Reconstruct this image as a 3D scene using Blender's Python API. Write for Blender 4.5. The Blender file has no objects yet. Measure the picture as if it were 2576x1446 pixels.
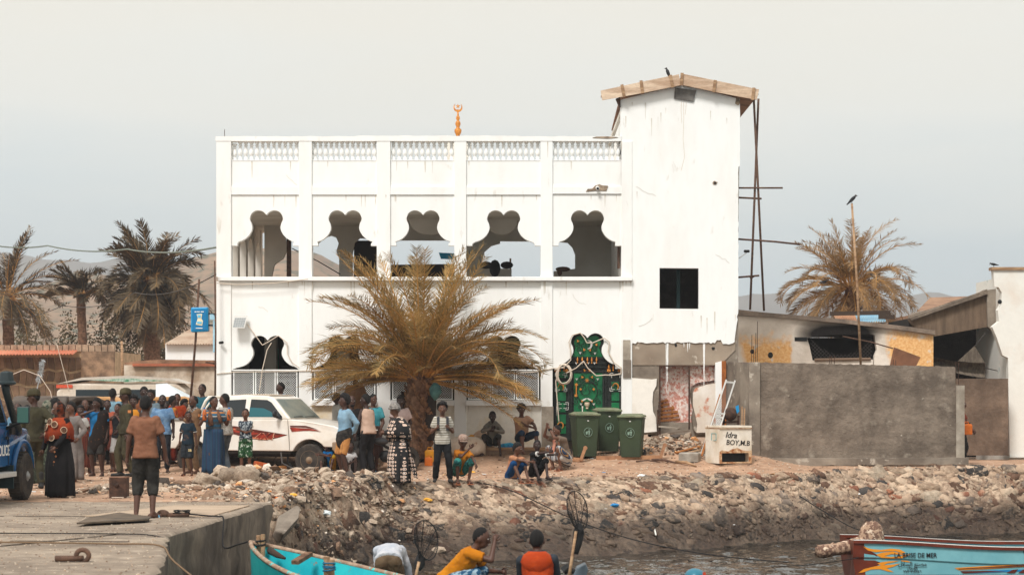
import bpy,math,random
from mathutils import Vector,Matrix,Quaternion,noise as mn
random.seed(7)
SC = bpy.context.scene
COL = SC.collection
R = math.radians
FPX = 5000.0          # focal length in pixels of a 2576 px wide picture
HY = 1000.0
HAZE = 0.00052
CAMZ = 1.7

# ------------------------------------------------------------------ camera
cam_d = bpy.data.cameras.new('camera')
cam = bpy.data.objects.new('camera',cam_d)
COL.objects.link(cam)
cam.location = (0,0,CAMZ)
cam.rotation_euler = (R(90),0,0)
cam_d.sensor_width = 36.0
cam_d.lens = 36.0 * FPX / 2576.0
cam_d.shift_y = (HY - 723.0) / 2576.0
cam_d.clip_start = 0.5
cam_d.clip_end = 12000
cam_d.dof.use_dof = True
cam_d.dof.focus_distance = 44.0
cam_d.dof.aperture_fstop = 3.2
SC.camera = cam

# ------------------------------------------------------------------ sky, sun, exposure
SUN_EL,SUN_AZ = 52.0,205.0     # high, behind the camera and a little to the left
W = bpy.data.worlds.new('World'); SC.world = W; W.use_nodes = True
nt = W.node_tree; nt.nodes.clear()
out = nt.nodes.new('ShaderNodeOutputWorld')
sky = nt.nodes.new('ShaderNodeTexSky'); sky.sky_type = 'NISHITA'; sky.sun_disc = False
sky.sun_elevation = R(SUN_EL); sky.sun_rotation = R(SUN_AZ); sky.dust_density = 3.0; sky.air_density = 1.2
b1 = nt.nodes.new('ShaderNodeBackground'); b1.inputs['Strength'].default_value = 0.07
nt.links.new(sky.outputs[0],b1.inputs['Color'])
tc = nt.nodes.new('ShaderNodeTexCoord'); sp = nt.nodes.new('ShaderNodeSeparateXYZ')
nt.links.new(tc.outputs['Generated'],sp.inputs[0])
cl = nt.nodes.new('ShaderNodeTexNoise'); cl.inputs['Scale'].default_value = 5.0; cl.inputs['Detail'].default_value = 4
mp = nt.nodes.new('ShaderNodeMapping'); mp.inputs['Scale'].default_value = (1,1,4.5)
nt.links.new(tc.outputs['Generated'],mp.inputs[0]); nt.links.new(mp.outputs[0],cl.inputs['Vector'])
ma = nt.nodes.new('ShaderNodeMath'); ma.operation = 'MULTIPLY_ADD'
ma.inputs[1].default_value = 0.11; ma.inputs[2].default_value = -0.055
nt.links.new(cl.outputs['Fac'],ma.inputs[0])
ad = nt.nodes.new('ShaderNodeMath'); ad.operation = 'ADD'
nt.links.new(sp.outputs['Z'],ad.inputs[0]); nt.links.new(ma.outputs[0],ad.inputs[1])
rp = nt.nodes.new('ShaderNodeValToRGB'); cr = rp.color_ramp
def lin(c): return c / 12.92 if c <= 0.04045 else ((c + 0.055) / 1.055) ** 2.4
def s(r,g,b): return (lin(r / 255),lin(g / 255),lin(b / 255),1)
SKYS = [(0.0,s(200,219,226)),(0.05,s(206,221,227)),(0.09,s(221,229,229)),(0.14,s(240,239,231)),
        (0.20,s(242,237,224)),(0.40,s(241,237,227)),(1.0,s(240,240,238))]
while len(cr.elements) < len(SKYS): cr.elements.new(0.5)
for e,(p,c) in zip(cr.elements,SKYS): e.position = p; e.color = c
nt.links.new(ad.outputs[0],rp.inputs['Fac'])
b2 = nt.nodes.new('ShaderNodeBackground'); b2.inputs['Strength'].default_value = 0.73
nt.links.new(rp.outputs[0],b2.inputs['Color'])
mx = nt.nodes.new('ShaderNodeMixShader'); mx.inputs[0].default_value = 0.9
nt.links.new(b1.outputs[0],mx.inputs[1]); nt.links.new(b2.outputs[0],mx.inputs[2])
nt.links.new(mx.outputs[0],out.inputs['Surface'])
sun_d = bpy.data.lights.new('sun','SUN'); sun_d.energy = 2.0; sun_d.angle = R(14); sun_d.color = (1.0,0.975,0.945)
sun = bpy.data.objects.new('sun',sun_d); COL.objects.link(sun)
el,az = R(SUN_EL),R(SUN_AZ)
sdir = Vector((math.sin(az) * math.cos(el),math.cos(az) * math.cos(el),math.sin(el)))
sun.rotation_euler = sdir.to_track_quat('Z','Y').to_euler()
SC.view_settings.view_transform = 'Standard'; SC.view_settings.look = 'None'
SC.view_settings.gamma = 1.0; SC.view_settings.use_curve_mapping = False
SC.view_settings.exposure = 0.68
SC.render.engine = 'CYCLES'
SC.cycles.use_denoising = True
SC.cycles.max_bounces = 6; SC.cycles.diffuse_bounces = 3; SC.cycles.volume_bounces = 0
SC.cycles.transparent_max_bounces = 12; SC.cycles.caustics_reflective = False; SC.cycles.caustics_refractive = False

# ------------------------------------------------------------------ helpers
def P(x,y,Y):
    return Vector(((x - 1288) / FPX * Y,Y,CAMZ + (HY - y) / FPX * Y))
def X_(x,Y): return (x - 1288) / FPX * Y
def Z_(y,Y): return CAMZ + (HY - y) / FPX * Y
def lerp(a,b,t): return a + (b - a) * t
def interp(tab,x):
    if x <= tab[0][0]: return tab[0][1]
    for (x0,y0),(x1,y1) in zip(tab,tab[1:]):
        if x <= x1: return y0 + (y1 - y0) * (x - x0) / (x1 - x0)
    return tab[-1][1]
def sm(t): t = max(0,min(1,t)); return t * t * (3 - 2 * t)

def tag(o,label=None,cat=None,group=None,kind=None):
    if label: o['label'] = label
    if cat: o['category'] = cat
    if group: o['group'] = group
    if kind: o['kind'] = kind
    return o
def thing(name,label,cat,loc=(0,0,0),yaw=0,group=None):
    o = bpy.data.objects.new(name,None); COL.objects.link(o)
    o.empty_display_size = 0.1
    o.location = loc; o.rotation_euler = (0,0,R(yaw))
    return tag(o,label,cat,group)
def origin_of(p):
    v = Vector((0,0,0))
    while p is not None: v += p.location; p = p.parent
    return v
def copy_tree(o,parent=None):
    c = o.copy(); COL.objects.link(c)
    if parent is not None: c.parent = parent
    for ch in list(o.children): copy_tree(ch,c)
    return c

class MB:
    def __init__(self): self.v = []; self.f = []
    def add(self,vs,fs):
        n = len(self.v); self.v += [tuple(v) for v in vs]; self.f += [tuple(i + n for i in f) for f in fs]
    def box(self,x0,x1,y0,y1,z0,z1):
        self.add([(x0,y0,z0),(x1,y0,z0),(x1,y1,z0),(x0,y1,z0),(x0,y0,z1),(x1,y0,z1),(x1,y1,z1),(x0,y1,z1)],
                 [(3,2,1,0),(4,5,6,7),(0,1,5,4),(1,2,6,5),(2,3,7,6),(3,0,4,7)])
        return self
    def obox(self,p0,p1,w,h,up=(0,0,1)):
        p0,p1 = Vector(p0),Vector(p1); d = (p1 - p0).normalized(); u = Vector(up)
        sd = d.cross(u)
        if sd.length < 1e-4: sd = d.cross(Vector((0,1,0)))
        sd.normalize(); u = sd.cross(d).normalized()
        vs = []
        for p in (p0,p1):
            for a,b in ((-1,-1),(1,-1),(1,1),(-1,1)): vs.append(p + sd * a * w / 2 + u * b * h / 2)
        self.add(vs,[(0,1,2,3),(7,6,5,4),(0,4,5,1),(1,5,6,2),(2,6,7,3),(3,7,4,0)])
        return self
    def tube(self,pts,r,n=8,flat=1.0,caps=True):
        pts = [Vector(p) for p in pts]
        rs = r if isinstance(r,(list,tuple)) else [r] * len(pts)
        d0 = (pts[1] - pts[0]).normalized()
        ref = Vector((0,0,1)) if abs(d0.z) < 0.9 else Vector((0,1,0))
        sd = d0.cross(ref).normalized()
        vs = []
        for i,p in enumerate(pts):
            if i == 0: d = pts[1] - pts[0]
            elif i == len(pts) - 1: d = pts[i] - pts[i - 1]
            else: d = pts[i + 1] - pts[i - 1]
            d.normalize()
            sd = (sd - d * sd.dot(d)).normalized(); up = d.cross(sd)
            for k in range(n):
                a = 2 * math.pi * k / n
                vs.append(p + (sd * math.cos(a) + up * math.sin(a) * flat) * rs[i])
        fs = []
        for i in range(len(pts) - 1):
            for k in range(n):
                a = i * n + k; b = i * n + (k + 1) % n
                fs.append((a,b,b + n,a + n))
        if caps:
            fs.append(tuple(range(n - 1,-1,-1))); fs.append(tuple((len(pts) - 1) * n + k for k in range(n)))
        self.add(vs,fs); return self
    def rings(self,rings,caps=True):
        n = len(rings[0]); vs = [v for r in rings for v in r]; fs = []
        for i in range(len(rings) - 1):
            for k in range(n):
                a = i * n + k; b = i * n + (k + 1) % n
                fs.append((a,b,b + n,a + n))
        if caps:
            fs.append(tuple(range(n - 1,-1,-1))); fs.append(tuple((len(rings) - 1) * n + k for k in range(n)))
        self.add(vs,fs); return self
    def prism(self,poly,y0,y1):
        """poly: (x, z) points; extruded from y0 (front) to y1."""
        a = sum(p[0] * q[1] - q[0] * p[1] for p,q in zip(poly,poly[1:] + poly[:1]))
        if a < 0: poly = poly[::-1]
        n = len(poly)
        vs = [(x,y0,z) for x,z in poly] + [(x,y1,z) for x,z in poly]
        fs = [tuple(range(n)),tuple(range(2 * n - 1,n - 1,-1))]
        for i in range(n):
            j = (i + 1) % n; fs.append((i,i + n,j + n,j))
        self.add(vs,fs); return self
    def prismv(self,poly,vec):
        n = len(poly); v = Vector(vec)
        vs = [Vector(p) for p in poly] + [Vector(p) + v for p in poly]
        nn = Vector((0,0,0))
        for i in range(n):
            a,b = vs[i],vs[(i + 1) % n]; nn += a.cross(b)
        fs = [tuple(range(n)),tuple(range(2 * n - 1,n - 1,-1))]
        for i in range(n):
            j = (i + 1) % n; fs.append((i,i + n,j + n,j))
        if nn.dot(v) > 0: fs = [f[::-1] for f in fs]
        self.add(vs,fs); return self
    def ell(self,c,r,n=12,m=8,rot=None):
        c = Vector(c); vs = []; fs = []
        if isinstance(r,(int,float)): r = (r,r,r)
        for i in range(1,m):
            t = math.pi * i / m
            for k in range(n):
                a = 2 * math.pi * k / n
                v = Vector((math.sin(t) * math.cos(a) * r[0],math.sin(t) * math.sin(a) * r[1],math.cos(t) * r[2]))
                if rot is not None: v = rot @ v
                vs.append(c + v)
        for i in range(m - 2):
            for k in range(n):
                a = i * n + k; b = i * n + (k + 1) % n
                fs.append((a,a + n,b + n,b))
        t0 = Vector((0,0,r[2])); t1 = Vector((0,0,-r[2]))
        if rot is not None: t0 = rot @ t0; t1 = rot @ t1
        vs += [c + t0,c + t1]; A = len(vs) - 2; B = A + 1
        for k in range(n):
            fs.append((A,k,(k + 1) % n)); q = (m - 2) * n
            fs.append((B,q + (k + 1) % n,q + k))
        self.add(vs,fs); return self
    def lathe(self,prof,c=(0,0,0),n=12,axis='z'):
        c = Vector(c); rings = []
        for r,z in prof:
            ring = []
            for k in range(n):
                a = 2 * math.pi * k / n
                p = (r * math.cos(a),r * math.sin(a),z)
                if axis == 'y': p = (p[0],p[2],-p[1])
                if axis == 'x': p = (p[2],p[0],p[1])
                ring.append(c + Vector(p))
            rings.append(ring)
        return self.rings(rings)
    def data(self,name,smooth=False):
        me = bpy.data.meshes.new(name); me.from_pydata(self.v,[],self.f); me.update()
        if smooth: me.polygons.foreach_set('use_smooth',[True] * len(me.polygons))
        return me
    def build(self,name,mat,parent=None,smooth=False,bevel=0,world=False,kind=None,seg=2):
        vs = self.v
        if world and parent is not None:
            off = origin_of(parent); self.v = [(a - off.x,b - off.y,c - off.z) for a,b,c in vs]
        me = self.data(name,smooth); self.v = vs
        me.materials.append(mat)
        o = bpy.data.objects.new(name,me); COL.objects.link(o)
        if parent is not None: o.parent = parent
        if bevel:
            m = o.modifiers.new('bevel','BEVEL'); m.width = bevel; m.segments = seg; m.limit_method = 'ANGLE'; m.angle_limit = R(40)
        if kind: o['kind'] = kind
        return o
def text_mesh(body,size,mat,name,parent,loc,rot=(90,0,0),extrude=0.002,xs=1.0,shear=0):
    cu = bpy.data.curves.new('t','FONT'); cu.body = body; cu.size = size; cu.extrude = extrude; cu.align_x = 'CENTER'; cu.align_y = 'CENTER'
    cu.shear = shear; cu.offset = size * .012; cu.resolution_u = 3
    t = bpy.data.objects.new('t',cu); COL.objects.link(t)
    bpy.context.view_layer.update()
    me = bpy.data.meshes.new_from_object(t.evaluated_get(bpy.context.evaluated_depsgraph_get()))
    bpy.data.objects.remove(t)
    me.materials.clear(); me.materials.append(mat)
    o = bpy.data.objects.new(name,me); COL.objects.link(o); o.parent = parent
    o.location = loc; o.rotation_euler = [R(a) for a in rot]; o.scale = (xs,1,1)
    return o

# ------------------------------------------------------------------ materials
MATS = {}
def M(key,col,rough=0.85,col2=None,scale=2.0,lo=0.38,hi=0.62,bump=0.25,bscale=25.0,metal=0.0,rv=0.0,
      stretch=(1,1,1),fine=0.12,spec=0.35,bdist=0.02,col3=None,scale3=8.0,t3=(0.6,0.66),rand4=False):
    if key in MATS: return MATS[key]
    m = bpy.data.materials.new(key); MATS[key] = m; m.use_nodes = True
    n = m.node_tree.nodes; L = m.node_tree.links; b = n['Principled BSDF']
    b.inputs['Roughness'].default_value = rough; b.inputs['Metallic'].default_value = metal
    b.inputs['Specular IOR Level'].default_value = spec
    tc = n.new('ShaderNodeTexCoord'); mp = n.new('ShaderNodeMapping'); mp.inputs['Scale'].default_value = stretch
    L.new(tc.outputs['Object'],mp.inputs[0]); V = mp.outputs[0]
    info = n.new('ShaderNodeObjectInfo') if (rv or rand4) else None
    def ns(sc,det=5,rgh=0.6):
        t = n.new('ShaderNodeTexNoise'); t.inputs['Scale'].default_value = sc; t.inputs['Detail'].default_value = det
        t.inputs['Roughness'].default_value = rgh
        if rand4:
            t.noise_dimensions = '4D'; k = n.new('ShaderNodeMath'); k.operation = 'MULTIPLY'; k.inputs[1].default_value = 37.0
            L.new(info.outputs['Random'],k.inputs[0]); L.new(k.outputs[0],t.inputs['W'])
        L.new(V,t.inputs['Vector']); return t.outputs['Fac']
    def mixc(fac,a,c,blend='MIX'):
        x = n.new('ShaderNodeMix'); x.data_type = 'RGBA'; x.blend_type = blend
        if isinstance(fac,float): x.inputs[0].default_value = fac
        else: L.new(fac,x.inputs[0])
        for i,q in ((6,a),(7,c)):
            if isinstance(q,tuple): x.inputs[i].default_value = q
            else: L.new(q,x.inputs[i])
        return x.outputs[2]
    def rng(v,a,c,o0=0.0,o1=1.0):
        x = n.new('ShaderNodeMapRange'); x.inputs[1].default_value = a; x.inputs[2].default_value = c
        x.inputs[3].default_value = o0; x.inputs[4].default_value = o1; L.new(v,x.inputs[0]); return x.outputs[0]
    c = col
    if col2 is not None: c = mixc(rng(ns(scale),lo,hi),col,col2)
    if col3 is not None: c = mixc(rng(ns(scale3),t3[0],t3[1]),c,col3)
    if fine:
        f = rng(ns(bscale * 0.6,6,0.7),0.3,0.7,1 - fine,1 + fine)
        h = n.new('ShaderNodeHueSaturation'); L.new(f,h.inputs['Value'])
        if isinstance(c,tuple): h.inputs['Color'].default_value = c
        else: L.new(c,h.inputs['Color'])
        c = h.outputs[0]
    if rv:
        f = rng(info.outputs['Random'],0,1,1 - rv,1 + rv)
        h = n.new('ShaderNodeHueSaturation'); L.new(f,h.inputs['Value']); L.new(c,h.inputs['Color']) if not isinstance(c,tuple) else None
        if isinstance(c,tuple): h.inputs['Color'].default_value = c
        c = h.outputs[0]
    if isinstance(c,tuple): b.inputs['Base Color'].default_value = c
    else: L.new(c,b.inputs['Base Color'])
    if bump:
        bp = n.new('ShaderNodeBump'); bp.inputs['Strength'].default_value = bump; bp.inputs['Distance'].default_value = bdist
        L.new(ns(bscale,8,0.65),bp.inputs['Height']); L.new(bp.outputs[0],b.inputs['Normal'])
    m['_c'] = 1
    return m
def nodes_of(m): return m.node_tree.nodes,m.node_tree.links,m.node_tree.nodes['Principled BSDF']

white = M('white_paint',s(246,246,243),0.8,s(236,232,225),0.7,0.48,0.85,bump=0.2,bscale=6,fine=0.03,stretch=(1.3,1,.4),col3=s(196,188,172),scale3=3.4,t3=(.64,.84))
white2 = M('white_paint_shaded',s(226,220,210),0.9,s(196,188,176),0.6,bump=0.1,bscale=8,fine=0.04)  # the facade's white paint with loggia shade mixed into its colour
cement = M('cement',s(150,138,124),0.95,s(112,101,90),1.1,bump=0.5,bscale=12,fine=0.12,col3=s(176,166,152),scale3=3.5)
cement_dark = M('cement_dark',s(136,122,108),0.95,s(102,90,79),1.4,bump=0.9,bscale=7,fine=0.2,col3=s(158,146,131),scale3=2.6,bdist=0.05,t3=(.58,.75))
cement_light = M('cement_light',s(176,165,150),0.95,s(138,126,112),1.6,bump=0.6,bscale=10,fine=0.12)
chip = M('broken_plaster',s(172,152,130),0.95,s(126,108,92),9,bump=1,bscale=20,fine=0.2)
black = M('black',s(18,18,18),0.6,bump=0,fine=0)
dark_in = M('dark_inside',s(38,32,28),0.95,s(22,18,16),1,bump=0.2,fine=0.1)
rust = M('rust',s(88,62,48),0.85,s(58,42,34),8,bump=0.6,bscale=60,fine=0.25)
rust_pipe = M('rusty_pipe',s(106,78,62),0.8,s(78,58,48),14,bump=0.4,bscale=60,fine=0.2)
wood = M('wood',s(186,152,118),0.85,s(140,108,80),3,stretch=(1,1,6),bump=0.3,bscale=40,fine=0.2)
wood_board = M('wood_board',s(226,202,176),0.85,s(186,156,130),2.2,stretch=(.5,1,3),bump=0.3,bscale=40,fine=0.2)
orange_wood = M('orange_wood',s(178,116,62),0.8,s(138,84,44),5,bump=0.3,bscale=40,fine=0.2)
cable = M('cable',s(214,198,180),0.6,bump=0,fine=0)
cable_dark = M('cable_dark',s(60,54,50),0.6,bump=0,fine=0)
gold = M('gold_paint',s(222,148,62),0.5,s(176,104,38),20,bump=0.2,bscale=60,fine=0.15)
silver = M('silver_paint',s(196,194,188),0.5,bump=0.1,fine=0.1)
glass = M('dark_glass',s(26,34,38),0.12,bump=0,fine=0,spec=0.6)

def leafy(m,amt=.38):
    """thin leaves let light through"""
    n,L,b = nodes_of(m); o = [x for x in n if x.type == 'OUTPUT_MATERIAL'][0]
    tr = n.new('ShaderNodeBsdfTranslucent'); mx_ = n.new('ShaderNodeMixShader'); mx_.inputs[0].default_value = amt
    src = b.inputs['Base Color'].links[0].from_socket; L.new(src,tr.inputs['Color'])
    L.new(b.outputs[0],mx_.inputs[1]); L.new(tr.outputs[0],mx_.inputs[2]); L.new(mx_.outputs[0],o.inputs['Surface']); return m

# ------------------------------------------------------------------ terrain
TOP = [(-8,32.6),(-4.6,32.9),(-3.9,34.3),(-3.3,37.0),(-2.3,39.2),(-0.7,40.4),(1.8,42.6),(4.2,43.6),(6.4,44.9),(8.0,46.5),(9.8,47.0),(13.4,47.3),(15.5,49.0),(30,53)]
BOT = [(-8,30.5),(-4.6,30.8),(-4.1,31.2),(-3.5,34.4),(-2.9,36.2),(-2.1,37.6),(0.9,39.0),(2.1,40.3),(3.4,41.1),(5.7,43.4),(8.7,45.2),(12.2,46.6),(30,50)]
WATER = -1.45
def heap(X,Y):
    h = 0
    for cx,cy,sx,sy,a in ((-4.9,37.6,1.0,.75,.36),(-3.6,38.2,.8,.6,.22),(-2.6,38.8,.7,.5,.16),(-6.4,36.2,.9,.9,.12),(-7.2,35.2,.7,.5,.05),(-4.3,35.6,1.0,.8,.12)):
        h += a * math.exp(-((X - cx) / sx) ** 2 - ((Y - cy) / sy) ** 2)
    h += .42 * math.exp(-((X - 3.9) / 1.0) ** 2 - ((Y - 48.6) / .8) ** 2)      # rubble by the tower doorway
    return h
def yard(X,Y):
    z = .36 * sm((Y - 44.7) / 3.3) * sm((X + 9) / 2.5)
    z *= 1 - .78 * sm((X - 5.6) / 1.6)
    return z + heap(X,Y)
def slope_t(X,Y):
    t,b = interp(TOP,X),interp(BOT,X)
    return (t - Y) / (t - b)
def gz(X,Y,rough=False):
    t = slope_t(X,Y)
    if t <= 0: z = yard(X,Y)
    else:
        z0 = yard(X,interp(TOP,X)) * 1.0
        if t < 1.0: z = z0 + (WATER - z0) * (t ** 1.12)
        else: z = WATER - (t - 1) * 0.9
        z += heap(X,Y) * max(0,1 - t) * .6
    if rough:
        a = .012 if t <= 0 else .075 * min(1,t * 3)
        a += .12 * min(.4,heap(X,Y))
        z += a * mn.fractal(Vector((X * 3.1,Y * 3.1,0)),1.0,2.0,5) + .018 * mn.noise(Vector((X * .6,Y * .6,4)))
    return z

dirt = M('dirt',s(188,152,124),0.95,s(158,124,100),1.1,bump=0.9,bscale=14,fine=0.28,col3=s(188,164,142),scale3=9,t3=(.56,.68),bdist=0.03)
mortar = M('slope_mortar',s(194,170,146),0.9,s(140,114,94),1.3,bump=1.0,bscale=16,fine=0.55,col3=s(112,92,78),scale3=7,t3=(.54,.66),bdist=0.06)
def tide(m,z0=-1.0,z1=-.5,dark=(0.17,0.15,0.14,1),X0=0):
    """algae and wet silt below the high-water mark (world height)."""
    n,L,b = nodes_of(m)
    src = b.inputs['Base Color'].links[0].from_socket
    g = n.new('ShaderNodeNewGeometry'); sp = n.new('ShaderNodeSeparateXYZ'); L.new(g.outputs['Position'],sp.inputs[0])
    ns = n.new('ShaderNodeTexNoise'); ns.inputs['Scale'].default_value = 1.4; ns.inputs['Detail'].default_value = 6
    L.new(g.outputs['Position'],ns.inputs['Vector'])
    a = n.new('ShaderNodeMath'); a.operation = 'MULTIPLY_ADD'; a.inputs[1].default_value = .7
    L.new(ns.outputs['Fac'],a.inputs[0]); L.new(sp.outputs['Z'],a.inputs[2])
    r = n.new('ShaderNodeMapRange'); r.inputs[1].default_value = z0 + .35; r.inputs[2].default_value = z1 + .35
    r.inputs[3].default_value = 1; r.inputs[4].default_value = 0
    L.new(a.outputs[0],r.inputs[0])
    mu = n.new('ShaderNodeMix'); mu.data_type = 'RGBA'; mu.blend_type = 'MULTIPLY'; L.new(r.outputs[0],mu.inputs[0])
    L.new(src,mu.inputs[6]); mu.inputs[7].default_value = dark
    L.new(mu.outputs[2],b.inputs['Base Color'])
    r2 = n.new('ShaderNodeMapRange'); r2.inputs[1].default_value = 0; r2.inputs[2].default_value = 1
    r2.inputs[3].default_value = b.inputs['Roughness'].default_value; r2.inputs[4].default_value = 0.5
    L.new(r.outputs[0],r2.inputs[0]); L.new(r2.outputs[0],b.inputs['Roughness'])
    return m
WET = (0.25,0.235,0.225,1)
tide(mortar,dark=WET)

def terrain():
    x0,x1,y0,y1,st = -12.5,16.5,30.2,52.0,0.085
    nx = int((x1 - x0) / st); ny = int((y1 - y0) / st)
    vs = []; fg = []; fe = []
    for j in range(ny + 1):
        for i in range(nx + 1):
            X = x0 + i * st; Y = y0 + j * st
            vs.append((X,Y,gz(X,Y,True)))
    for j in range(ny):
        for i in range(nx):
            a = j * (nx + 1) + i; f = (a,a + 1,a + nx + 2,a + nx + 1)
            X = x0 + (i + .5) * st; Y = y0 + (j + .5) * st
            t = slope_t(X,Y) + .06 * mn.noise(Vector((X * 1.7,Y * 1.7,3)))
            if X < -4.0 and Y < 32.35: continue
            if slope_t(X,Y) > 2.2: continue
            (fe if t > 0 else fg).append(f)
    for nm,fs,mt in (('ground',fg,dirt),('embankment',fe,mortar)):
        used = {}; vv = []; ff = []
        for f in fs:
            g = []
            for k in f:
                if k not in used: used[k] = len(vv); vv.append(vs[k])
                g.append(used[k])
            ff.append(tuple(g))
        b = MB(); b.v = vv; b.f = ff
        o = b.build(nm,mt,smooth=True); tag(o,kind='structure')
        if nm == 'embankment': emb = o
    return emb
embankment = terrain()
# far and side ground, down to the horizon
b = MB()
b.add([(-400,51.9,-.03),(400,51.9,-.03),(2000,1900,-3),(-2000,1900,-3)],[(0,1,2,3)])
b.add([(-60,32.3,-.02),(-12.4,32.3,-.02),(-12.4,52,-.02),(-60,52,-.02)],[(0,1,2,3)])
b.add([(16.4,49,-.02),(80,49,-.02),(80,52,-.02),(16.4,52,-.02)],[(0,1,2,3)])
o = b.build('ground',M('far_dirt',s(164,134,110),0.95,s(140,112,92),.05,bump=0.3,bscale=2)); tag(o,kind='structure')

# ------------------------------------------------------------------ quay
conc = M('quay_concrete',s(158,142,124),0.9,s(122,108,94),.9,bump=0.8,bscale=16,fine=0.3,col3=s(178,162,144),scale3=4,t3=(.55,.7),bdist=0.02,stretch=(.6,1,1))
conc_side = M('quay_side',s(138,124,108),0.9,s(96,86,76),1.1,bump=0.8,bscale=9,fine=0.25,col3=s(70,62,54),scale3=1.6,t3=(.56,.7),stretch=(1.2,1.2,.55))
tide(conc_side,-1.35,-.35,(0.24,0.22,0.2,1))
EDGE = [(-3.95,32.45),(-4.02,30),(-4.15,27),(-4.28,24.8),(-4.05,23.2),(-3.75,21.6),(-3.44,19.2),(-3.3,14),(-3.3,6)]
def quay():
    q = thing('quay','concrete quay with a worn broken edge above the water','quay',(-4,32,0)); q['kind'] = 'structure'
    del q['category'],q['label']
    # top sheet
    pts = []
    N = 90
    for i in range(N + 1):
        Y = 32.45 - (32.45 - 12) * i / N
        ex = None
        for (xa,ya),(xb,yb) in zip(EDGE,EDGE[1:]):
            if ya >= Y >= yb: ex = xa + (xb - xa) * (ya - Y) / (ya - yb)
        ex += .07 * mn.fractal(Vector((Y * 2.3,1,0)),1,2,4)
        pts.append((ex,Y))
    top = MB(); side = MB(); W_ = 130
    vs = []; fs = []
    for i,(ex,Y) in enumerate(pts):
        for j in range(W_ + 1):
            X = ex - 9.5 * (j / W_) ** 1.25
            z = .006 * mn.fractal(Vector((X * 2.5,Y * 2.5,7)),1,2,5)
            if j == 0: z -= .035
            elif j == 1: z -= .012
            z -= .03 * sm((-3.2 - X - 4.0) / 3) * mn.noise(Vector((X * .5,Y * .4,2)))
            vs.append((X,Y,z))
    for i in range(N):
        for j in range(W_):
            a = i * (W_ + 1) + j; fs.append((a,a + 1,a + W_ + 2,a + W_ + 1))
    top.v = vs; top.f = fs
    top.build('deck',conc,q,smooth=True,world=True)
    vs = []; fs = []; K = 22
    for i,(ex,Y) in enumerate(pts):
        for k in range(K + 1):
            z = -.035 - 2.4 * k / K
            dx = .06 * mn.fractal(Vector((Y * 1.8,z * 2.2,5)),1,2,4) - .02 * min(1,k / 3)
            if k == 0: dx = 0
            vs.append((ex + dx,Y,z))
    for i in range(N):
        for k in range(K):
            a = i * (K + 1) + k; fs.append((a,a + K + 1,a + K + 2,a + 1))
    side.v = vs; side.f = fs
    for k in range(12):
        pass
    side.build('side_wall',conc_side,q,smooth=True,world=True)
    b = MB(); b.box(-16,-3.98,32.2,32.44,-2.4,-.03); b.build('end_wall',conc_side,q,world=True)
    # cast slab on the deck and its bevelled kerb piece
    b = MB(); b.prismv([(-4.12,31.2,.004),(-5.3,31.2,.004),(-6.15,28.4,.004),(-4.3,28.4,.004)],(0,0,.012))
    b.build('slab',M('slab_wood',s(196,174,150),0.85,s(156,134,112),2.2,stretch=(.3,6,1),bump=0.4,bscale=20,fine=0.2),q,world=True)
    return q
quay_o = quay()
def edge_x(Y):
    for (xa,ya),(xb,yb) in zip(EDGE,EDGE[1:]):
        if ya >= Y >= yb: return xa + (xb - xa) * (ya - Y) / (ya - yb)
    return -4.3
jm = M('joint_dark',s(84,74,64),.95,bump=0)
b = MB(); rj = random.Random(8)
for pts in ([(-4.9,24.6),(-6.0,22.4),(-7.2,19.0)],[(-4.5,28.2),(-8.0,28.5),(-12,28.3)],[(-4.5,23.4),(-8.0,23.7),(-12,23.5)]):
    for p,q in zip(pts,pts[1:]):
        n_ = 24; prev = None
        for i in range(n_ + 1):
            u = i / n_; c = (lerp(p[0],q[0],u) + rj.uniform(-.02,.02),lerp(p[1],q[1],u) + rj.uniform(-.02,.02),.009)
            if prev and rj.random() < .9: b.obox(prev,c,.03,.008)
            prev = c
o = b.build('joint',jm,quay_o,world=True); o['kind'] = 'stuff'
b = MB(); b.add([(-60,2,-.02),(-12.5,2,-.02),(-12.5,32.4,-.02),(-60,32.4,-.02)],[(0,1,2,3)])
o = b.build('ground',conc); tag(o,kind='structure')

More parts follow.
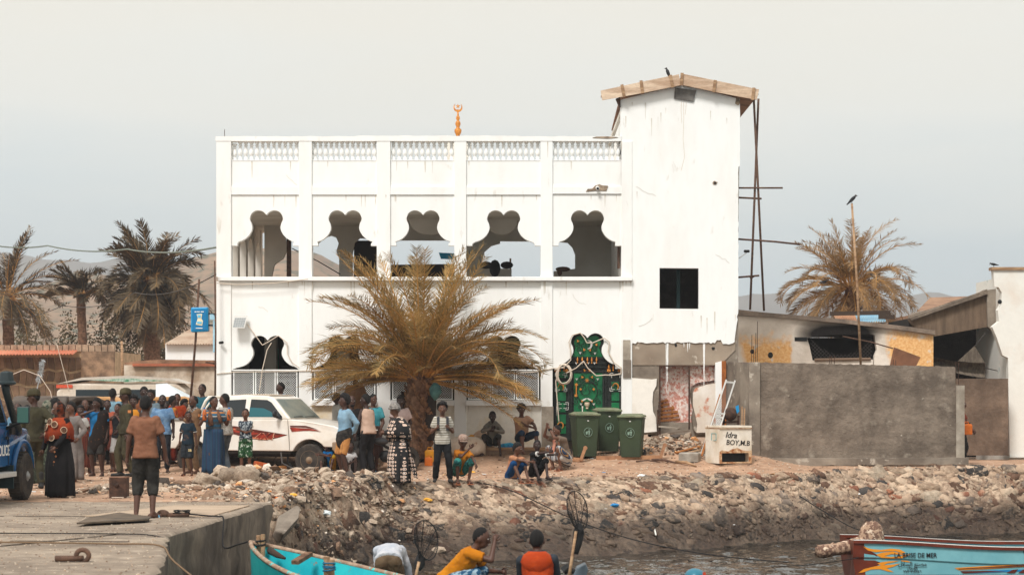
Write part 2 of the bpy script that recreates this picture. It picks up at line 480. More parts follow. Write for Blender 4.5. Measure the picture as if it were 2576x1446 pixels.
# ------------------------------------------------------------------ water
def water():
    m = bpy.data.materials.new('sea_water'); m.use_nodes = True; n,L,b = nodes_of(m)
    b.inputs['Base Color'].default_value = (0.014,0.013,0.010,1); b.inputs['Roughness'].default_value = 0.04
    b.inputs['IOR'].default_value = 1.9; b.inputs['Specular IOR Level'].default_value = 0.5
    tc = n.new('ShaderNodeTexCoord'); mp = n.new('ShaderNodeMapping'); mp.inputs['Scale'].default_value = (1,1,1)
    L.new(tc.outputs['Object'],mp.inputs[0])
    t = n.new('ShaderNodeTexNoise'); t.inputs['Scale'].default_value = 6.5; t.inputs['Detail'].default_value = 1.5; L.new(mp.outputs[0],t.inputs['Vector'])
    bp = n.new('ShaderNodeBump'); bp.inputs['Strength'].default_value = 1.0; bp.inputs['Distance'].default_value = .022
    L.new(t.outputs['Fac'],bp.inputs['Height']); L.new(bp.outputs[0],b.inputs['Normal'])
    B = MB(); vs = []; fs = []
    x0,x1,y0,y1 = -4.5,15,17.0,48.5
    nx,ny = 260,360
    for j in range(ny + 1):
        for i in range(nx + 1):
            X = x0 + (x1 - x0) * i / nx; Y = y0 + (y1 - y0) * j / ny
            d = mn.fractal(Vector((X * 1.3,Y * 1.5,0)),1,2,3)
            e = mn.noise(Vector((X * 3.0 + d,Y * 3.4 + d,3)))
            vs.append((X,Y,.035 * d + .042 * e))
    for j in range(ny):
        for i in range(nx):
            a = j * (nx + 1) + i; fs.append((a,a + 1,a + nx + 2,a + nx + 1))
    B.v = vs; B.f = fs
    me = B.data('water',True); me.materials.append(m)
    o = bpy.data.objects.new('water',me); COL.objects.link(o); o.location = (0,0,WATER); tag(o,kind='structure')
    B = MB(); B.add([(-60,-25,-.0),(90,-25,0),(90,17.05,0),(-60,17.05,0)],[(0,1,2,3)])
    B.add([(14.9,17,-.0),(90,17,0),(90,50,0),(14.9,48.5,0)],[(0,1,2,3)])
    me = B.data('water'); me.materials.append(m)
    o = bpy.data.objects.new('water',me); COL.objects.link(o); o.location = (0,0,WATER); tag(o,kind='structure')
water()

# ------------------------------------------------------------------ hills
hillm = M('hill_scrub',s(160,128,98),0.95,s(124,100,78),.02,bump=0.4,bscale=.1,col3=s(84,80,56),scale3=.22,t3=(.52,.60),fine=.1)
hillf = M('hill_far',s(120,112,104),0.95,s(104,98,92),.01,bump=0.2,bscale=.05)
def hill(name,sil,Y,depth,mat,amp=6,seed=0):
    """sil: ridge silhouette in picture pixels -> a solid ridge of that depth."""
    b = MB(); vs = []; fs = []
    xa,xb = sil[0][0],sil[-1][0]; N = 140; K = 18
    for i in range(N + 1):
        px = xa + (xb - xa) * i / N
        top = Z_(interp(sil,px),Y) + 6
        X = X_(px,Y)
        for k in range(K + 1):
            u = k / K * 2 - 1
            z = -6 + (top) * (1 - abs(u)) ** .8
            z += amp * (1 - abs(u) * .5) * .5 * mn.fractal(Vector((X * .02,u * 3,seed)),1,2,5)
            vs.append((X,Y + u * depth,z if k not in (0,K) else -8))
    for i in range(N):
        for k in range(K):
            a = i * (K + 1) + k; fs.append((a,a + K + 1,a + K + 2,a + 1))
    b.v = vs; b.f = fs
    o = b.build(name,mat,smooth=True); tag(o,kind='structure')
hill('hill',[(-600,880),(-350,800),(-100,760),(66,715),(129,702),(243,690),(330,695),(410,682),(487,652),(543,634),(620,622),(720,628),(810,650),(900,690),(1000,740),(1150,800),(1300,900),(1500,1000)],700,160,hillm,seed=1)
hill('distant_ridge',[(-800,645),(-300,610),(0,640),(110,655),(270,650),(420,668),(600,690),(900,720),(1300,760),(1800,742),(2000,736),(2300,745),(2800,760),(3300,800)],1500,250,hillf,amp=10,seed=4)

# ------------------------------------------------------------------ white building
BY = 49.0
def bx(x): return (x - 1288) * .0098
def bz(y): return CAMZ + (1000 - y) * .0098
mosque = thing('building','large two storey white building with lobed arches, balusters and a taller gabled tower','building',(-1,BY,0.3))
def bb(name,mat=white,bevel=0,kind=None,parent=None): pass
def wpart(mb,name,mat=white,parent=None,**k): return mb.build(name,mat,parent or mosque,world=True,**k)
def px_box(x0,x1,y0,y1,Y0,Y1,name,mat=white,**k):
    b = MB(); b.box(bx(x0),bx(x1),Y0,Y1,bz(y1),bz(y0)); return wpart(b,name,mat,**k)
PIL = [(545,582),(752,785),(948,982),(1143,1173),(1360,1390),(1563,1590)]
BAYS = [(582,752),(785,948),(982,1143),(1173,1360),(1390,1563)]
for i,(a,b_) in enumerate(PIL):
    px_box(a,b_,356,697,BY - .05,BY + .3,'pilaster',bevel=.008)
    px_box(a,b_,708,1135,BY - .04,BY + .3,'pilaster',bevel=.008)
# parapet top rail, slightly uneven
b = MB(); pts = []
xs = list(range(543,1564,12)) + [1562]
rail_top = [(bx(x),bz(344 + 1.6 * mn.noise(Vector((x * .03,0,0))) - (1.5 if 900 < x < 1300 else 0))) for x in xs]
poly = [(bx(543),bz(356))] + rail_top + [(bx(1562),bz(356))]
b.prism(poly,BY - .06,BY + .26); wpart(b,'parapet_rail')
# balusters
prof = [(.034,0),(.05,.0),(.05,.03),(.038,.05),(.052,.085),(.03,.11),(.026,.125),(.05,.15),(.062,.2),(.055,.26),(.035,.33),(.028,.36),(.05,.375),(.05,.39),(.03,.40),(.045,.44),(.062,.475),(.062,.5)]
bal = MB(); bal.lathe(prof,n=10); bal_me = bal.data('baluster',True); bal_me.materials.append(white)
for (a,b_),n_ in zip(BAYS,(12,12,11,13,12)):
    w = (b_ - a) / n_
    for k in range(n_):
        o = bpy.data.objects.new('baluster',bal_me); COL.objects.link(o); o.parent = mosque
        o.location = Vector((bx(a + w * (k + .5)),BY + .1,bz(405))) - mosque.location
        o.rotation_euler = (0,0,random.random() * 3)
        if (a,k) == (582,0): o.scale = (1,1,.86)
    px_box(a,b_,405,470,BY,BY + .2,'parapet_panel')
    px_box(a,b_,470,490 if a < 1390 else 488,BY - .035,BY + .22,'beam')
    px_box(a,b_,402.5,405,BY - .01,BY + .21,'ledge')
# lobed arch outline, zoom pixel offsets from the centre line (dx, y)
ARCH = [(0,885),(-5,879),(-16,866),(-32,856),(-50,850),(-67,849),(-85,853),(-102,862),(-114,874),(-122,890),(-127,905),(-128,918),(-124,932),(-117,945),(-112,960),(-109,980),(-111,1000),(-120,1020),(-133,1041),(-150,1058),(-168,1072),(-190,1083),(-212,1090)]
def arch_poly(a,b_,cx,top,ytop,corb=True):
    """white panel of one bay from row `top` down, its lower edge the lobed arch starting at row ytop."""
    k = .3262; pts = []
    half = (b_ - a) / 2
    left = []
    for dx,y in ARCH:
        left.append((cx + dx * k,ytop + (y - 849) * k))
    lx,ly = left[-1]
    e = a if corb else a
    sweep = [(lerp(lx,a + 14,.5),ly + 2.2),(a + 15,ly + 6),(a + 15,ly + 10.5),(a,ly + 10.5)] if corb else [(lerp(lx,a,.4),ly + 2),(a,ly + 7)]
    L_ = left + sweep
    right = [(2 * cx - x,y) for x,y in left] + ([(2 * cx - x if False else lerp(2 * cx - lx,b_ - 14,.5),ly + 2.2),(b_ - 15,ly + 6),(b_ - 15,ly + 10.5),(b_,ly + 10.5)] if corb else [(lerp(2 * cx - lx,b_,.4),ly + 2),(b_,ly + 7)])
    poly = [(a,top)] + L_[::-1] + right[1:] + [(b_,top)]
    return [(bx(x),bz(y)) for x,y in poly],(ly + 10.5 if corb else ly + 7)
CX_UP = [670,868,1064,1267,1478]
for (a,b_),cx in zip(BAYS,CX_UP):
    poly,yb = arch_poly(a,b_,cx,489,529)
    b = MB(); b.prism(poly,BY,BY + .22); wpart(b,'arch_panel')
# sill running under the upper arches
b = MB(); b.box(bx(550),bx(1590),BY - .14,BY + .25,bz(707),bz(697)); wpart(b,'sill',bevel=.012)
# lower storey panels
for (a,b_),cx in zip(BAYS[:4],(673,866,1062,1268)):
    poly,yb = arch_poly(a,b_,cx,708,844,corb=False)
    b = MB(); b.prism(poly,BY,BY + .22); wpart(b,'arch_panel')
    px_box(a,b_,yb - .5,932,BY - .01,BY + .2,'lintel')
    px_box(a,b_,1006,1020,BY - .12,BY + .2,'sill',bevel=.01)
    px_box(a,b_,1020,1140,BY,BY + .25,'plinth_panel',M('plinth',s(236,230,218),.9,s(224,206,172),1.5,.5,.7,bump=.3,bscale=9,fine=.08,col3=s(150,140,126),scale3=4,t3=(.66,.76)) )
    # grille of wavy lattice in three leaves
    gw = (b_ - a - 6) / 3
    for k in range(3):
        x0,x1 = bx(a + 3 + gw * k + 1.2),bx(a + 3 + gw * (k + 1) - 1.2); z0,z1 = bz(1005),bz(933)
        f = MB(); t = .03
        f.box(x0,x0 + t,BY + .03,BY + .07,z0,z1); f.box(x1 - t,x1,BY + .03,BY + .07,z0,z1)
        f.box(x0 + t,x1 - t,BY + .03,BY + .07,z0,z0 + t); f.box(x0 + t,x1 - t,BY + .03,BY + .07,z1 - t,z1)
        fo = wpart(f,'grille_frame',silver if 0 else white)
        g = MB(); c = .058; A0,A1,C0,C1 = x0 + t,x1 - t,z0 + t,z1 - t
        w_,h_ = A1 - A0,C1 - C0
        for sgn in (1,-1):
            j = -int(h_ / c) - 1
            while j * c < w_ + h_:
                # line x - A0 = j*c + sgn*(z - C0)  clipped to the leaf
                seg = []
                for q in range(0,int(h_ / (c / 2)) + 2):
                    z = min(C1,C0 + q * c / 2)
                    xx = j * c + (z - C0 if sgn > 0 else h_ - (z - C0)) - 0
                    if -1e-6 <= xx <= w_ + 1e-6: seg.append((A0 + xx,BY + .05 + .004 * sgn,z))
                    elif seg: break
                if len(seg) > 1: g.obox(seg[0],seg[-1],.0068,.006,(0,1,0))
                j += 1
        o = g.build('lattice',white,fo,world=False); o.data.transform(Matrix.Translation(-origin_of(fo))); o['kind'] = 'stuff'
# fifth bay: gate
poly,yb = arch_poly(1390,1563,1478,708,838)
b = MB(); b.prism(poly,BY,BY + .22); wpart(b,'arch_panel')
px_box(1362,1392,1022,1140,BY - .055,BY - .0405,'bare_pier',cement_light)
# raw edge of the arch: thin rim cable following it
def arch_rim(cx,ytop,a,b_,off=1.6,skip=0):
    pts = [(cx + dx * .3262 * 1.0,ytop + (y - 849) * .3262) for dx,y in ARCH]
    return pts
# end walls, floors, inner walls: white-washed loggia behind the facade
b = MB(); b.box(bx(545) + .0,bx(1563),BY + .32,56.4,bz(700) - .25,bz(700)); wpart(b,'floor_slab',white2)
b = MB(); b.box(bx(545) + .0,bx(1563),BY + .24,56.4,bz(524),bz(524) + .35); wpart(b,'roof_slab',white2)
b = MB(); b.box(bx(545),bx(1563),56.1,56.4,bz(500),bz(500) + 1.55); wpart(b,'rear_parapet',cement)
b = MB()
for k in range(7): b.box(bx(1175) + k * .33,bx(1175) + k * .33 + .26,55.7,56.0,bz(500) + .2,bz(500) + 1.2 + .4 * (k % 3 == 0))
wpart(b,'rooftop_block',cement_dark)
# left end wall of the loggia: piers with lobed heads, open between
for k in range(4):
    y0 = BY + .9 + k * 1.55
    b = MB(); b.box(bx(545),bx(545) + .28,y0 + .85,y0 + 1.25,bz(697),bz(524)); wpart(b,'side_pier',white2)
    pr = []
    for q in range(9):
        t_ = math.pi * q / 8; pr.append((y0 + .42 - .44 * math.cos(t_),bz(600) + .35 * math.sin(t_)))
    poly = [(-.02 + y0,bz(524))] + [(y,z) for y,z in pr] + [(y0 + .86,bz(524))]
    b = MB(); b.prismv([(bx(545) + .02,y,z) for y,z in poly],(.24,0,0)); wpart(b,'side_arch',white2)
# inner rear wall with openings (at Y = 54)
Yb = 54.0
def q2(x,y): return (X_(x,Yb),Z_(y,Yb))
def rear(name,polys,mat=white2,Y0=Yb,Y1=Yb + .2):
    b = MB()
    for pl in polys: b.prism([(X_(x,Y0),Z_(y,Y0)) for x,y in pl],Y0,Y1)
    wpart(b,name,mat)
def arc(cx,cy,rx,ry,a0,a1,n=10): return [(cx + rx * math.cos(R(lerp(a0,a1,i / n))),cy - ry * math.sin(R(lerp(a0,a1,i / n)))) for i in range(n + 1)]
T_ = 560
rear('inner_wall',[[(665,T_),(712,T_),(718,600),(722,628),(712,650),(690,665),(682,700),(665,700)]])
rear('inner_wall',[[(712,T_),(905,T_),(905,598),(892,610),(886,640),(886,700),(853,700),(853,650),(846,632),(852,612),(845,597),(832,592),(815,598),(800,612),(785,620),(722,600),(718,590)]])
rear('inner_wall',[[(905,T_),(1205,T_),(1205,600),(1167,604),(960,604),(905,598)]])
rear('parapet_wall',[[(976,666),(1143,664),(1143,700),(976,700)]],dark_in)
rear('inner_wall',[[(1205,T_),(1400,T_),(1400,607),(1258,606),(1258,612),(1236,618),(1218,634),(1212,660),(1212,700),(1166,700),(1166,610),(1205,600)]])
rear('parapet_wall',[[(1212,672),(1287,677),(1287,700),(1212,700)]])
rear('inner_wall',[[(1400,T_),(1600,T_),(1600,700),(1447,700),(1447,640),(1440,622),(1428,610),(1400,607)]])
rear('parapet_wall',[[(1393,682),(1447,676),(1447,700),(1393,700)]])
b = MB(); b.box(X_(722,53.6),X_(732,53.6),53.5,53.7,Z_(697,53.6),Z_(598,53.6)); wpart(b,'rusty_post',rust_pipe)
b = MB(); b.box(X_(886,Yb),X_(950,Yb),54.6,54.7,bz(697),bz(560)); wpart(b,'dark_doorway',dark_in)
# hanging inner arches (curved drop below the ceiling)
for x0,x1 in ((985,1140),(1185,1300)):
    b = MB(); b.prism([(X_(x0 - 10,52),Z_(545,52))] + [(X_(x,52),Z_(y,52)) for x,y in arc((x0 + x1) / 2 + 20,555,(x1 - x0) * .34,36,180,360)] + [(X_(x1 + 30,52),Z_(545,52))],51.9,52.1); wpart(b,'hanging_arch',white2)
px_box(1556,1561,612,672,BY + .3,BY + .6,'brick_reveal',rust_pipe)
# ground floor interior
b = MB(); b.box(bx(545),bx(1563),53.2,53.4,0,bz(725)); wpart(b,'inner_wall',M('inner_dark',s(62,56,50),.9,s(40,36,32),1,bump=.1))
b = MB(); b.box(bx(545),bx(545) + .25,BY + .3,56.4,0,bz(725)); wpart(b,'end_wall',white2)
b = MB(); b.box(bx(545),bx(1858),BY + .3,56,.2,.34); wpart(b,'ground_slab',cement)
for x in (640,830,1010,1220,1420):
    b = MB(); b.box(bx(x),bx(x) + .3,51,51.3,.34,bz(725)); wpart(b,'column',white2)
b = MB(); b.box(bx(664),bx(671),51.4,51.5,bz(1000),bz(870)); wpart(b,'green_strip',M('green_cloth',s(20,128,82),.8,bump=0))
b = MB(); b.box(bx(820),bx(905),51.8,51.9,bz(928),bz(850)); wpart(b,'brown_screen',M('brown_screen',s(96,66,44),.8,s(70,46,32),4))

# weather streaks running down from ledges and rails
rs_ = random.Random(12); b = MB()
for k in range(70):
    x = rs_.uniform(548,1588); y0 = (357,406,491,708,708,1021)[rs_.randrange(6)]
    if y0 in (491,): yo = BY - .003
    else: yo = BY - .003
    if any(a - 2 < x < c + 2 for a,c in PIL): yo = BY - (.053 if y0 < 700 else .043)
    elif y0 == 357: continue
    L_ = rs_.uniform(6,42); w_ = rs_.uniform(.006,.022)
    if y0 == 491: L_ = min(L_,30)
    b.add([(bx(x) - w_,yo,bz(y0)),(bx(x) + w_,yo,bz(y0)),(bx(x) + w_ * .3,yo,bz(y0 + L_)),(bx(x) - w_ * .2,yo,bz(y0 + L_))],[(0,3,2,1)])
wpart(b,'rain_streak',M('streak',s(224,218,206),.9,s(206,198,184),5,bump=0),kind='stuff')
b = MB()
for k in range(24):
    x = rs_.uniform(1566,1852); y0 = rs_.choice((rs_.uniform(255,300),rs_.uniform(780,800),482)); L_ = rs_.uniform(8,50); w_ = rs_.uniform(.004,.016)
    if y0 > 700 and 1655 > x or 1650 < x < 1760 and y0 > 400: continue
    b.add([(bx(x) - w_,BY - .0335,bz(y0)),(bx(x) + w_,BY - .0335,bz(y0)),(bx(x) + w_ * .3,BY - .0335,bz(y0 + L_)),(bx(x) - w_ * .2,BY - .0335,bz(y0 + L_))],[(0,3,2,1)])
wpart(b,'rain_streak',MATS['streak'],kind='stuff')
# hairline cracks
for x,y,n_,dx in ((1800,640,9,4),(1640,800,7,-5),(1600,470,8,6),(830,760,9,3),(1240,790,7,-3),(650,770,6,4),(1440,740,8,4),(720,440,6,5)):
    b = MB(); p = (x,y); yo = BY - (.034 if x > 1590 else .003)
    for i in range(n_):
        q = (p[0] + dx * rs_.uniform(.2,1.6),p[1] + rs_.uniform(-1,7)); b.obox((bx(p[0]),yo,bz(p[1])),(bx(q[0]),yo,bz(q[1])),.006,.004,(0,1,0)); p = q
    wpart(b,'crack',M('crack',s(196,188,174),.9,bump=0))

# ---- tower
TX0,TX1 = 1590,1857
tw = white
tower_out = [(1563,488),(1563,353),(1561,353),(1561,252),(1712,214),(1862,246),(1861,420),(1856,600),(1856,780),(1851,860)]
win = [(1659,674),(1756,675),(1757,777),(1659,776)]
ragged = []
x = 1848
_xs = sorted([1659.0,1757.0] + [1848 - 5 * i for i in range(56)],reverse=True)
for x in _xs:
    ragged.append((x,862 + 5 * mn.noise(Vector((x * .05,3,0))) + 4 * mn.noise(Vector((x * .21,3,0))) - (6 if x > 1800 else 0) + (8 if x > 1815 else 0)))
def bp(l): return [(bx(x),bz(y)) for x,y in l]
wall_l = [(1590,488),(1563,488),(1563,353),(1561,353),(1561,252),(1659,227.5),(1659,776)] + [(x,y) for x,y in ragged if x <= 1659] + [(1590,861)]
b = MB(); b.prism(bp(wall_l),BY - .03,BY + .2); wpart(b,'tower_wall')
wall_t = [(1659,227.5),(1712,214),(1757,223.5),(1757,675),(1659,674)]
b = MB(); b.prism(bp(wall_t),BY - .03,BY + .2); wpart(b,'tower_wall')
wall_b = [(1757,777),(1659,776)] + [(x,y) for x,y in ragged[::-1] if 1659 <= x <= 1757]
b = MB(); b.prism(bp(wall_b),BY - .03,BY + .2); wpart(b,'tower_wall')
rag_r = [(1861 + 1.5 * mn.noise(Vector((0,y * .05,9))),y) for y in range(250,420,8)] + [(1857 + 1.2 * mn.noise(Vector((0,y * .07,9))) - (0 if y < 780 else (y - 780) * .12 + 3 * mn.noise(Vector((0,y * .1,2)))),y) for y in range(420,862,8)]
wall_r = [(1757,223.5)] + rag_r + [(x,y) for x,y in ragged if 1757 <= x < 1845] + [(1757,777)]
b = MB(); b.prism(bp(wall_r),BY - .03,BY + .2); wpart(b,'tower_wall')
# core behind the plaster, visible at the chipped edge
b = MB(); b.prism(bp([(1757,226),(1861.5,250),(1860,420),(1857.5,600),(1857.5,780),(1857,1090),(1812,1090),(1812,918),(1757,918),(1757,777)]),BY + .02,BY + .19)
wpart(b,'tower_core',cement)
b = MB(); b.prism(bp([(1566,855),(1850,855),(1850,880),(1812,918),(1566,918)]),BY,BY + .2); wpart(b,'cement_band',M('band',s(168,152,134),.95,s(140,124,108),1.5,bump=.4,bscale=10,fine=.12,col3=s(190,178,162),scale3=3))
# tower interior
b = MB(); b.box(bx(1600),bx(1850),52.2,52.4,bz(800),bz(240)); wpart(b,'tower_inner_wall',M('inner_brown',s(96,84,74),.9,s(72,60,52),2,bump=.3))
b = MB(); b.box(bx(1707),bx(1716),49.6,49.66,bz(776),bz(675)); wpart(b,'window_bar',M('teal_frame',s(24,52,54),.7,bump=0))
b = MB(); b.box(bx(1563),bx(1563) + .2,BY + .22,56,bz(700),bz(300)); wpart(b,'tower_side_wall',white)
b = MB(); b.box(bx(1840),bx(1857),BY + .22,56,bz(1090),bz(300)); wpart(b,'tower_side_wall',white)
b = MB(); b.box(bx(1563),bx(1857),55.8,56,bz(1090),bz(260)); wpart(b,'tower_rear_wall',white)
b = MB(); b.box(bx(1563),bx(1857),BY + .3,55.8,bz(280),bz(280) + .1); wpart(b,'tower_ceiling',white2)
# roof slopes behind the barge boards
tin = M('tin_roof',s(156,112,84),.7,s(112,76,58),3,bump=.2)
rm = MB()
rm.prismv([(bx(1512),BY - .15,bz(240)),(bx(1710),BY - .15,bz(200)),(bx(1710),56.2,bz(200)),(bx(1575),56.2,bz(227)),(bx(1563),BY + .3,bz(230)),(bx(1512),BY + .15,bz(240))],(0,0,-.04))
rm.prismv([(bx(1712),BY - .15,bz(200)),(bx(1906),BY - .15,bz(238)),(bx(1906),56.2,bz(238)),(bx(1712),56.2,bz(200))],(0,0,-.04))
wpart(rm,'roof',tin)
for pl in ([(1510,232),(1614,209.5),(1706,191),(1711,218),(1620,237),(1514,256)],[(1716,190),(1810,209),(1907,229),(1901,255),(1806,237),(1712,217)]):
    b = MB(); b.prism(bp(pl),BY - .22,BY - .18); wpart(b,'barge_board',wood_board)
for x0,y0,x1,y1 in ((1563,217,1569,248),(1611,207,1615,239),(1684,193,1691,224),(1714,188,1712,219),(1797,206,1793,236),(1894,225,1890,256)):
    b = MB(); b.obox((bx(x0),BY - .235,bz(y0)),(bx(x1),BY - .235,bz(y1)),.075,.026,(0,1,0)); wpart(b,'cleat',wood)
b = MB(); b.prism(bp([(1698,222),(1751,229),(1744,257),(1695,249)]),BY - .07,BY - .035); wpart(b,'plaque',M('slate',s(120,116,110),.8,s(92,88,84),4,bump=.4))
b = MB(); b.prism(bp([(1549,250),(1560,246),(1560,272),(1556,266)]),BY - .1,BY + .1); wpart(b,'rafter_end',rust)
# stains under the plaque
b = MB()
for x0,pts in ((1719,[(1719,258),(1720,300),(1718,350),(1722,395),(1713,430)]),(1714,[(1714,257),(1713,280),(1715,310)]),(1726,[(1726,258),(1725,275),(1723,290)])):
    for p,q in zip(pts,pts[1:]): b.obox((bx(p[0]),BY - .032,bz(p[1])),(bx(q[0]),BY - .032,bz(q[1])),.007,.004,(0,1,0))
wpart(b,'drip_stain',M('stain',s(206,190,168),.9,bump=0,fine=0))
# dents and patches of broken plaster
def patch(cx,cy,w,h,seed,Y=BY - .031,th=.01,mat=chip,name='broken_plaster'):
    pl = []
    for k in range(14):
        a = 2 * math.pi * k / 14; r_ = 1 + .45 * mn.noise(Vector((math.cos(a) * 1.5,math.sin(a) * 1.5,seed)))
        pl.append((cx + w / 2 * r_ * math.cos(a),cy - h / 2 * r_ * math.sin(a)))
    b = MB(); b.prism(bp(pl),Y - th,Y); return wpart(b,name,mat)
b = MB(); b.prism(bp([(1474,483),(1478,476),(1490,475),(1496,468),(1508,464),(1514,467),(1530,468),(1525,481),(1500,480)]),BY - .05,BY - .036); wpart(b,'broken_plaster',chip)
b = MB(); b.tube([(bx(1503),BY - .16,bz(476)),(bx(1502),BY + .1,bz(470))],.045,10); wpart(b,'drain_pipe',white)
b = MB(); b.tube([(bx(1503),BY - .165,bz(476.3)),(bx(1503),BY - .162,bz(476.2))],.032,10); wpart(b,'pipe_mouth',black)
patch(1798,461,12,9,2); patch(1798,461,6,5,5,Y=BY - .042,mat=black,name='hole')
for i,(x,y,w,h) in enumerate(((1648,861,14,8),(1700,868,7,7),(1794,876,8,8),(1574,855,10,14))):
    patch(x,y,w,h,i + 9,Y=BY - .001,mat=black if i else chip,name='hole')
patch(1869 - 14,256,12,22,31); patch(1520,347,60,5,33,Y=BY - .062)
# tower ground floor: cement jambs, broken white wall either side, pink tiled room behind
pink = M('pink_tiles',s(224,182,168),.6,s(238,220,210),9,.42,.5,bump=.3,bscale=14,fine=.2,col3=s(206,142,126),scale3=13,t3=(.5,.56))
b = MB(); b.box(bx(1640),bx(1810),BY + .36,BY + .44,bz(1062),bz(905)); wpart(b,'tiled_wall',pink)
b = MB(); b.box(bx(1640),bx(1810),BY + .30,BY + 1.5,bz(1100),bz(1062)); wpart(b,'floor_step',cement)
b = MB(); b.prism(bp([(1564,918),(1658,918),(1658,1000),(1650,1090),(1564,1100)]),BY + .02,BY + .2); wpart(b,'cement_jamb',cement)
b = MB(); b.prism(bp([(1566,951),(1575,949),(1600,951),(1640,954),(1652,952),(1651,970),(1643,985),(1641,1010),(1643,1035),(1650,1050),(1652,1085),(1566,1092)]),BY - .03,BY + .02); wpart(b,'broken_wall',M('plaster_old',s(244,238,228),.9,s(216,204,188),1.5,.5,.8,bump=.3,bscale=8,fine=.05,col3=s(214,128,84),scale3=2.6,t3=(.68,.74)))
b = MB(); b.prism(bp([(1736,985),(1742,975),(1760,970),(1800,962),(1801,1090),(1755,1092),(1745,1080),(1740,1050),(1745,1030),(1740,1010)]),BY + .02,BY + .22); wpart(b,'cement_jamb',cement)
b = MB(); b.prism(bp([(1743,988),(1748,977),(1775,968),(1800,964),(1801,1086),(1752,1088),(1754,1066),(1748,1040),(1743,1020)]),BY - .03,BY + .02); wpart(b,'broken_wall',M('plaster_red',s(240,232,222),.9,s(222,208,192),1.5,bump=.3,bscale=8,fine=.05,col3=s(196,108,66),scale3=1.7,t3=(.53,.6)))
b = MB(); b.prism(bp([(1799,912),(1815,908),(1816,1000),(1812,1085),(1800,1085)]),BY - .04,BY + .2); wpart(b,'door_reveal',white)
b = MB(); b.box(bx(1815),bx(1826),BY - .06,BY,bz(1085),bz(908)); wpart(b,'orange_post',M('orange_post',s(176,104,44),.7,s(140,78,34),3))
b = MB(); b.prism(bp([(1757,918),(1812,918),(1806,955),(1757,962),(1738,974),(1738,918)]),BY + .24,BY + .3); wpart(b,'tiled_return',pink)
# rough column left of the tower base
for y0,y1,w,m_ in ((855,905,18,cement_light),(905,950,20,cement)):
    px_box(1567,1567 + w,y0,y1,BY - .07,BY - .031,'rough_pier',m_)
# white paint drips over the cement
b = MB()
for x0,ya,yb_ in ((1679,862,960),(1676,862,985),(1771,862,968),(1730,862,885),(1735,862,878),(1720,862,874)):
    for k in range(6):
        u0,u1 = lerp(ya,yb_,k / 6),lerp(ya,yb_,(k + 1) / 6)
        w = .05 * (1 - k / 7) * (1 if x0 in (1679,1771) else .5)
        b.obox((bx(x0 + mn.noise(Vector((x0,u0 * .05,0)))),BY - .005,bz(u0)),(bx(x0 + mn.noise(Vector((x0,u1 * .05,0)))),BY - .005,bz(u1)),w,.006,(0,1,0))
wpart(b,'paint_drip',white,kind='stuff')
# steel door frame
df = thing('door_frame','empty dark steel door frame standing in the broken wall at the tower foot','door frame',(bx(1696),BY - .1,.6))
b = MB(); b.box(bx(1657),bx(1661),BY - .12,BY - .07,bz(1092),bz(918)); b.build('post',rust,df,world=True)
b = MB(); b.box(bx(1731),bx(1735),BY - .12,BY - .07,bz(1080),bz(918)); b.build('post',rust,df,world=True)
b = MB(); b.box(bx(1661),bx(1731),BY - .12,BY - .07,bz(922),bz(918)); b.build('lintel',rust,df,world=True)
b = MB(); b.box(bx(1652),bx(1655),BY - .15,BY - .1,bz(1096),bz(1030)); b.build('stake',rust,df,world=True)

# ---- green gate
gate = thing('gate','tall green and black metal gate with gold ornaments in the right arch','gate',(bx(1477),BY + .12,.35))
green = M('gate_green',s(10,118,66),.45,s(6,84,52),1.6,bump=.05,fine=.08)
gblack = M('gate_frame',s(34,40,36),.6,s(22,26,24),4,bump=.1,fine=.1)
GY = BY + .14
def gp(pl): return bp(pl)
poly,yb = arch_poly(1390,1563,1478,838,838)
inner = [(x,y) for x,y in poly][1:-1]
b = MB(); k = .3262
al = [(1478 + dx * k,838 + (y - 849) * k) for dx,y in ARCH]
ar = [(2 * 1478 - x,y) for x,y in al]
lx,ly = al[-1]
b.prism(gp([(1390,ly + 10.5),(1390,1110),(1563,1110),(1563,ly + 10.5),(1548,ly + 10),(1548,ly + 5)] + ar[::-1] + al[1:] + [(1408,ly + 5),(1408,ly + 10)]),GY + .03,GY + .07)
b.build('backing_frame',gblack,gate,world=True)
def gpan(pl,y=GY): b = MB(); b.prism(gp(pl),y,y + .03); b.build('green_panel',green,gate,world=True)
cxm = 1478
gpan([(1441,897)] + [(cxm + (x - cxm) * .8,843 + (y - 838) * .86) for x,y in al[::-1] if y < 880 and y > 839 and x > 1400][:16] + [(1478,852)] + [(cxm + (x - cxm) * .8,843 + (y - 838) * .86) for x,y in ar if 839 < y < 880][:16] + [(1517,897)])
gpan([(1444,938),(1516,938),(1516,1040),(1444,1040)]); gpan([(1398,930),(1430,930),(1430,950),(1398,950)])
for a in (1398,1535):
    for y0,y1 in ((960,982),(986,1008),(1012,1036),(1042,1066),(1072,1090)):
        gpan([(a + 4,y0),(a + 26,y0),(a + 26,y1),(a + 4,y1)])
b = MB()
for x in (1391,1431,1437,1518,1524,1560): b.box(bx(x) - .015,bx(x) + .025,GY - .03,GY,bz(1108),bz(930))
for y in (900,912,922,933,1040): b.box(bx(1432),bx(1524),GY - .035,GY - .005,bz(y) - .015,bz(y) + .015)
b.build('frame_bar',gblack,gate,world=True)
b = MB(); b.box(bx(1437),bx(1518),GY - .004,GY + .02,bz(909),bz(902)); b.build('dark_gap',black,gate,world=True)
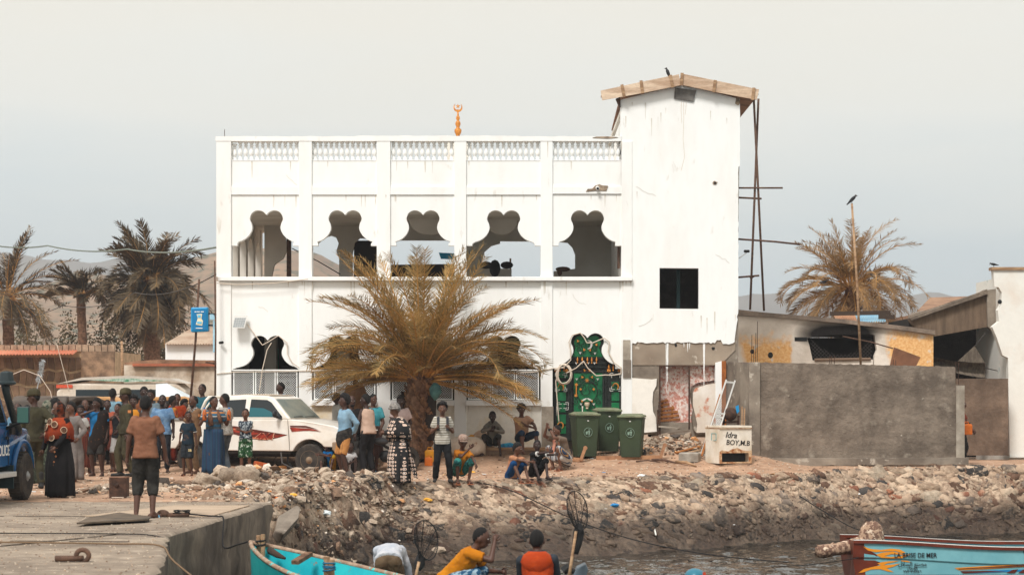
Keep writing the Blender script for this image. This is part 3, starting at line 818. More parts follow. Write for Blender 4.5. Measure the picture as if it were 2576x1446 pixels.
def scroll(cx,cy,r,turns=1.3,a0=0,sgn=1,tr=.008):
    pts = []
    for i in range(22):
        t = i / 21; a = R(a0) + sgn * t * turns * 2 * math.pi; rr = r * (1 - .75 * t)
        pts.append((bx(cx + rr * math.cos(a)),GY - .03,bz(cy - rr * math.sin(a))))
    b = MB(); b.tube(pts,tr,5); b.build('scroll',gblack,gate,world=True)
scroll(1477,982,26,1.0); 
pts = [(bx(1477 + 26 * math.cos(t * .2)),GY - .03,bz(985 - 28 * math.sin(t * .2))) for t in range(33)]
b = MB(); b.tube(pts,.011,5); b.build('ring',gblack,gate,world=True)
for sx in (-1,1):
    for dx,y,r_ in ((14,950,9),(22,963,8),(32,985,7),(30,1010,8),(17,1022,8),(10,975,9),(10,868,9),(24,866,7),(14,886,7),(22,878,6)):
        scroll(1477 + sx * dx,y,r_,1.2,90,sx)
gb = MB()
def star(b,cx,cy,r0,r1,n,y=GY - .045,th=.015,a0=90):
    pl = []
    for k in range(2 * n):
        a = R(a0) + math.pi * k / n; r_ = r0 if k % 2 == 0 else r1
        pl.append((cx + r_ * math.cos(a),cy - r_ * math.sin(a)))
    b.prism(gp(pl),y,y + th)
def orn(name,f,mat=gold):
    b = MB(); f(b); b.build(name,mat,gate,world=True)
orn('star',lambda b: star(b,1477,956,6.5,2.4,8))
for x,y in ((1399,931),(1426,932),(1532,931),(1559,931)): orn('flower',lambda b: star(b,x,y,5.5,3.8,6))
for x,y in ((1471,931),(1484,931),(1465,948),(1490,948),(1465,999 + 9),(1489,1008),(1454,857),(1501,866),(1470,879),(1485,880)):
    orn('leaf',lambda b: (star(b,x,y,4.6,1.7,3,a0=120 if x < 1477 else 60),star(b,x,y + 1,2.4,1.8,5,y=GY - .06)))
for x,y in ((1451,953),(1504,953),(1450,913),(1465,913),(1480,913),(1496,913),(1462,1016),(1494,1016),(1460,887),(1497,888)):
    orn('leaf',lambda b: star(b,x,y,4.4,1.6,3,a0=30),silver)
for x,y in ((1461,979),(1494,979)): orn('boss',lambda b: b.tube([(bx(x),GY - .07,bz(y)),(bx(x),GY - .03,bz(y))],[.02,.032],12))
orn('handle',lambda b: (star(b,1450,967,5,2.6,6),star(b,1449,994,5,2.6,6),b.tube([(bx(1450),GY - .04,bz(967)),(bx(1450),GY - .04,bz(994))],.014,6)))
for x,y in ((1411,974),(1549,972),(1410,1070)):
    orn('curl',lambda b: b.tube([(bx(x + 7 * math.cos(R(a))),GY - .05,bz(y - 8 * math.sin(R(a)))) for a in range(-60,200,20)],[.008 + .012 * math.sin(i / 12 * 3.1) for i in range(13)],6))
for xs_,y in (((1453,1465,1478,1489,1501),906),((1409,1419),926),((1532,1543),925)):
    for x in xs_: orn('spear',lambda b: (b.lathe([(.001,-.08),(.02,-.065),(.009,-.045),(.012,-.02),(.024,.0),(.016,.045),(.002,.09)],(bx(x),GY - .05,bz(y)),6)))
for a,y0,y1 in ((1397,938,984),(1535,938,983),(1401,1012,1030)):
    def br(b):
        for sx,ex in ((a,1),(a + 29,-1)):
            for sy,ey in ((y0,1),(y1,-1)):
                for d in (0,4):
                    b.obox((bx(sx + ex * d),GY - .045,bz(sy + ey * d)),(bx(sx + ex * (d + 8)),GY - .045,bz(sy + ey * d)),.014,.014,(0,1,0))
                    b.obox((bx(sx + ex * d),GY - .045,bz(sy + ey * (d))),(bx(sx + ex * d),GY - .045,bz(sy + ey * (d + 8))),.014,.014,(0,1,0))
    orn('bracket',br,silver)
orn('crescent',lambda b: b.prism(gp([(1480 + 11 * math.cos(R(a)),866 - 12 * math.sin(R(a))) for a in range(-100,101,20)] + [(1480 + 6 * math.cos(R(a)),866 - 9 * math.sin(R(a))) for a in range(100,-101,-20)]),GY - .05,GY - .035),silver)
orn('vase',lambda b: b.lathe([(.025,-.08),(.036,-.07),(.024,-.05),(.055,0),(.066,.05),(.055,.08),(.07,.095)],(bx(1477),GY - .08,bz(1020)),14),M('vase',s(214,196,168),.6,bump=0))
orn('petal',lambda b: [b.ell((bx(1477 + sx * 7),GY - .05,bz(1005)),(.075,.01,.022),10,6,Matrix.Rotation(R(28 * sx),3,'Y')) for sx in (-1,1)],silver)

# ---- small fittings on the facade
sp_ = thing('solar_panel','small solar panel tilted on the white facade at the left','solar panel',(bx(605),BY - .2,bz(812)))
b = MB(); v0 = [(bx(591),BY - .12,bz(797)),(bx(624),BY - .12,bz(797)),(bx(619),BY - .28,bz(826)),(bx(587),BY - .28,bz(826))]
b.prismv(v0,(0,.02,.03)); b.build('frame',silver,sp_,world=True)
ps = MB()
cmid = [Vector(v) for v in v0]
for r_ in range(4):
    for c_ in range(5):
        def pt(u,v): return (cmid[0].lerp(cmid[1],u)).lerp(cmid[3].lerp(cmid[2],u),v) + Vector((0,-.006,-.006))
        u0,u1,w0,w1 = .07 + .172 * c_,.07 + .172 * c_ + .16,.08 + .21 * r_,.08 + .21 * r_ + .195
        ps.add([pt(u0,w0),pt(u1,w0),pt(u1,w1),pt(u0,w1)],[(3,2,1,0)])
o = ps.build('cells',M('solar',s(128,132,130),.35,s(108,112,112),20,bump=0),sp_,world=True); o['kind'] = 'stuff'
def wire(name,label,pts,r=.012,mat=cable,cat='cable',sag=0,n=6,group=None):
    """pts: (px, py, Y)"""
    P_ = [P(*p) for p in pts]; out_ = []
    for a,c in zip(P_,P_[1:]):
        for i in range(8):
            t = i / 8; q = a.lerp(c,t); q.z -= sag * 4 * t * (1 - t); out_.append(q)
    out_.append(P_[-1])
    t = thing(name,label,cat,tuple(out_[0])); 
    if group: t['group'] = group
    b = MB(); b.tube(out_,r,n); o = b.build('strand',mat,t,world=True,smooth=True); return t
def solo(mb,name,mat,label,cat,loc=None,smooth=False,bevel=0,group=None,kind=None):
    """one-mesh thing whose origin is at loc (mesh given in world coordinates)"""
    if loc is None:
        n = len(mb.v); loc = (sum(v[0] for v in mb.v) / n,sum(v[1] for v in mb.v) / n,min(v[2] for v in mb.v))
    mb.v = [(a - loc[0],b - loc[1],c - loc[2]) for a,b,c in mb.v]
    o = mb.build(name,mat,smooth=smooth,bevel=bevel); o.location = loc
    return tag(o,label,cat,group,kind)
yf = BY - .06
wire('cable','pale cable looping over the lobes of the left lower arch',[(622,815,yf),(660,868,yf),(678,858,yf),(700,844,yf),(722,862,yf),(723,890,yf),(735,912,yf),(752,924,yf)],.012)
wire('cable','pale hanging cord dropping through the left lower arch',[(683,862,yf),(672,880,yf),(660,930,yf),(652,985,yf)],.013)
wire('cable','long pale cable strung along the tops of the window grilles',[(545,940,yf),(585,936,yf),(700,934,yf),(780,932,yf),(850,944,yf),(905,938,yf),(980,945,yf),(1140,946,yf),(1190,942,yf),(1340,936,yf),(1392,926,yf),(1420,925,yf)],.011)
wire('cable','thin cable drooping under the upper sill at the left corner',[(545,712,yf - .12),(600,716,yf - .12),(690,712,yf - .12),(740,706,yf - .12),(775,702,yf - .12)],.010)
al2 = [(x,y) for x,y in al]
wire('cable','white cable draped around the lobed top of the green gate',[(1395,930,yf),(1420,922,yf),(1436,905,yf),(1435,880,yf),(1431,860,yf),(1440,843,yf),(1460,837,yf),(1470,850,yf),(1476,862,yf),(1492,862,yf),(1520,850,yf),(1533,860,yf),(1530,885,yf),(1545,912,yf),(1563,925,yf),(1562,940,yf),(1545,943,yf),(1520,943,yf),(1500,945,yf),(1478,925,yf),(1468,908,yf),(1450,925,yf),(1425,938,yf)],.015)
def coil(name,label,cx,cy,rx,ry,Y,n=4,r=.012,mat=cable):
    b = MB(); pts = []
    for i in range(n * 20 + 1):
        a = 2 * math.pi * i / 20; w = 1 - .12 * (i // 20) / n * (1 + .4 * math.sin(i))
        q = P(cx + rx * w * math.cos(a) + 1.5 * math.sin(i * .37),cy - ry * w * math.sin(a),Y); q.y -= .004 * i / 20 * 3; pts.append(q)
    b.tube(pts,r,6); return solo(b,name,mat,label,'hose',smooth=True)
coil('hose_coil','coiled pale hose hung on the left leaf of the green gate',1419,941,19,26,BY - .02,5,.014)
coil('hose_coil','coiled pale hose hanging between two window grilles beside the palm',1185,962,27,38,BY - .08,5,.013)
wire('hose','loose pale hose end hanging down the left gate leaf',[(1404,938,BY - .02),(1398,960,BY - .02),(1402,1010,BY - .02),(1406,1062,BY - .02)],.014,cat='hose')

# crescent finial on a dome behind the parapet
fin = thing('finial','gold crescent and star finial rising behind the white parapet','finial',tuple(P(1152,345,55)))
Yf = 55; pxm = Yf / FPX
b = MB(); z0 = Z_(352,Yf)
b.lathe([(.05,0),(.05,.12),(.09,.2),(.1,.27),(.05,.33),(.045,.36),(.075,.43),(.06,.5),(.03,.53),(.055,.58),(.05,.63),(.025,.67),(.02,.82),(.01,.85)],(X_(1152,Yf),Yf,z0),12); b.build('stem',gold,fin,world=True,smooth=True)
cx,cz = X_(1152,Yf),Z_(271,Yf); b = MB()
pl = [(cx + .125 * math.cos(R(a)),cz + .125 * math.sin(R(a))) for a in range(130,411,14)] + [(cx + .095 * math.cos(R(a)),cz + .03 + .1 * math.sin(R(a))) for a in range(404,135,-14)]
b.prism(pl,Yf - .02,Yf + .02); b.build('crescent',gold,fin,world=True)
b = MB(); pl = [(cx + (.07 if k % 2 == 0 else .027) * math.cos(R(90 + 36 * k)),cz + .035 + (.07 if k % 2 == 0 else .027) * math.sin(R(90 + 36 * k))) for k in range(10)]
b.prism(pl,Yf - .015,Yf + .015); b.build('star',gold,fin,world=True)
b = MB(); b.box(X_(1060,55),X_(1250,55),54.8,56.0,bz(524) + .35,Z_(420,55)); b.box(X_(1120,55),X_(1185,55),54.7,55.6,Z_(421,55),Z_(351,55)); wpart(b,'stair_head',white2)
b = MB(); b.tube([P(565,346,BY),P(565,326,BY)],.008,5); wpart(b,'rebar',rust)
# things seen through the upper arches
b = MB(); b.prism([(X_(x,53),Z_(y,53)) for x,y in ((1104,636),(1143,638),(1140,652),(1109,651))],52.9,53.05); solo(b,'awning',M('blue_awning',s(26,150,196),.6,bump=0),'small blue awning seen through the middle upper arch','awning')
blk = M('black_cloth',s(24,24,26),.9,bump=.3,fine=.1)
b = MB(); b.ell(P(1223,667,52.5),(.17,.1,.1),10,6); b.ell(P(1245,675,52.5),(.15,.1,.23),10,6); b.ell(P(1275,667,52.5),(.17,.1,.1),10,6)
solo(b,'cloth_bundle',blk,'dark bundles of cloth lying on a low wall in the fourth upper arch','bundle',smooth=True)
b = MB(); b.obox(P(1284,678,53),P(1284,650,53),.05,.05,(0,1,0)); solo(b,'wood_post',wood,'short wooden post on the low wall in the fourth upper arch','post')
b = MB(); b.ell(P(1416,677,53),(.2,.1,.07),10,6); b.ell(P(1408,683,53),(.07,.1,.12),8,6); solo(b,'cloth_bundle',M('brown_cloth',s(98,70,52),.9,bump=.3),'brown cloth thrown over the low wall in the right upper arch','bundle',smooth=True)

# scaffold poles
sc_ = thing('scaffold','two tall crossed rusty scaffold poles with short putlogs beside the tower','scaffold',(bx(1900),BY + .3,1.5))
for pts,r_ in (([(1895,222,49.2),(1922,782,49.4)],.028),([(1908,249,49.5),(1887,779,49.1)],.028),([(1852,473,49.25),(1969,473,49.25)],.022),([(1852,497,49.35),(1916,500,49.3)],.024),([(1850,601,49.3),(1950,608,49.3),(2013,615,49.3)],.024),([(1852,698,49.3),(1910,693,49.2)],.024)):
    b = MB(); b.tube([P(*p) for p in pts],r_,8); b.build('pole',rust_pipe,sc_,world=True,smooth=True)
b = MB(); b.obox(P(1898,694,49.2),P(1887,700,49.2),.05,.05); b.build('clamp',rust,sc_,world=True)
cm = thing('camera','small security camera on a thin arm at the tower corner','security camera',tuple(P(1856,652,49.2)))
b = MB(); b.tube([P(1856,652,49.2),P(1878,636,49.1)],.01,6); b.build('arm',silver,cm,world=True)
b = MB(); b.tube([P(1873,632,49.1),P(1884,632,49.0)],.035,8); b.build('body',black,cm,world=True)

# ------------------------------------------------------------------ palms
leafm = leafy(M('palm_leaf',s(182,146,88),.6,s(128,110,70),1.6,bump=0,fine=.2,rv=.42,spec=.3))
leafm2 = leafy(M('palm_leaf_dry',s(172,138,94),.6,s(124,100,70),2,bump=0,fine=.2,rv=.25))
leafg = M('palm_leaf_far',s(104,86,60),.7,s(76,64,48),1.2,bump=0,fine=.15,rv=.25)
rachism = M('palm_rachis',s(190,140,76),.6,bump=0,fine=.1)
trunkm = M('palm_trunk',s(138,104,80),.95,s(88,62,46),9,bump=1,bscale=22,fine=.3,bdist=.03)
def frond_data(L_,droop,n=42,ll=.34,seed=0,bend=0,wind=None,vee=.5,lw=.022,strip=0):
    """frond along +X from origin, drooping in -Z; returns (rachis MB, leaf MB)"""
    rnd = random.Random(seed); pts = []; p = Vector((0,0,0)); a = 0.0
    K = 16
    for i in range(K + 1):
        pts.append(p.copy()); t = i / K
        a = -droop * t ** 1.5
        d = Vector((math.cos(a),bend * t,math.sin(a)))
        if wind is not None: d = (d + wind * t * 1.2)
        d.normalize(); p = p + d * L_ / K
    r = MB(); r.tube(pts,[.022 * (1 - i / K * .85) * L_ / 2.4 for i in range(K + 1)],5)
    m = MB()
    for k in range(n):
        t = .16 + .84 * k / n + rnd.uniform(-.006,.006); f = min(t,.999) * K; i = int(f)
        q = pts[i].lerp(pts[i + 1],f - i); d = (pts[i + 1] - pts[i]).normalized()
        sd = d.cross(Vector((0,0,1))).normalized(); up = sd.cross(d)
        w = math.sin(min(1,(1 - t) * 1.6 + .25) * math.pi / 2) * (.55 + .45 * min(1,(t - .1) * 4))
        for sg in (1,-1):
            if rnd.random() < strip: continue
            l = ll * w * rnd.uniform(.8,1.15)
            v = (d * rnd.uniform(.5,1.1) + sd * sg * rnd.uniform(.45,1.0) + up * (vee * rnd.uniform(-.3,1.1))).normalized()
            if wind is not None: v = (v + wind * .6).normalized()
            e = q + v * l + Vector((0,0,-rnd.uniform(.05,.3) * l)); mid = q.lerp(e,.5) + Vector((0,0,.04 * l))
            wv = d.cross(v).cross(v).normalized() * lw * rnd.uniform(.7,1.2)
            wv2 = (wv + up * rnd.uniform(-1,1) * lw * .6) * .5
            m.add([q - wv * .4,q + wv * .4,mid + wv * .55,mid - wv * .55,e],[(0,1,2,3),(3,2,4)])
    return r,m
def palm(label,base,top,r0,r1,specs,leaf=leafm,seed=0,group=None,ll=.34,n=42,wind=None,lw=.022,bases=True,strip=0):
    """specs: list of (azimuth deg, elevation deg, length, droop, bend)"""
    base,top = Vector(base),Vector(top); rnd = random.Random(seed)
    t = thing('palm_tree',label,'palm tree',tuple(base),0,group)
    b = MB(); K = 14; pts = []; rs = []
    for i in range(K + 1):
        u = i / K; pts.append((top - base) * u + Vector((.06 * math.sin(u * 3 + seed),.03 * math.sin(u * 5),0)) * (1 if K > 3 else 0)); rs.append(lerp(r0,r1,u) * (1 + .06 * (-1) ** i))
    pts[0] = pts[0] - Vector((0,0,.3))
    b.tube(pts,rs,12); b.build('trunk',trunkm,t,smooth=True)
    if bases:      # stubs of old leaf bases in spirals up the trunk
        m = MB(); N = int((top - base).length / .05) + 6
        for k in range(N):
            for q in range(5):
                u = (k + .5) / N; a = q * 2 * math.pi / 5 + k * 2.4; c = (top - base) * u; rr = lerp(r0,r1,u)
                o_ = Vector((math.cos(a),math.sin(a),0)); tt = Vector((-o_.y,o_.x,0))
                z = rnd.uniform(.06,.16) * (1.6 if u > .75 else 1); ww = rnd.uniform(.03,.06)
                p0 = c + o_ * rr * .9; e = c + o_ * (rr * 1.0 + .04 + .07 * u) + Vector((0,0,z))
                m.add([p0 - tt * ww,p0 + tt * ww,e + tt * ww * .5,e - tt * ww * .5,p0 + Vector((0,0,-.03)) + o_ * .04,e + o_ * .025 + Vector((0,0,-.02))],
                      [(0,1,2,3),(0,4,1),(1,4,5,2),(2,5,3),(0,3,5,4)])
        o = m.build('leaf_base',M('leaf_base',s(158,118,84),.95,s(84,58,42),7,bump=.6,bscale=30,fine=.3),t); o['kind'] = 'stuff'
    var = {}
    for az,el,L_,droop,bend in specs:
        key = (round(L_,1),round(droop,1),round(bend,1),rnd.randrange(3))
        if key not in var or wind is not None:
            r,m = frond_data(L_,droop,n,ll,rnd.random() * 1e6,bend,wind if wind is None else Matrix.Rotation(-R(az),3,'Z') @ wind,lw=lw,strip=strip)
            rd = r.data('rachis'); rd.materials.append(rachism)
            md = m.data('frond'); md.materials.append(leaf); var[key] = (rd,md)
        rd,md = var[key]
        f = bpy.data.objects.new('frond',md); COL.objects.link(f); f.parent = t
        f.rotation_euler = (R(rnd.uniform(-25,25)),-R(el),R(az))
        f.location = (top - base) + Vector((math.cos(R(az)) * r1 * .5,math.sin(R(az)) * r1 * .5,rnd.uniform(-.12,.08)))
        g = bpy.data.objects.new('rachis',rd); COL.objects.link(g); g.parent = f
    return t
rnd = random.Random(11)
def fan(n,lo,hi,L0,L1,d0,d1,az0=0,az1=360,flat=None):
    out_ = []
    for i in range(n):
        el = rnd.uniform(lo,hi); az = az0 + (az1 - az0) * (i + rnd.uniform(-.4,.4)) / n
        out_.append((az,el,rnd.uniform(L0,L1),rnd.uniform(d0,d1),rnd.uniform(-.15,.15)))
    return out_
# large palm in front of the facade
mp_b = P(1052,1122,46.6); mp_t = P(1060,948,46.6)
specs = fan(20,66,88,2.9,3.5,.2,.7) + fan(28,42,68,2.5,3.3,.4,1.3) + fan(28,20,42,2.3,3.2,.4,1.3) + fan(14,4,20,2.0,2.8,.3,.8) + fan(5,36,50,2.8,3.3,1.4,1.9,140,220) + fan(6,34,50,2.8,3.3,1.4,1.9,-40,40) + fan(9,-8,14,2.2,2.8,.4,.8,150,210) + fan(9,-12,12,2.2,2.9,.4,.8,-30,30)
palm('tall thick-trunked date palm with tawny fronds in front of the white building',mp_b,mp_t,.31,.27,specs,leafm,3,ll=.45,n=88,lw=.0155,strip=.06)
# palm behind the burnt house, right
YR = 63
palm('date palm with drooping brown fronds rising behind the burnt house at the right',P(2140,960,YR),P(2140,722,YR),.22,.26,
     fan(20,50,88,2.0,2.7,.5,1.3) + fan(26,20,50,2.2,2.7,1.2,2.1) + fan(26,-10,20,2.1,2.6,1.3,1.9) + fan(16,-50,-10,1.8,2.4,.6,1.2),leafm2,5,ll=.38,n=56,wind=Vector((-.18,0,0)),lw=.02,bases=False,strip=.1)
# palms at the left, further back and bent by the wind
gl = None
palm('left edge palm with arching grey fronds cut by the picture edge',P(20,990,88),P(16,745,88),.25,.25,
     fan(16,45,85,2.9,3.6,.4,1.1) + fan(20,5,45,2.4,3.2,.9,1.6) + fan(18,-35,5,2.4,3.2,.8,1.3),leafg,6,ll=.52,n=40,lw=.036,bases=False)
palm('small windblown palm between the two big palms over the stone house',P(205,990,96),P(205,740,96),.22,.22,
     fan(20,30,80,1.5,2.1,.6,1.4) + fan(14,0,30,1.5,2.0,.9,1.5),leafg,7,ll=.5,n=36,wind=Vector((-.55,0,.12)),lw=.05,bases=False)
palm('biggest windblown palm with a heavy skirt of hanging fronds left of the building',P(385,1000,92),P(376,705,92),.35,.45,
     fan(34,40,88,2.2,3.0,.6,1.5) + fan(30,0,40,1.8,2.4,1.3,2.1) + fan(36,-55,0,2.4,3.3,.8,1.4) + fan(20,-75,-45,2.5,3.6,.2,.6),leafg,8,ll=.62,n=40,wind=Vector((-.2,0,.05)),lw=.05,bases=False)
# dark scrub under the left palms
scrub = M('scrub_leaf',s(82,74,52),.9,s(110,96,66),1.5,bump=0,fine=.2)
def bush(label,cx,cy,Y,rx,rz,n=900,seed=0,mat=scrub,leaf=.16):
    rnd2 = random.Random(seed); t = thing('bush',label,'bush',(X_(cx,Y),Y,0)); m = MB()
    for k in range(n):
        a = rnd2.uniform(0,math.pi * 2); u = rnd2.uniform(0,1); rr = (.55 + .45 * rnd2.random()) * (1 + .25 * math.sin(a * 3 + seed))
        c = Vector((rx * rr * math.cos(a) * math.sqrt(1 - u * u * .8),rx * .6 * rr * math.sin(a) * math.sqrt(1 - u * u * .8),rz * u * rr + .2))
        d = Vector((rnd2.uniform(-1,1),rnd2.uniform(-1,1),rnd2.uniform(-.3,1))).normalized() * leaf; e = d.cross(Vector((rnd2.random(),rnd2.random(),rnd2.random()))).normalized() * leaf * .5
        m.add([c,c + d * .5 + e,c + d * 1.6,c + d * .5 - e],[(0,1,2,3)])
    m.build('crown',mat,t)
    b = MB()
    for k in range(4): b.tube([(rnd2.uniform(-.2,.2),0,0),(rnd2.uniform(-1,1) * rx * .5,0,rz * .7)],[.06,.02],5)
    b.build('stem',trunkm,t)
for i,(x,Y,rx,rz,lb) in enumerate(((110,97,1.9,5.2,'dark bushy scrub under the left edge palm'),(215,100,2.2,5.0,'low brown bush under the small windblown palm'),(300,98,2.2,5.6,'dense dark bush left of the biggest palm trunk'),(440,96,1.6,5.0,'dark bush beside the white shed behind the biggest palm'),(385,102,2.4,5.6,'shaded bush directly behind the biggest palm trunk'),(30,99,2.0,5.0,'scrubby bush behind the stone house at the left edge'),(2310,72,1.1,2.9,'dry bush beside the tin roof under the right palm'))):
    bush(lb,x,0,Y,rx,rz,seed=i,n=6500,leaf=.10)

# ------------------------------------------------------------------ left background houses
def corr_roof(b,p00,p10,p11,p01,n=24,amp=.03):
    """corrugated sheet between four corners (ridges run p00->p01)"""
    p00,p10,p11,p01 = map(Vector,(p00,p10,p11,p01)); vs = []; fs = []
    nn = (p10 - p00).cross(p01 - p00).normalized()
    for i in range(n * 2 + 1):
        u = i / (n * 2); o_ = nn * (amp if i % 2 else -amp) * .5
        vs += [p00.lerp(p10,u) + o_,p01.lerp(p11,u) + o_]
    for i in range(n * 2): fs.append((2 * i,2 * i + 2,2 * i + 3,2 * i + 1))
    b.add(vs,fs); return b
YS = 70
sh = thing('stone_house','low stone house with a reddish sheet awning at the far left','house',(X_(100,YS),YS,0))
mort = M('pale_mortar',s(196,168,134),.95,s(168,142,112),3,bump=.4,fine=.1)
b = MB(); b.box(X_(-80,YS),X_(288,YS),YS,YS + 5,0,Z_(884,YS)); b.build('wall',mort,sh,world=True)
b = MB(); b.box(X_(205,YS),X_(288,YS) + .02,YS - .1,YS - .005,0,Z_(884,YS)); b.build('rubble_wall',M('rubble_wall',s(158,128,102),.95,s(104,84,68),2.5,bump=1,bscale=8,fine=.3),sh,world=True)
stm = M('stone',s(134,108,86),.95,s(104,84,68),3,bump=.5,fine=.15,rv=.3,rand4=True)
rnd = random.Random(5); cols,rows = 15,6
gx = [[(X_(-60,YS) + (X_(203,YS) - X_(-60,YS)) * (i + (rnd.uniform(-.25,.25) if 0 < i < cols else 0) + (.35 if j % 2 else 0)) / cols,lerp(.15,Z_(896,YS),(j + (rnd.uniform(-.18,.18) if 0 < j < rows else 0)) / rows)) for i in range(cols + 1)] for j in range(rows + 1)]
for j in range(rows):
    for i in range(cols):
        q = [gx[j][i],gx[j][i + 1],gx[j + 1][i + 1],gx[j + 1][i]]
        c = (sum(p[0] for p in q) / 4,sum(p[1] for p in q) / 4)
        q = [(c[0] + (p[0] - c[0]) * .84,c[1] + (p[1] - c[1]) * .82) for p in q]
        b = MB(); b.prism(q,YS - .05,YS - .002); b.build('stone',stm,sh,world=True)
b = MB(); pts = [(X_(82,YS) + .62 * math.cos(R(a)),.75 + .62 * math.sin(R(a))) for a in range(0,181,15)]
b.prism([(pts[-1][0],.1)] + pts[::-1] + [(pts[0][0],.1)],YS - .09,YS - .06); b.build('arched_niche',M('niche',s(92,72,56),.9,bump=.2),sh,world=True)
for k in range(11):
    a0,a1 = R(180 * k / 11 + 1.5),R(180 * (k + 1) / 11 - 1.5); b = MB()
    b.prism([(X_(82,YS) + r_ * math.cos(a),.75 + r_ * math.sin(a)) for r_,a in ((.66,a0),(1.0,a0),(1.0,a1),(.66,a1))],YS - .1,YS - .055); b.build('arch_stone',stm,sh,world=True)
for k in range(22):
    x0 = -70 + k * 16.3; b = MB(); b.box(X_(x0,YS) + .01,X_(x0 + 15,YS),YS - .06,YS + .25,Z_(884,YS) + .003,Z_(868 - 1.0 * (k > 13),YS) + rnd.uniform(-.02,.02)); b.build('coping_block',M('coping',s(176,150,126),.95,s(140,116,96),4,bump=.5,fine=.15,rv=.12),sh,world=True)
b = MB(); corr_roof(b,(X_(-70,YS),YS - .9,Z_(894,YS)),(X_(196,YS),YS - .9,Z_(892,YS)),(X_(196,YS),YS + .1,Z_(879,YS)),(X_(-70,YS),YS + .1,Z_(879,YS)),34,.05); b.build('sheet_awning',M('red_sheet',s(196,112,84),.7,s(216,148,116),1.2,bump=0,fine=.1),sh,world=True)
# low plaster wall with a red coping
YL = 64
lw_ = thing('wall','low stained plaster wall with a red-brown top left of the white building','wall',(X_(430,YL),YL,0))
stain = M('stained_plaster',s(214,200,182),.95,s(166,144,122),.8,.42,.56,bump=.4,fine=.1,col3=s(110,94,80),scale3=.9,t3=(.56,.68))
b = MB(); b.box(X_(312,YL),X_(548,YL),YL,YL + .3,0,Z_(918,YL)); b.build('wall',stain,lw_,world=True)
b = MB(); b.prism([(X_(x,YL),Z_(y,YL)) for x,y in ((312,912),(340,908),(400,904),(545,906),(548,918),(312,919))],YL + .05,YL + 2.5); b.build('roof',M('mud_roof',s(160,124,98),.95,s(120,92,72),2,bump=.6,fine=.2),lw_,world=True)
b = MB(); b.box(X_(335,YL),X_(548,YL),YL - .12,YL - .002,Z_(921,YL),Z_(914,YL)); b.build('coping',M('red_coping',s(186,108,78),.8,s(140,84,62),2,bump=.2),lw_,world=True)
b = MB(); b.box(X_(490,YL),X_(530,YL),YL - .03,YL - .002,.2,1.5); b.build('shutter',M('teal_shutter',s(40,92,92),.8,bump=0),lw_,world=True)
YW = 67
ws = thing('shed','white shed with a pale corrugated gable roof behind the low wall','shed',(X_(480,YW),YW,0))
b = MB(); b.box(X_(416,YW),X_(546,YW),YW,YW + 4,0,Z_(864,YW)); b.build('wall',white,ws,world=True)
b = MB(); corr_roof(b,(X_(414,YW),YW - .2,Z_(866,YW)),(X_(552,YW),YW - .2,Z_(866,YW)),(X_(552,YW),YW + 2,Z_(818,YW)),(X_(455,YW),YW + 2,Z_(822,YW)),20,.05)
corr_roof(b,(X_(455,YW),YW + 2,Z_(822,YW)),(X_(552,YW),YW + 2,Z_(818,YW)),(X_(552,YW),YW + 4.2,Z_(860,YW)),(X_(414,YW),YW + 4.2,Z_(860,YW)),20,.05)
b.build('roof',M('pale_sheet',s(214,196,176),.7,s(186,158,136),1.5,bump=0,fine=.05),ws,world=True)
# poles, sign, cables
def pole(label,p0,p1,r=.03,mat=rust_pipe,cat='pole',name='pole'):
    b = MB(); b.tube([p0,(Vector(p0) + Vector(p1)) / 2 + Vector((.02,0,0)),p1],[r,r,r * .85],8); return solo(b,name,mat,label,cat,tuple(p0),smooth=True)
pole('leaning rusty pole that carries the blue light box sign',P(479,1010,50),P(501,702,50),.03)
pole('thin dark pole standing against the left corner of the building',P(541,1010,48.7),P(540,656,48.7),.022)
pole('pale thin post in front of the bushes behind the stone house',P(307,975,68),P(306,858,68),.05,wood)
sg = thing('sign','blue light box sign with a drawing of a phone on the leaning pole','sign',tuple(P(505,836,49.9)))
b = MB(); b.prism([(X_(x,49.9),Z_(y,49.9)) for x,y in ((483,774),(526,773),(527,834),(483,836))],49.7,49.95); b.build('box',M('sign_blue',s(16,142,196),.4,bump=0,fine=0),sg,world=True,bevel=.03)
b = MB(); b.prism([(X_(x,49.9),Z_(y,49.9)) for x,y in ((487,779),(522,778),(523,830),(487,831))],49.69,49.699); b.build('panel',M('sign_blue2',s(12,118,172),.4,bump=0,fine=0),sg,world=True)
b = MB(); b.prism([(X_(x,49.9),Z_(y,49.9)) for x,y in ((498,791),(512,790),(510,802),(514,808),(512,820),(496,817),(499,808),(501,800))],49.68,49.689); b.build('phone_picture',M('sign_cream',s(236,224,190),.4,bump=0,fine=0),sg,world=True)
b = MB(); b.prism([(X_(x,49.9),Z_(y,49.9)) for x,y in ((500,793),(509,793),(508,800),(502,800))],49.67,49.679); b.prism([(X_(x,49.9),Z_(y,49.9)) for x,y in ((500,809),(511,810),(510,816),(499,814))],49.67,49.679); o = b.build('phone_screen',M('sign_sky',s(110,190,222),.4,bump=0,fine=0),sg,world=True); o['kind'] = 'stuff'
sgw = M('sign_white',s(240,240,236),.5,bump=0,fine=0)
b = MB()
for x0,x1,y in ((493,498,785),(499,506,785),(508,516,785),(496,513,826)): b.box(X_(x0,49.9),X_(x1,49.9),49.68,49.69,Z_(y + 1,49.9),Z_(y - 1,49.9))
b.build('lettering',sgw,sg,world=True)
b = MB(); b.obox(P(527,789,49.8),P(545,790,49.3),.04,.04); b.obox(P(527,818,49.8),P(545,819,49.3),.04,.04); b.build('bracket',black,sg,world=True)
lb = M('pale_blue_paint',s(168,208,224),.7,s(140,180,200),3,bump=0)
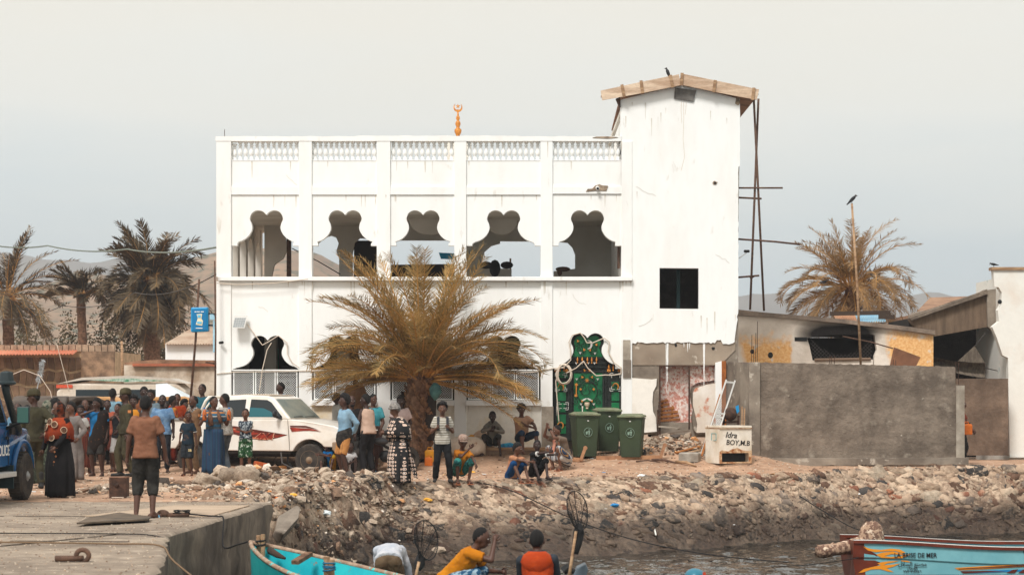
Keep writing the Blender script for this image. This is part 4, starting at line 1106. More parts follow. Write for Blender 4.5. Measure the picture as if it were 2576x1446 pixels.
b = MB(); b.box(X_(536,49.4),X_(549,49.4),49.38,49.45,Z_(886,49.4),Z_(806,49.4)); solo(b,'board',lb,'narrow pale blue board fixed behind the light box sign','board')
b = MB(); b.box(X_(527,49.4),X_(552,49.4),49.46,49.5,Z_(804,49.4),Z_(790,49.4)); solo(b,'crossbar',lb,'pale blue crossbar joining the sign to the building corner','crossbar')
b = MB(); b.obox(P(519,911,49.5),P(553,917,49.1),.05,.04); solo(b,'pipe',rust,'short dark pipe jutting at the building corner above the crowd','pipe')
b = MB(); b.tube([P(553,862,48.9),P(560,861,48.8)],.035,8); solo(b,'camera',black,'tiny dome camera on the left corner of the facade','security camera')
wire('cable','thick overhead cable crossing the sky above the left palms',[(-60,608,80),(120,618,80),(320,627,78),(545,622,60)],.03,M('grey_cable',s(120,128,118),.8,bump=0),sag=.15)
wire('cable','thin overhead cable running from the left palms up to the facade',[(-40,800,80),(160,768,78),(340,736,70),(548,688,50)],.014,cable_dark,sag=.25)
wire('cable','two slack cables seen through the second upper arch',[(735,625,54),(800,657,53),(856,690,52)],.014,cable_dark)
for i,(x,y,Y) in enumerate(((70,614,80),(88,682,86),(425,695,88))): pass

# tinsel pole and looping wires over the crowd
b = MB(); rnd = random.Random(2)
for k in range(260):
    t = rnd.random(); c = P(lerp(96,108,t),lerp(962,906,t),45) + Vector((rnd.uniform(-.05,.05),rnd.uniform(-.05,.05),0))
    d = Vector((rnd.uniform(-1,1),rnd.uniform(-1,1),rnd.uniform(-1,1))).normalized() * .06; b.add([c - d,c + d,c + Vector((.012,0,.012))],[(0,1,2)])
b.tube([P(92,985,45),P(109,904,45)],.012,5)
solo(b,'tinsel_pole',M('tinsel',s(200,204,206),.3,bump=0,metal=.6),'stick wrapped in silver tinsel above the crowd','tinsel pole')
wire('antenna','thin whip antenna arching over the police car',[(-10,985,40),(20,946,40),(60,930,40),(100,945,40),(127,985,40),(130,1000,40)],.008,cable,cat='antenna')
wire('antenna','straight fishing-rod like whip above the three wheelers',[(143,866,50),(160,930,50),(174,985,50)],.008,cable,cat='antenna')

# ------------------------------------------------------------------ right-hand houses
Yr = 53.0
def rp(l,Y=Yr): return [(X_(x,Y),Z_(y,Y)) for x,y in l]
bh = thing('burnt_house','burnt-out low house with soot above a wide window and peeling orange paint','house',(X_(2100,Yr),Yr,0))
hw = bpy.data.materials.new('soot_plaster'); hw.use_nodes = True
def soot_mat():
    n,L,b = nodes_of(hw); b.inputs['Roughness'].default_value = .95; b.inputs['Specular IOR Level'].default_value = .2
    g = n.new('ShaderNodeNewGeometry'); sp = n.new('ShaderNodeSeparateXYZ'); L.new(g.outputs['Position'],sp.inputs[0])
    def noise(sc,det=6):
        t = n.new('ShaderNodeTexNoise'); t.inputs['Scale'].default_value = sc; t.inputs['Detail'].default_value = det; L.new(g.outputs['Position'],t.inputs['Vector']); return t.outputs['Fac']
    def math_(op,a,c,d=None):
        m = n.new('ShaderNodeMath'); m.operation = op
        for i,q in enumerate((a,c,d)):
            if q is None: continue
            if isinstance(q,(int,float)): m.inputs[i].default_value = q
            else: L.new(q,m.inputs[i])
        return m.outputs[0]
    def rg(v,a,c,o0=0.,o1=1.):
        x = n.new('ShaderNodeMapRange'); x.inputs[1].default_value = a; x.inputs[2].default_value = c; x.inputs[3].default_value = o0; x.inputs[4].default_value = o1; L.new(v,x.inputs[0]); return x.outputs[0]
    def mix(f,a,c):
        x = n.new('ShaderNodeMix'); x.data_type = 'RGBA'; L.new(f,x.inputs[0])
        for i,q in ((6,a),(7,c)):
            if isinstance(q,tuple): x.inputs[i].default_value = q
            else: L.new(q,x.inputs[i])
        return x.outputs[2]
    X,Z = sp.outputs['X'],sp.outputs['Z']; n1 = noise(1.3); n2 = noise(5); n3 = noise(16)
    c = mix(rg(n1,.4,.65),s(232,220,206),s(198,184,168))
    # orange coat: left patch and right patch
    def patchf(x0,x1,z1):
        a = math_('ADD',X,math_('MULTIPLY',math_('SUBTRACT',n1,.5),.5))
        f = math_('MULTIPLY',rg(a,x0 - .05,x0 + .1),rg(a,x1,x1 + .06,1.,0.)); zz = math_('ADD',Z,math_('MULTIPLY',math_('SUBTRACT',n2,.5),.9))
        return math_('MULTIPLY',f,rg(zz,z1 - .25,z1 + .1,1.,0.))
    f1 = patchf(X_(1862,Yr),X_(1985,Yr),Z_(848,Yr)); f2 = patchf(X_(2232,Yr),X_(2345,Yr),Z_(825,Yr))
    fo = math_('MULTIPLY',math_('MAXIMUM',f1,f2),rg(n2,.60,.68,1.,0.))
    c = mix(fo,c,mix(rg(n3,.4,.6),s(240,194,136),s(226,168,106)))
    # soot plume above the window and vent
    a = math_('DIVIDE',math_('SUBTRACT',X,X_(2110,Yr)),1.12); zz = math_('DIVIDE',math_('SUBTRACT',Z,Z_(838,Yr)),.36)
    rr = math_('ADD',math_('MULTIPLY',math_('MULTIPLY',a,a),math_('MULTIPLY',a,a)),math_('MULTIPLY',zz,zz))
    rr = math_('ADD',rr,math_('MULTIPLY',math_('SUBTRACT',n1,.5),.9))
    c = mix(rg(rr,.25,1.35,1.,0.),c,s(30,26,24))
    L.new(c,b.inputs['Base Color'])
    bp = n.new('ShaderNodeBump'); bp.inputs['Strength'].default_value = .5; bp.inputs['Distance'].default_value = .03; L.new(noise(10,8),bp.inputs['Height']); L.new(bp.outputs[0],b.inputs['Normal'])
soot_mat()
wl,wr,wt,wb_ = 2036,2198,842,905
top = [(1857,793),(1990,800),(2120,812),(2260,828),(2348,840)]
for pl in ([(1857,794),(1990,801),(2036,805),(2030,850),(2036,868),(2044,905),(2044,960),(1857,960)],[(2036,805),(2120,813),(2198,821),(2200,842),(2180,840),(2090,842),(2030,850)],[(2198,821),(2260,829),(2348,841),(2348,960),(2196,960),(2200,895),(2206,880),(2200,842)],[(2044,906),(2196,904),(2196,960),(2044,960)]):
    b = MB(); b.prism(rp(pl),Yr,Yr + .2); b.build('wall',hw,bh,world=True)
b = MB(); b.prism(rp([(1856,779),(1920,786),(1990,792),(2090,800),(2200,812),(2300,824),(2350,831),(2350,842),(2260,829.5),(2120,813.5),(1990,801.5),(1856,793)]),Yr - .12,Yr + 3.5); b.build('roof_slab',M('slab_soot',s(150,132,116),.95,s(104,92,82),1.2,bump=.7,fine=.2),bh,world=True)
b = MB(); b.box(X_(1857,Yr),X_(2348,Yr),Yr + 3.3,Yr + 3.5,0,Z_(840,Yr)); b.box(X_(2330,Yr),X_(2347,Yr),Yr + .2,Yr + 3.3,0,Z_(842,Yr)); b.box(X_(1870,Yr),X_(2330,Yr),Yr + .25,Yr + 3.2,Z_(839,Yr),Z_(837,Yr)); b.build('inner_wall',dark_in,bh,world=True)  # last box is a dark sheet added to hide the lit slab underside
b = MB(); b.box(X_(1999,Yr),X_(2030,Yr),Yr - .012,Yr - .002,Z_(858,Yr),Z_(848,Yr)); b.build('vent',black,bh,world=True)
b = MB(); c = .1; x0,x1,z0,z1 = X_(2040,Yr),X_(2198,Yr),Z_(905,Yr),Z_(843,Yr)
for sgn in (1,-1):
    j = -12
    while j * c < (x1 - x0) + (z1 - z0):
        seg = [(x0 + j * c + (q * .05 if sgn > 0 else (z1 - z0) - q * .05),z0 + q * .05) for q in range(int((z1 - z0) / .05) + 1)]
        seg = [p for p in seg if x0 < p[0] < x1 and (p[1] - z0) < (.16 + .5 * ((p[0] - (x0 + x1) / 2) / (x1 - x0) * 2) ** 2 * .9)]
        if len(seg) > 1: b.obox((seg[0][0],Yr + .1,seg[0][1]),(seg[-1][0],Yr + .1,seg[-1][1]),.012,.012,(0,1,0))
        j += 1
o = b.build('wire_mesh',cable_dark,bh,world=True); o['kind'] = 'stuff'
b = MB(); b.tube([P(2049,905,Yr - .02),P(2190,903,Yr - .02)],.04,8); b.build('window_sill',M('sill_raw',s(120,98,80),.95,bump=.5),bh,world=True)
for x,y,w in ((1938,893,12),(1892,884,9)):
    b = MB(); b.ell((X_(x,Yr),Yr,Z_(y,Yr)),(w * .006,.02,w * .007),9,5); b.build('hole',black,bh,world=True)
# rebar bundles
def rebar(label,xs_,y0,y1s,Y):
    t = thing('rebar',label,'rebar',tuple(P(xs_[0],y0,Y)))
    for x,y1 in zip(xs_,y1s): b = MB(); b.tube([P(x,y0,Y),P(x + .6,y1,Y)],.008,5); b.build('bar',rust,t,world=True)
rebar('four rusty rebars standing in front of the orange patch of the burnt house',(1891,1896,1901,1905),915,(842,870,837,808),50.5)
rebar('three short rebars on the concrete wall below the burnt window',(2087,2091,2099),918,(896,895,895),47.6)
rebar('two rebars rising from the low step at the right wall end',(2404,2411),968,(910,911),47.7)
rebar('pair of faint rebars in front of the rusty tin sheet',(2247,2253),920,(904,905),47.6)
# rusty tin sheet on poles
b = MB(); b.prismv([P(2249,873,49),P(2316,898,49),P(2304,922,49),P(2238,922,49)],(0,.02,0)); solo(b,'tin_sheet',M('rusty_sheet',s(136,92,66),.8,s(104,70,52),2,bump=.3,fine=.15),'slanting rusty tin sheet standing behind the grey concrete wall','sheet')
wire('stick','long thin stick slanting across the burnt window',[(2120,846,49),(2190,860,49),(2246,876,49)],.018,rust_pipe,cat='stick')
pole('tall bent bleached pole with a crow on top behind the grey wall',P(2166,935,48.6),P(2143,512,48.6),.03,wood)
bpy.data.objects.remove(bpy.context.scene.objects[-1]) if False else None
# grey concrete wall with footing
cw = thing('wall','big rough grey cement wall on the embankment at the right','wall',(X_(2150,47.5),47.5,.1))
YC = 47.5
rnd = random.Random(4)
def edge(x0,y0,x1,y1,n,a,sd): return [(lerp(x0,x1,i / n),lerp(y0,y1,i / n) + a * mn.noise(Vector((i * .7,sd,0)))) for i in range(n + 1)]
b = MB(); b.prism(rp([(1906,1160),(1906,912)] + edge(1910,911,2400,922,60,3.2,1) + [(2403,924),(2404,966)] + edge(2406,967,2422,968,3,1,2) + [(2424,1160)],YC),YC,YC + .2); b.build('wall',cement_dark,cw,world=True)
b = MB(); b.prism(rp([(1884,1165),(1884,911),(1912,911),(1912,1165)],YC),YC - .06,YC + .18); b.build('corner_post',cement,cw,world=True,bevel=.02)
b = MB(); b.prism(rp([(2405,1150),(2405,970),(2426,969),(2426,1150)],YC),YC - .03,YC - .001); b.build('end_post',cement_light,cw,world=True)
b = MB(); b.prismv([(X_(1886,YC),YC + .15,-.3),(X_(1886,YC),YC + .15,Z_(911,YC)),(X_(1824,49.2),49.2,Z_(910,49.2)),(X_(1824,49.2),49.2,-.3)],(.15,.1,0)); b.build('return_wall',cement,cw,world=True)
b = MB(); b.prism(rp([(1890,1171)] + edge(1890,1152,2430,1150,30,2,5) + [(2430,1168)] + edge(2430,1166,1890,1171,30,4,8)[1:-1],YC),YC - .28,YC - .002); b.build('footing',cement,cw,world=True)
# second wall and dark shed to its right
Y2 = 51.5
b = MB(); b.prism(rp([(2300,1145),(2300,952),(2536,952),(2537,1145)],Y2),Y2,Y2 + .2); w2 = solo(b,'wall',M('brown_cement',s(126,106,90),.95,s(92,76,64),1.2,bump=.8,bscale=7,fine=.2,bdist=.04),'lower brown cement wall between the big grey wall and the white house','wall')
sd_ = thing('shed','dark open lean-to shed with a sloping grey beam beside the white house','shed',(X_(2430,54),54,.2))
b = MB(); b.prism(rp([(2288,806),(2292,798),(2400,765),(2476,738),(2480,736),(2484,822),(2350,846),(2348,830),(2300,822)],54),54,54.2); b.build('fascia',M('fascia',s(124,104,86),.95,s(98,82,68),1.5,stretch=(4,1,.6),bump=.4,fine=.15),sd_,world=True)
b = MB(); b.prism(rp([(2286,800),(2470,733),(2480,728),(2482,740),(2400,768),(2290,806)],54),53.85,54.3); b.build('beam',cement_dark,sd_,world=True)
b = MB(); b.prism(rp([(2480,730),(2508,726),(2515,760),(2506,790),(2514,815),(2498,835),(2483,822)],54),53.9,54.1); b.build('cement_pier',cement,sd_,world=True)
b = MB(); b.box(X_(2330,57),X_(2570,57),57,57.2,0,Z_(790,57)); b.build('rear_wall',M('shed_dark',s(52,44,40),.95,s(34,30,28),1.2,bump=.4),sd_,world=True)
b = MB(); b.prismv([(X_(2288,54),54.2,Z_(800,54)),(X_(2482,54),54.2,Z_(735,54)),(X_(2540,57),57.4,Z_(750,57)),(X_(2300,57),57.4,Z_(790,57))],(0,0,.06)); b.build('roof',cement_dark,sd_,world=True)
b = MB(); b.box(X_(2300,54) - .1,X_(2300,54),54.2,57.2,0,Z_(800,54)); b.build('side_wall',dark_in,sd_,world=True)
hm = thing('hammock','grey canvas hammock and tarpaulin slung inside the dark shed','hammock',tuple(P(2420,940,53.5)))
canvas = M('canvas',s(120,108,94),.9,s(92,82,72),6,stretch=(3,1,1),bump=.5)
vs = []; b = MB(); N,K = 14,8
for i in range(N + 1):
    for k in range(K + 1):
        u,v = i / N,k / K; x = lerp(2340,2478,u); y = lerp(895,912,u) + v * lerp(20,38,u) + 6 * math.sin(u * math.pi)
        vs.append(P(x,y,53.4 + .3 * math.sin(v * 3) + .05 * math.sin(u * 40)))
b.add(vs,[(i * (K + 1) + k,(i + 1) * (K + 1) + k,(i + 1) * (K + 1) + k + 1,i * (K + 1) + k + 1) for i in range(N) for k in range(K)]); b.build('cloth',canvas,hm,world=True,smooth=True)
b = MB(); b.prismv([P(2410,908,53.6),P(2452,870,53.6),P(2480,915,53.6)],(0,.03,0)); b.build('cloth_peak',canvas,hm,world=True)
b = MB(); b.tube([P(2452,870,53.6),P(2478,838,53.8)],.01,5); b.tube([P(2478,925,53.5),P(2520,935,53.8)],.012,5); b.build('rope',cable_dark,hm,world=True)
# brown roof behind
b = MB(); b.prismv([P(2300,790,66),P(2340,748,70),P(2440,745,70),P(2480,790,66)],(0,0,-.2)); b.box(X_(2290,66),X_(2480,66),66.2,70,0,Z_(792,66)); solo(b,'hut',M('hut_roof',s(158,124,98),.9,s(128,98,78),1.5,bump=.5,fine=.15),'low brown roofed hut behind the lean-to shed','hut')
# tin roofed hut under the palm
th = thing('hut','small hut with a brown and blue corrugated roof under the right palm','hut',(X_(2165,58),58,0))
b = MB(); corr_roof(b,P(2110,812,57),P(2160,811,57),P(2150,788,59),P(2095,788,59),9,.05); b.build('roof_sheet',M('tan_sheet',s(196,150,116),.7,s(160,118,90),3,bump=0),th,world=True)
b = MB(); corr_roof(b,P(2160,811,57),P(2232,808,57),P(2212,787,59),P(2150,788,59),12,.05); b.build('roof_sheet',M('blue_sheet',s(132,180,204),.7,s(168,196,206),3,bump=0),th,world=True)
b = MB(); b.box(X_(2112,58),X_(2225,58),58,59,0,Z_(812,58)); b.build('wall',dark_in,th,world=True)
b = MB(); b.obox(P(2088,789,57.6),P(2240,786,57.6),.06,.12); b.obox(P(2210,797,57.3),P(2250,797,57.3),.08,.12); b.build('timber',M('dark_timber',s(70,56,46),.9,bump=.3),th,world=True)
# white house at the right edge
Yh = 52.2
wh = thing('house','whitewashed house wall with crumbling edge at the right edge of the picture','house',(X_(2560,Yh),Yh,0))
old_white = M('old_white',s(236,233,224),.9,s(222,206,190),.8,.5,.75,bump=.3,bscale=6,fine=.04,col3=s(158,184,180),scale3=1.2,t3=(.64,.72))
b = MB(); b.prism(rp([(2499,680),(2760,676),(2760,1150),(2540,1150),(2536,900),(2522,893),(2508,850),(2496,822),(2513,808),(2510,780),(2519,765),(2520,735),(2512,722),(2502,722)],Yh),Yh,Yh + .25); b.build('wall',old_white,wh,world=True)
b = MB(); b.box(X_(2494,Yh),X_(2760,Yh),Yh - .05,Yh + .3,Z_(679.5,Yh),Z_(672,Yh)); b.build('roof_edge',wood,wh,world=True)
b = MB(); b.box(X_(2545,Yh),X_(2760,Yh),Yh + .25,Yh + 4,-.2,Z_(690,Yh)); b.build('body',old_white,wh,world=True)
b = MB(); b.ell((X_(2515,Yh),Yh,Z_(759,Yh)),(.06,.02,.06),9,5); b.build('hole',black,wh,world=True)

# ------------------------------------------------------------------ crows
crowm = M('crow_black',s(24,24,28),.5,bump=.1,fine=.1,spec=.4)
crowg = M('crow_grey',s(70,64,60),.6,bump=.1,fine=.1)
def crow(label,p,yaw=0,k=1.0,body_tilt=55,head=0):
    k = k * .62
    t = thing('crow',label,'crow',tuple(p),yaw,'crows perched about the roofs')
    rot = Matrix.Rotation(R(-body_tilt),3,'Y')
    def Q(x,y,z): return rot @ Vector((x * k,y * k,z * k)) + Vector((0,0,.15 * k))
    b = MB()   # body along +X lifted by tilt : one lofted surface tail -> head
    sec = [(-.26,.012,.02),(-.17,.022,.03),(-.1,.04,.045),(0,.062,.065),(.09,.058,.062),(.15,.042,.045)]
    rg_ = []
    for x,w,h in sec:
        rg_.append([Q(x,w * math.cos(2 * math.pi * q / 10),h * math.sin(2 * math.pi * q / 10)) for q in range(10)])
    hc = rot @ Vector((.17 * k,0,0)) + Vector((.015 * k,0,.17 * k))
    b.rings(rg_); b.build('body',crowm,t,smooth=True)
    b = MB(); b.ell(hc,.042 * k,10,8); b.build('head',crowg,t,smooth=True)
    b = MB(); hd = Vector((math.cos(R(head)),0,math.sin(R(head)))); b.tube([hc + hd * .03 * k,hc + hd * .1 * k],[.014 * k,.003 * k],6); b.build('beak',crowm,t,smooth=True)
    for sy in (1,-1):
        b = MB(); b.prismv([Q(.08,sy * .06,.03),Q(-.02,sy * .07,.05),Q(-.24,sy * .02,.01),Q(-.05,sy * .07,-.03)],(0,sy * .008,0)); b.build('wing',crowm,t)
        b = MB(); b.tube([(0,sy * .025 * k,.12 * k),(.0,sy * .025 * k,0)],.006 * k,5); b.tube([(-.02 * k,sy * .025 * k,.004),(.04 * k,sy * .025 * k,.004)],.005 * k,5); b.build('leg',crowm,t)
    return t
crow('crow on the gable board of the tower roof',P(1681,195,48.8),0,1.05,70,0).rotation_euler.z = R(180)
crow('crow perched on the tip of the tall bent pole',P(2143,513,48.6),0,1.1,45,0)
crow('crow hunched on the roof corner of the white house at the right edge',P(2500,672,52.2),180,.8,10,-60)
crow('crow sitting low in the left side of the right palm',P(2073,716,61.2),0,1.0,15)
crow('crow among the right-hand fronds of the right palm, facing left',P(2198,704,61.2),180,1.0,40)
crow('crow beside another among the right-hand fronds of the right palm, facing right',P(2208,703,61.2),0,1.0,50)
crow('crow in the palm at the left edge of the picture',P(63,716,86),0,1.1,20)
crow('crow on a frond tip above the left edge palm beside the overhead cable',P(68,612,80.3),0,1.0,60)

# ------------------------------------------------------------------ placing on the ground
def G(x,y,Ys=30.0,Ye=56.0):
    """point of the ground seen at picture pixel (x, y)"""
    Y = Ys; st = .05
    while Y < Ye:
        X = X_(x,Y); g = gz(X,Y) if not (X < -3.9 and Y < 32.4) else 0
        if Z_(y,Y) <= g: return Vector((X,Y,g))
        Y += st
    return Vector((X_(x,Ye),Ye,gz(X_(x,Ye),Ye)))
def S(x,Y,dz=0): return Vector((X_(x,Y),Y,gz(X_(x,Y),Y) + dz))
tyrem = M('tyre',s(44,41,39),.9,s(74,66,58),6,bump=.4,bscale=60,fine=.1)
rimm = M('dusty_rim',s(150,128,104),.6,s(112,92,74),6,bump=.1)
chrome = M('chrome',s(200,200,200),.25,bump=0,metal=.9,fine=0)
carw = M('truck_white',s(234,230,222),.35,s(224,214,200),1.3,bump=0,fine=.03,spec=.5)
dust = M('dust_roof',s(222,196,168),.7,s(236,224,206),2,bump=0)
def wheel(parent,c,r=.36,w=.24,side=-1,rim=None,name='wheel'):
    e = bpy.data.objects.new(name,None); COL.objects.link(e); e.parent = parent; e.location = c; e.empty_display_size = .1
    n = 28
    b = MB(); b.lathe([(r * .62,-w / 2),(r * .9,-w / 2),(r * .985,-w * .38),(r,-w * .2),(r,w * .2),(r * .985,w * .38),(r * .9,w / 2),(r * .62,w / 2),(r * .6,0)],(0,0,0),n,'y')
    b.build('tyre',tyrem,e,smooth=False)
    b = MB()
    for k in range(n):
        a = 2 * math.pi * k / n
        b.obox((r * .99 * math.cos(a),-w * .4,r * .99 * math.sin(a)),(r * .99 * math.cos(a + .05),w * .4,r * .99 * math.sin(a + .05)),.018,.03,(math.cos(a),0,math.sin(a)))
    o = b.build('tread',tyrem,e); o['kind'] = 'stuff'
    y = side * w * .36
    b = MB(); b.lathe([(r * .64,0),(r * .64,side * .03),(r * .58,side * .035),(r * .55,side * -.01),(r * .36,side * -.015),(r * .3,side * .02),(r * .13,side * .05),(r * .1,side * .07),(.001,side * .07)],(0,y,0),n,'y')
    b.build('rim',rim or rimm,e,smooth=True)
    b = MB()
    for k in range(6):
        a = 2 * math.pi * k / 6; b.tube([(r * .45 * math.cos(a),y + side * .012,r * .45 * math.sin(a)),(r * .45 * math.cos(a),y + side * .018,r * .45 * math.sin(a))],r * .075,8)
    o = b.build('rim_holes',black,e); o['kind'] = 'stuff'
    return e
def arch_pts(cx,cz,r,a0,a1,n=9): return [(cx + r * math.cos(R(lerp(a0,a1,i / n))),cz + r * math.sin(R(lerp(a0,a1,i / n)))) for i in range(n + 1)]
def shell(poly,hw,wfun):
    b = MB(); b.prism(poly,-hw,hw)
    b.v = [(x,y * wfun(x,z),z) for x,y,z in b.v]; return b
# ---- white pickup
tr = thing('pickup_truck','dusty white double cab pickup with flame and 4X4 decals parked behind the crowd','pickup truck',(-4.284,45.712,-.07),-20.5)
wf = lambda x,z: (1 - .05 * sm((x - .2) / .6)) * (1 - .03 * sm((z - 1.0) / .3))
low = [(.80,.66),(.84,.95),(.78,1.06),(.60,1.13),(.1,1.21),(-.46,1.28),(-2.44,1.28),(-2.47,.56),(-.5,.56)] + arch_pts(0,.36,.47,155,40) + [(.46,.66)]
shell(low,.84,wf).build('body',carw,tr,bevel=.02)
bed = [(-2.50,1.26),(-4.22,1.26),(-4.25,.6),(-3.52,.6)] + arch_pts(-3.05,.36,.47,150,25) + [(-2.5,.56)]
shell(bed,.84,wf).build('cargo_bed',carw,tr,bevel=.02)
b = MB(); b.box(-4.2,-2.52,-.86,-.80,1.265,1.30); b.build('bed_rail',chrome,tr)
b = MB()
for y in (-.72,.72): b.tube([(-2.95,y,1.25),(-2.72,y,1.7),(-2.66,y * .95,1.78)],.035,8)
b.tube([(-2.66,-.69,1.78),(-2.66,.69,1.78)],.035,8); b.tube([(-2.95,-.72,1.25),(-2.66,-.5,1.75)],.02,6); b.build('roll_bar',carw,tr,smooth=True)
gh = MB(); prof_ = [(-.50,1.28),(-.78,1.56),(-.98,1.76),(-1.15,1.815),(-1.7,1.84),(-2.2,1.81),(-2.32,1.74),(-2.44,1.28)]
gw = lambda z: lerp(.81,.665,(z - 1.28) / .56)
gh.prism(prof_,-1,1); gh.v = [(x,y * gw(z),z) for x,y,z in gh.v]; gh.build('cabin',carw,tr,bevel=.03)
b = MB(); b.prism([(-1.12,1.826),(-1.7,1.846),(-2.18,1.82),(-2.18,1.828),(-1.7,1.853),(-1.12,1.836)],-.6,.6); b.build('roof_dust',dust,tr)
def side_panel(pl,name,mat,side=-1,off=.006,y0=None,parent=None):
    b = MB(); vs = []
    for x,z in pl:
        y = gw(z) + off if y0 is None else y0 + off
        vs.append((x,side * y,z))
    b.prismv(vs,(0,-side * .01,0)); return b.build(name,mat,parent or tr)
for sd in (-1,1):
    side_panel([(-.70,1.33),(-.80,1.43),(-1.02,1.66),(-1.14,1.72),(-1.55,1.735),(-1.57,1.33)],'window',glass,sd)
    side_panel([(-1.68,1.33),(-1.68,1.735),(-2.1,1.715),(-2.2,1.66),(-2.3,1.36),(-2.26,1.33)],'window',glass,sd)
side_panel([(-.86,1.335),(-1.02,1.46),(-1.2,1.53),(-1.56,1.55),(-1.56,1.335)],'half_lowered_pane',M('teal_glass',s(40,96,104),.2,bump=0,fine=0),-1,.010)
# windscreen (dusty)
ws_ = M('dusty_glass',s(150,152,140),.35,s(112,124,120),1.6,bump=0,fine=.08,spec=.6)
def wsp(u,v,off=.008):
    z = lerp(1.31,1.745,v); x = lerp(-.53,-.965,v) ; y = lerp(-1,1,u) * (gw(z) - .07)
    return (x + off,y,z + off)
b = MB(); b.prismv([wsp(0,0),wsp(1,0),wsp(1,.97),wsp(0,.97)],(-.01,0,-.01)); b.build('windscreen',ws_,tr)
b = MB(); b.obox(wsp(.1,.01,.02),wsp(.42,.05,.02),.015,.01); b.obox(wsp(.5,.01,.02),wsp(.85,.05,.02),.015,.01); b.build('wiper',black,tr)
# door seams, handles, sill
b = MB()
for pts in ([(-.56,1.27),(-.52,.9),(-.50,.58)],[(-1.62,1.27),(-1.62,.58)],[(-2.4,1.24),(-2.42,.8)]):
    for p,q in zip(pts,pts[1:]): b.obox((p[0],-.838 * wf(p[0],p[1]),p[1]),(q[0],-.838 * wf(q[0],q[1]),q[1]),.012,.014,(0,1,0))
o = b.build('door_seam',M('seam',s(120,108,96),.8,bump=0),tr); o['kind'] = 'stuff'
for x in (-1.5,-2.28):
    b = MB(); b.box(x - .09,x + .07,-.862,-.83,1.12,1.155); b.build('door_handle',carw,tr,bevel=.01)
b = MB(); b.box(-2.45,-.5,-.80,-.6,.50,.57); b.build('sill',M('underside',s(52,46,42),.9,bump=0),tr)
b = MB(); b.ell((-.80,-.98,1.40),(.05,.10,.085),12,8); b.tube([(-.72,-.82,1.30),(-.8,-.93,1.34)],.03,6); b.build('mirror',M('mirror_black',s(40,42,46),.5,bump=0),tr,smooth=True)
# front end
b = MB(); b.prism([(.72,.46),(.94,.48),(.99,.58),(.98,.74),(.84,.80),(.55,.78),(.55,.6)],-.83,.83); b.v = [(x,y * (1 - .06 * sm((x - .7) / .3)),z) for x,y,z in b.v]; b.build('bumper',M('bumper_tan',s(150,128,106),.6,s(126,104,86),2,bump=.1),tr,bevel=.03)
b = MB(); b.tube([(.98,-.8,.42),(1.04,-.6,.40),(1.06,0,.40),(1.04,.6,.40),(.98,.8,.42)],.05,8); b.build('lower_bar',silver,tr,smooth=True)
b = MB(); b.box(.83,.852,-.50,.50,.80,1.03); b.build('grille',black,tr)
b = MB()
for z in (.83,.88,.93,.98): b.box(.85,.868,-.46,.46,z - .008,z + .008)
b.build('grille_bar',silver,tr)
b = MB(); b.box(.85,.872,-.5,.5,1.02,1.05); b.box(.85,.872,-.5,.5,.79,.81); b.box(.85,.872,-.52,-.49,.79,1.05); b.box(.85,.872,.49,.52,.79,1.05); b.build('grille_frame',chrome,tr)
pts = [(.885,.09 * math.cos(R(a)),.92 + .06 * math.sin(R(a))) for a in range(0,361,20)]
b = MB(); b.tube(pts,.009,5); pts = [(.885,.035 * math.cos(R(a)),.92 + .055 * math.sin(R(a))) for a in range(0,361,24)]; b.tube(pts,.007,5); pts = [(.885,.07 * math.cos(R(a)),.945 + .022 * math.sin(R(a))) for a in range(0,361,24)]; b.tube(pts,.007,5); b.build('emblem',silver,tr)
for sd in (-1,1):
    b = MB(); b.prismv([(.845,sd * .54,.82),(.845,sd * .54,1.02),(.80,sd * .79,1.0),(.82,sd * .79,.82)],(-.03,0,0)); b.build('headlight',M('lamp_glass',s(150,150,146),.2,s(70,70,70),12,bump=0),tr)
b = MB(); b.box(1.0,1.012,-.26,.26,.50,.62); pl_ = b.build('number_plate',M('plate',s(70,68,64),.6,bump=0),tr)
text_mesh('MC 12',.12,sgw,'lettering',pl_,(1.016,0,.56),(90,0,90))
for c in ((0,-.74,.36),(-3.05,-.74,.36),(0,.74,.36),(-3.05,.74,.36)): wheel(tr,c,.37,.24,-1 if c[1] < 0 else 1)
b = MB(); b.box(-3.4,.3,-.55,.55,.42,.56); b.box(-.1,.1,-.7,.7,.3,.42); b.build('chassis',M('chassis',s(40,34,30),.9,bump=0),tr)
red1 = M('decal_red',s(168,62,44),.4,s(120,44,34),4,bump=0); redb = M('decal_dark',s(96,44,36),.4,bump=0,fine=0); redl = M('decal_light',s(212,132,96),.4,bump=0,fine=0)
DY = .842
def decal(pl,mat,off=.006,name='decal'): side_panel(pl,name,mat,-1,off,DY * .985)
decal([(-2.35,1.14),(-1.9,1.12),(-1.2,1.02),(-.56,.93),(-.80,.86),(-1.1,.80),(-1.5,.83),(-1.9,.93),(-2.35,1.02)],redb)
decal([(-2.3,1.12),(-1.7,1.05),(-1.25,.95),(-1.5,.92),(-2.3,1.05)],red1,.010)
decal([(-1.3,.92),(-.60,.925),(-.82,.87),(-1.08,.82),(-1.4,.85)],red1,.010)
decal([(-2.3,1.11),(-1.4,1.0),(-1.5,.985),(-2.3,1.085)],redl,.014); decal([(-1.5,.87),(-.95,.84),(-1.1,.81),(-1.45,.84)],redl,.014)
side_panel([(-.50,1.10),(.02,1.07),(.28,1.02),(.0,1.03),(-.45,1.0)],'decal',red1,-1,.004,.832); side_panel([(-.5,1.14),(-.1,1.14),(.2,1.06),(-.1,1.10),(-.48,1.11)],'decal',redb,-1,.004,.832)
o = text_mesh('4X4',.2,M('decal_text',s(150,50,36),.4,bump=0,fine=0),'lettering',tr,(-1.15,-.852,.88),(90,0,0),.003,1.3,.3)
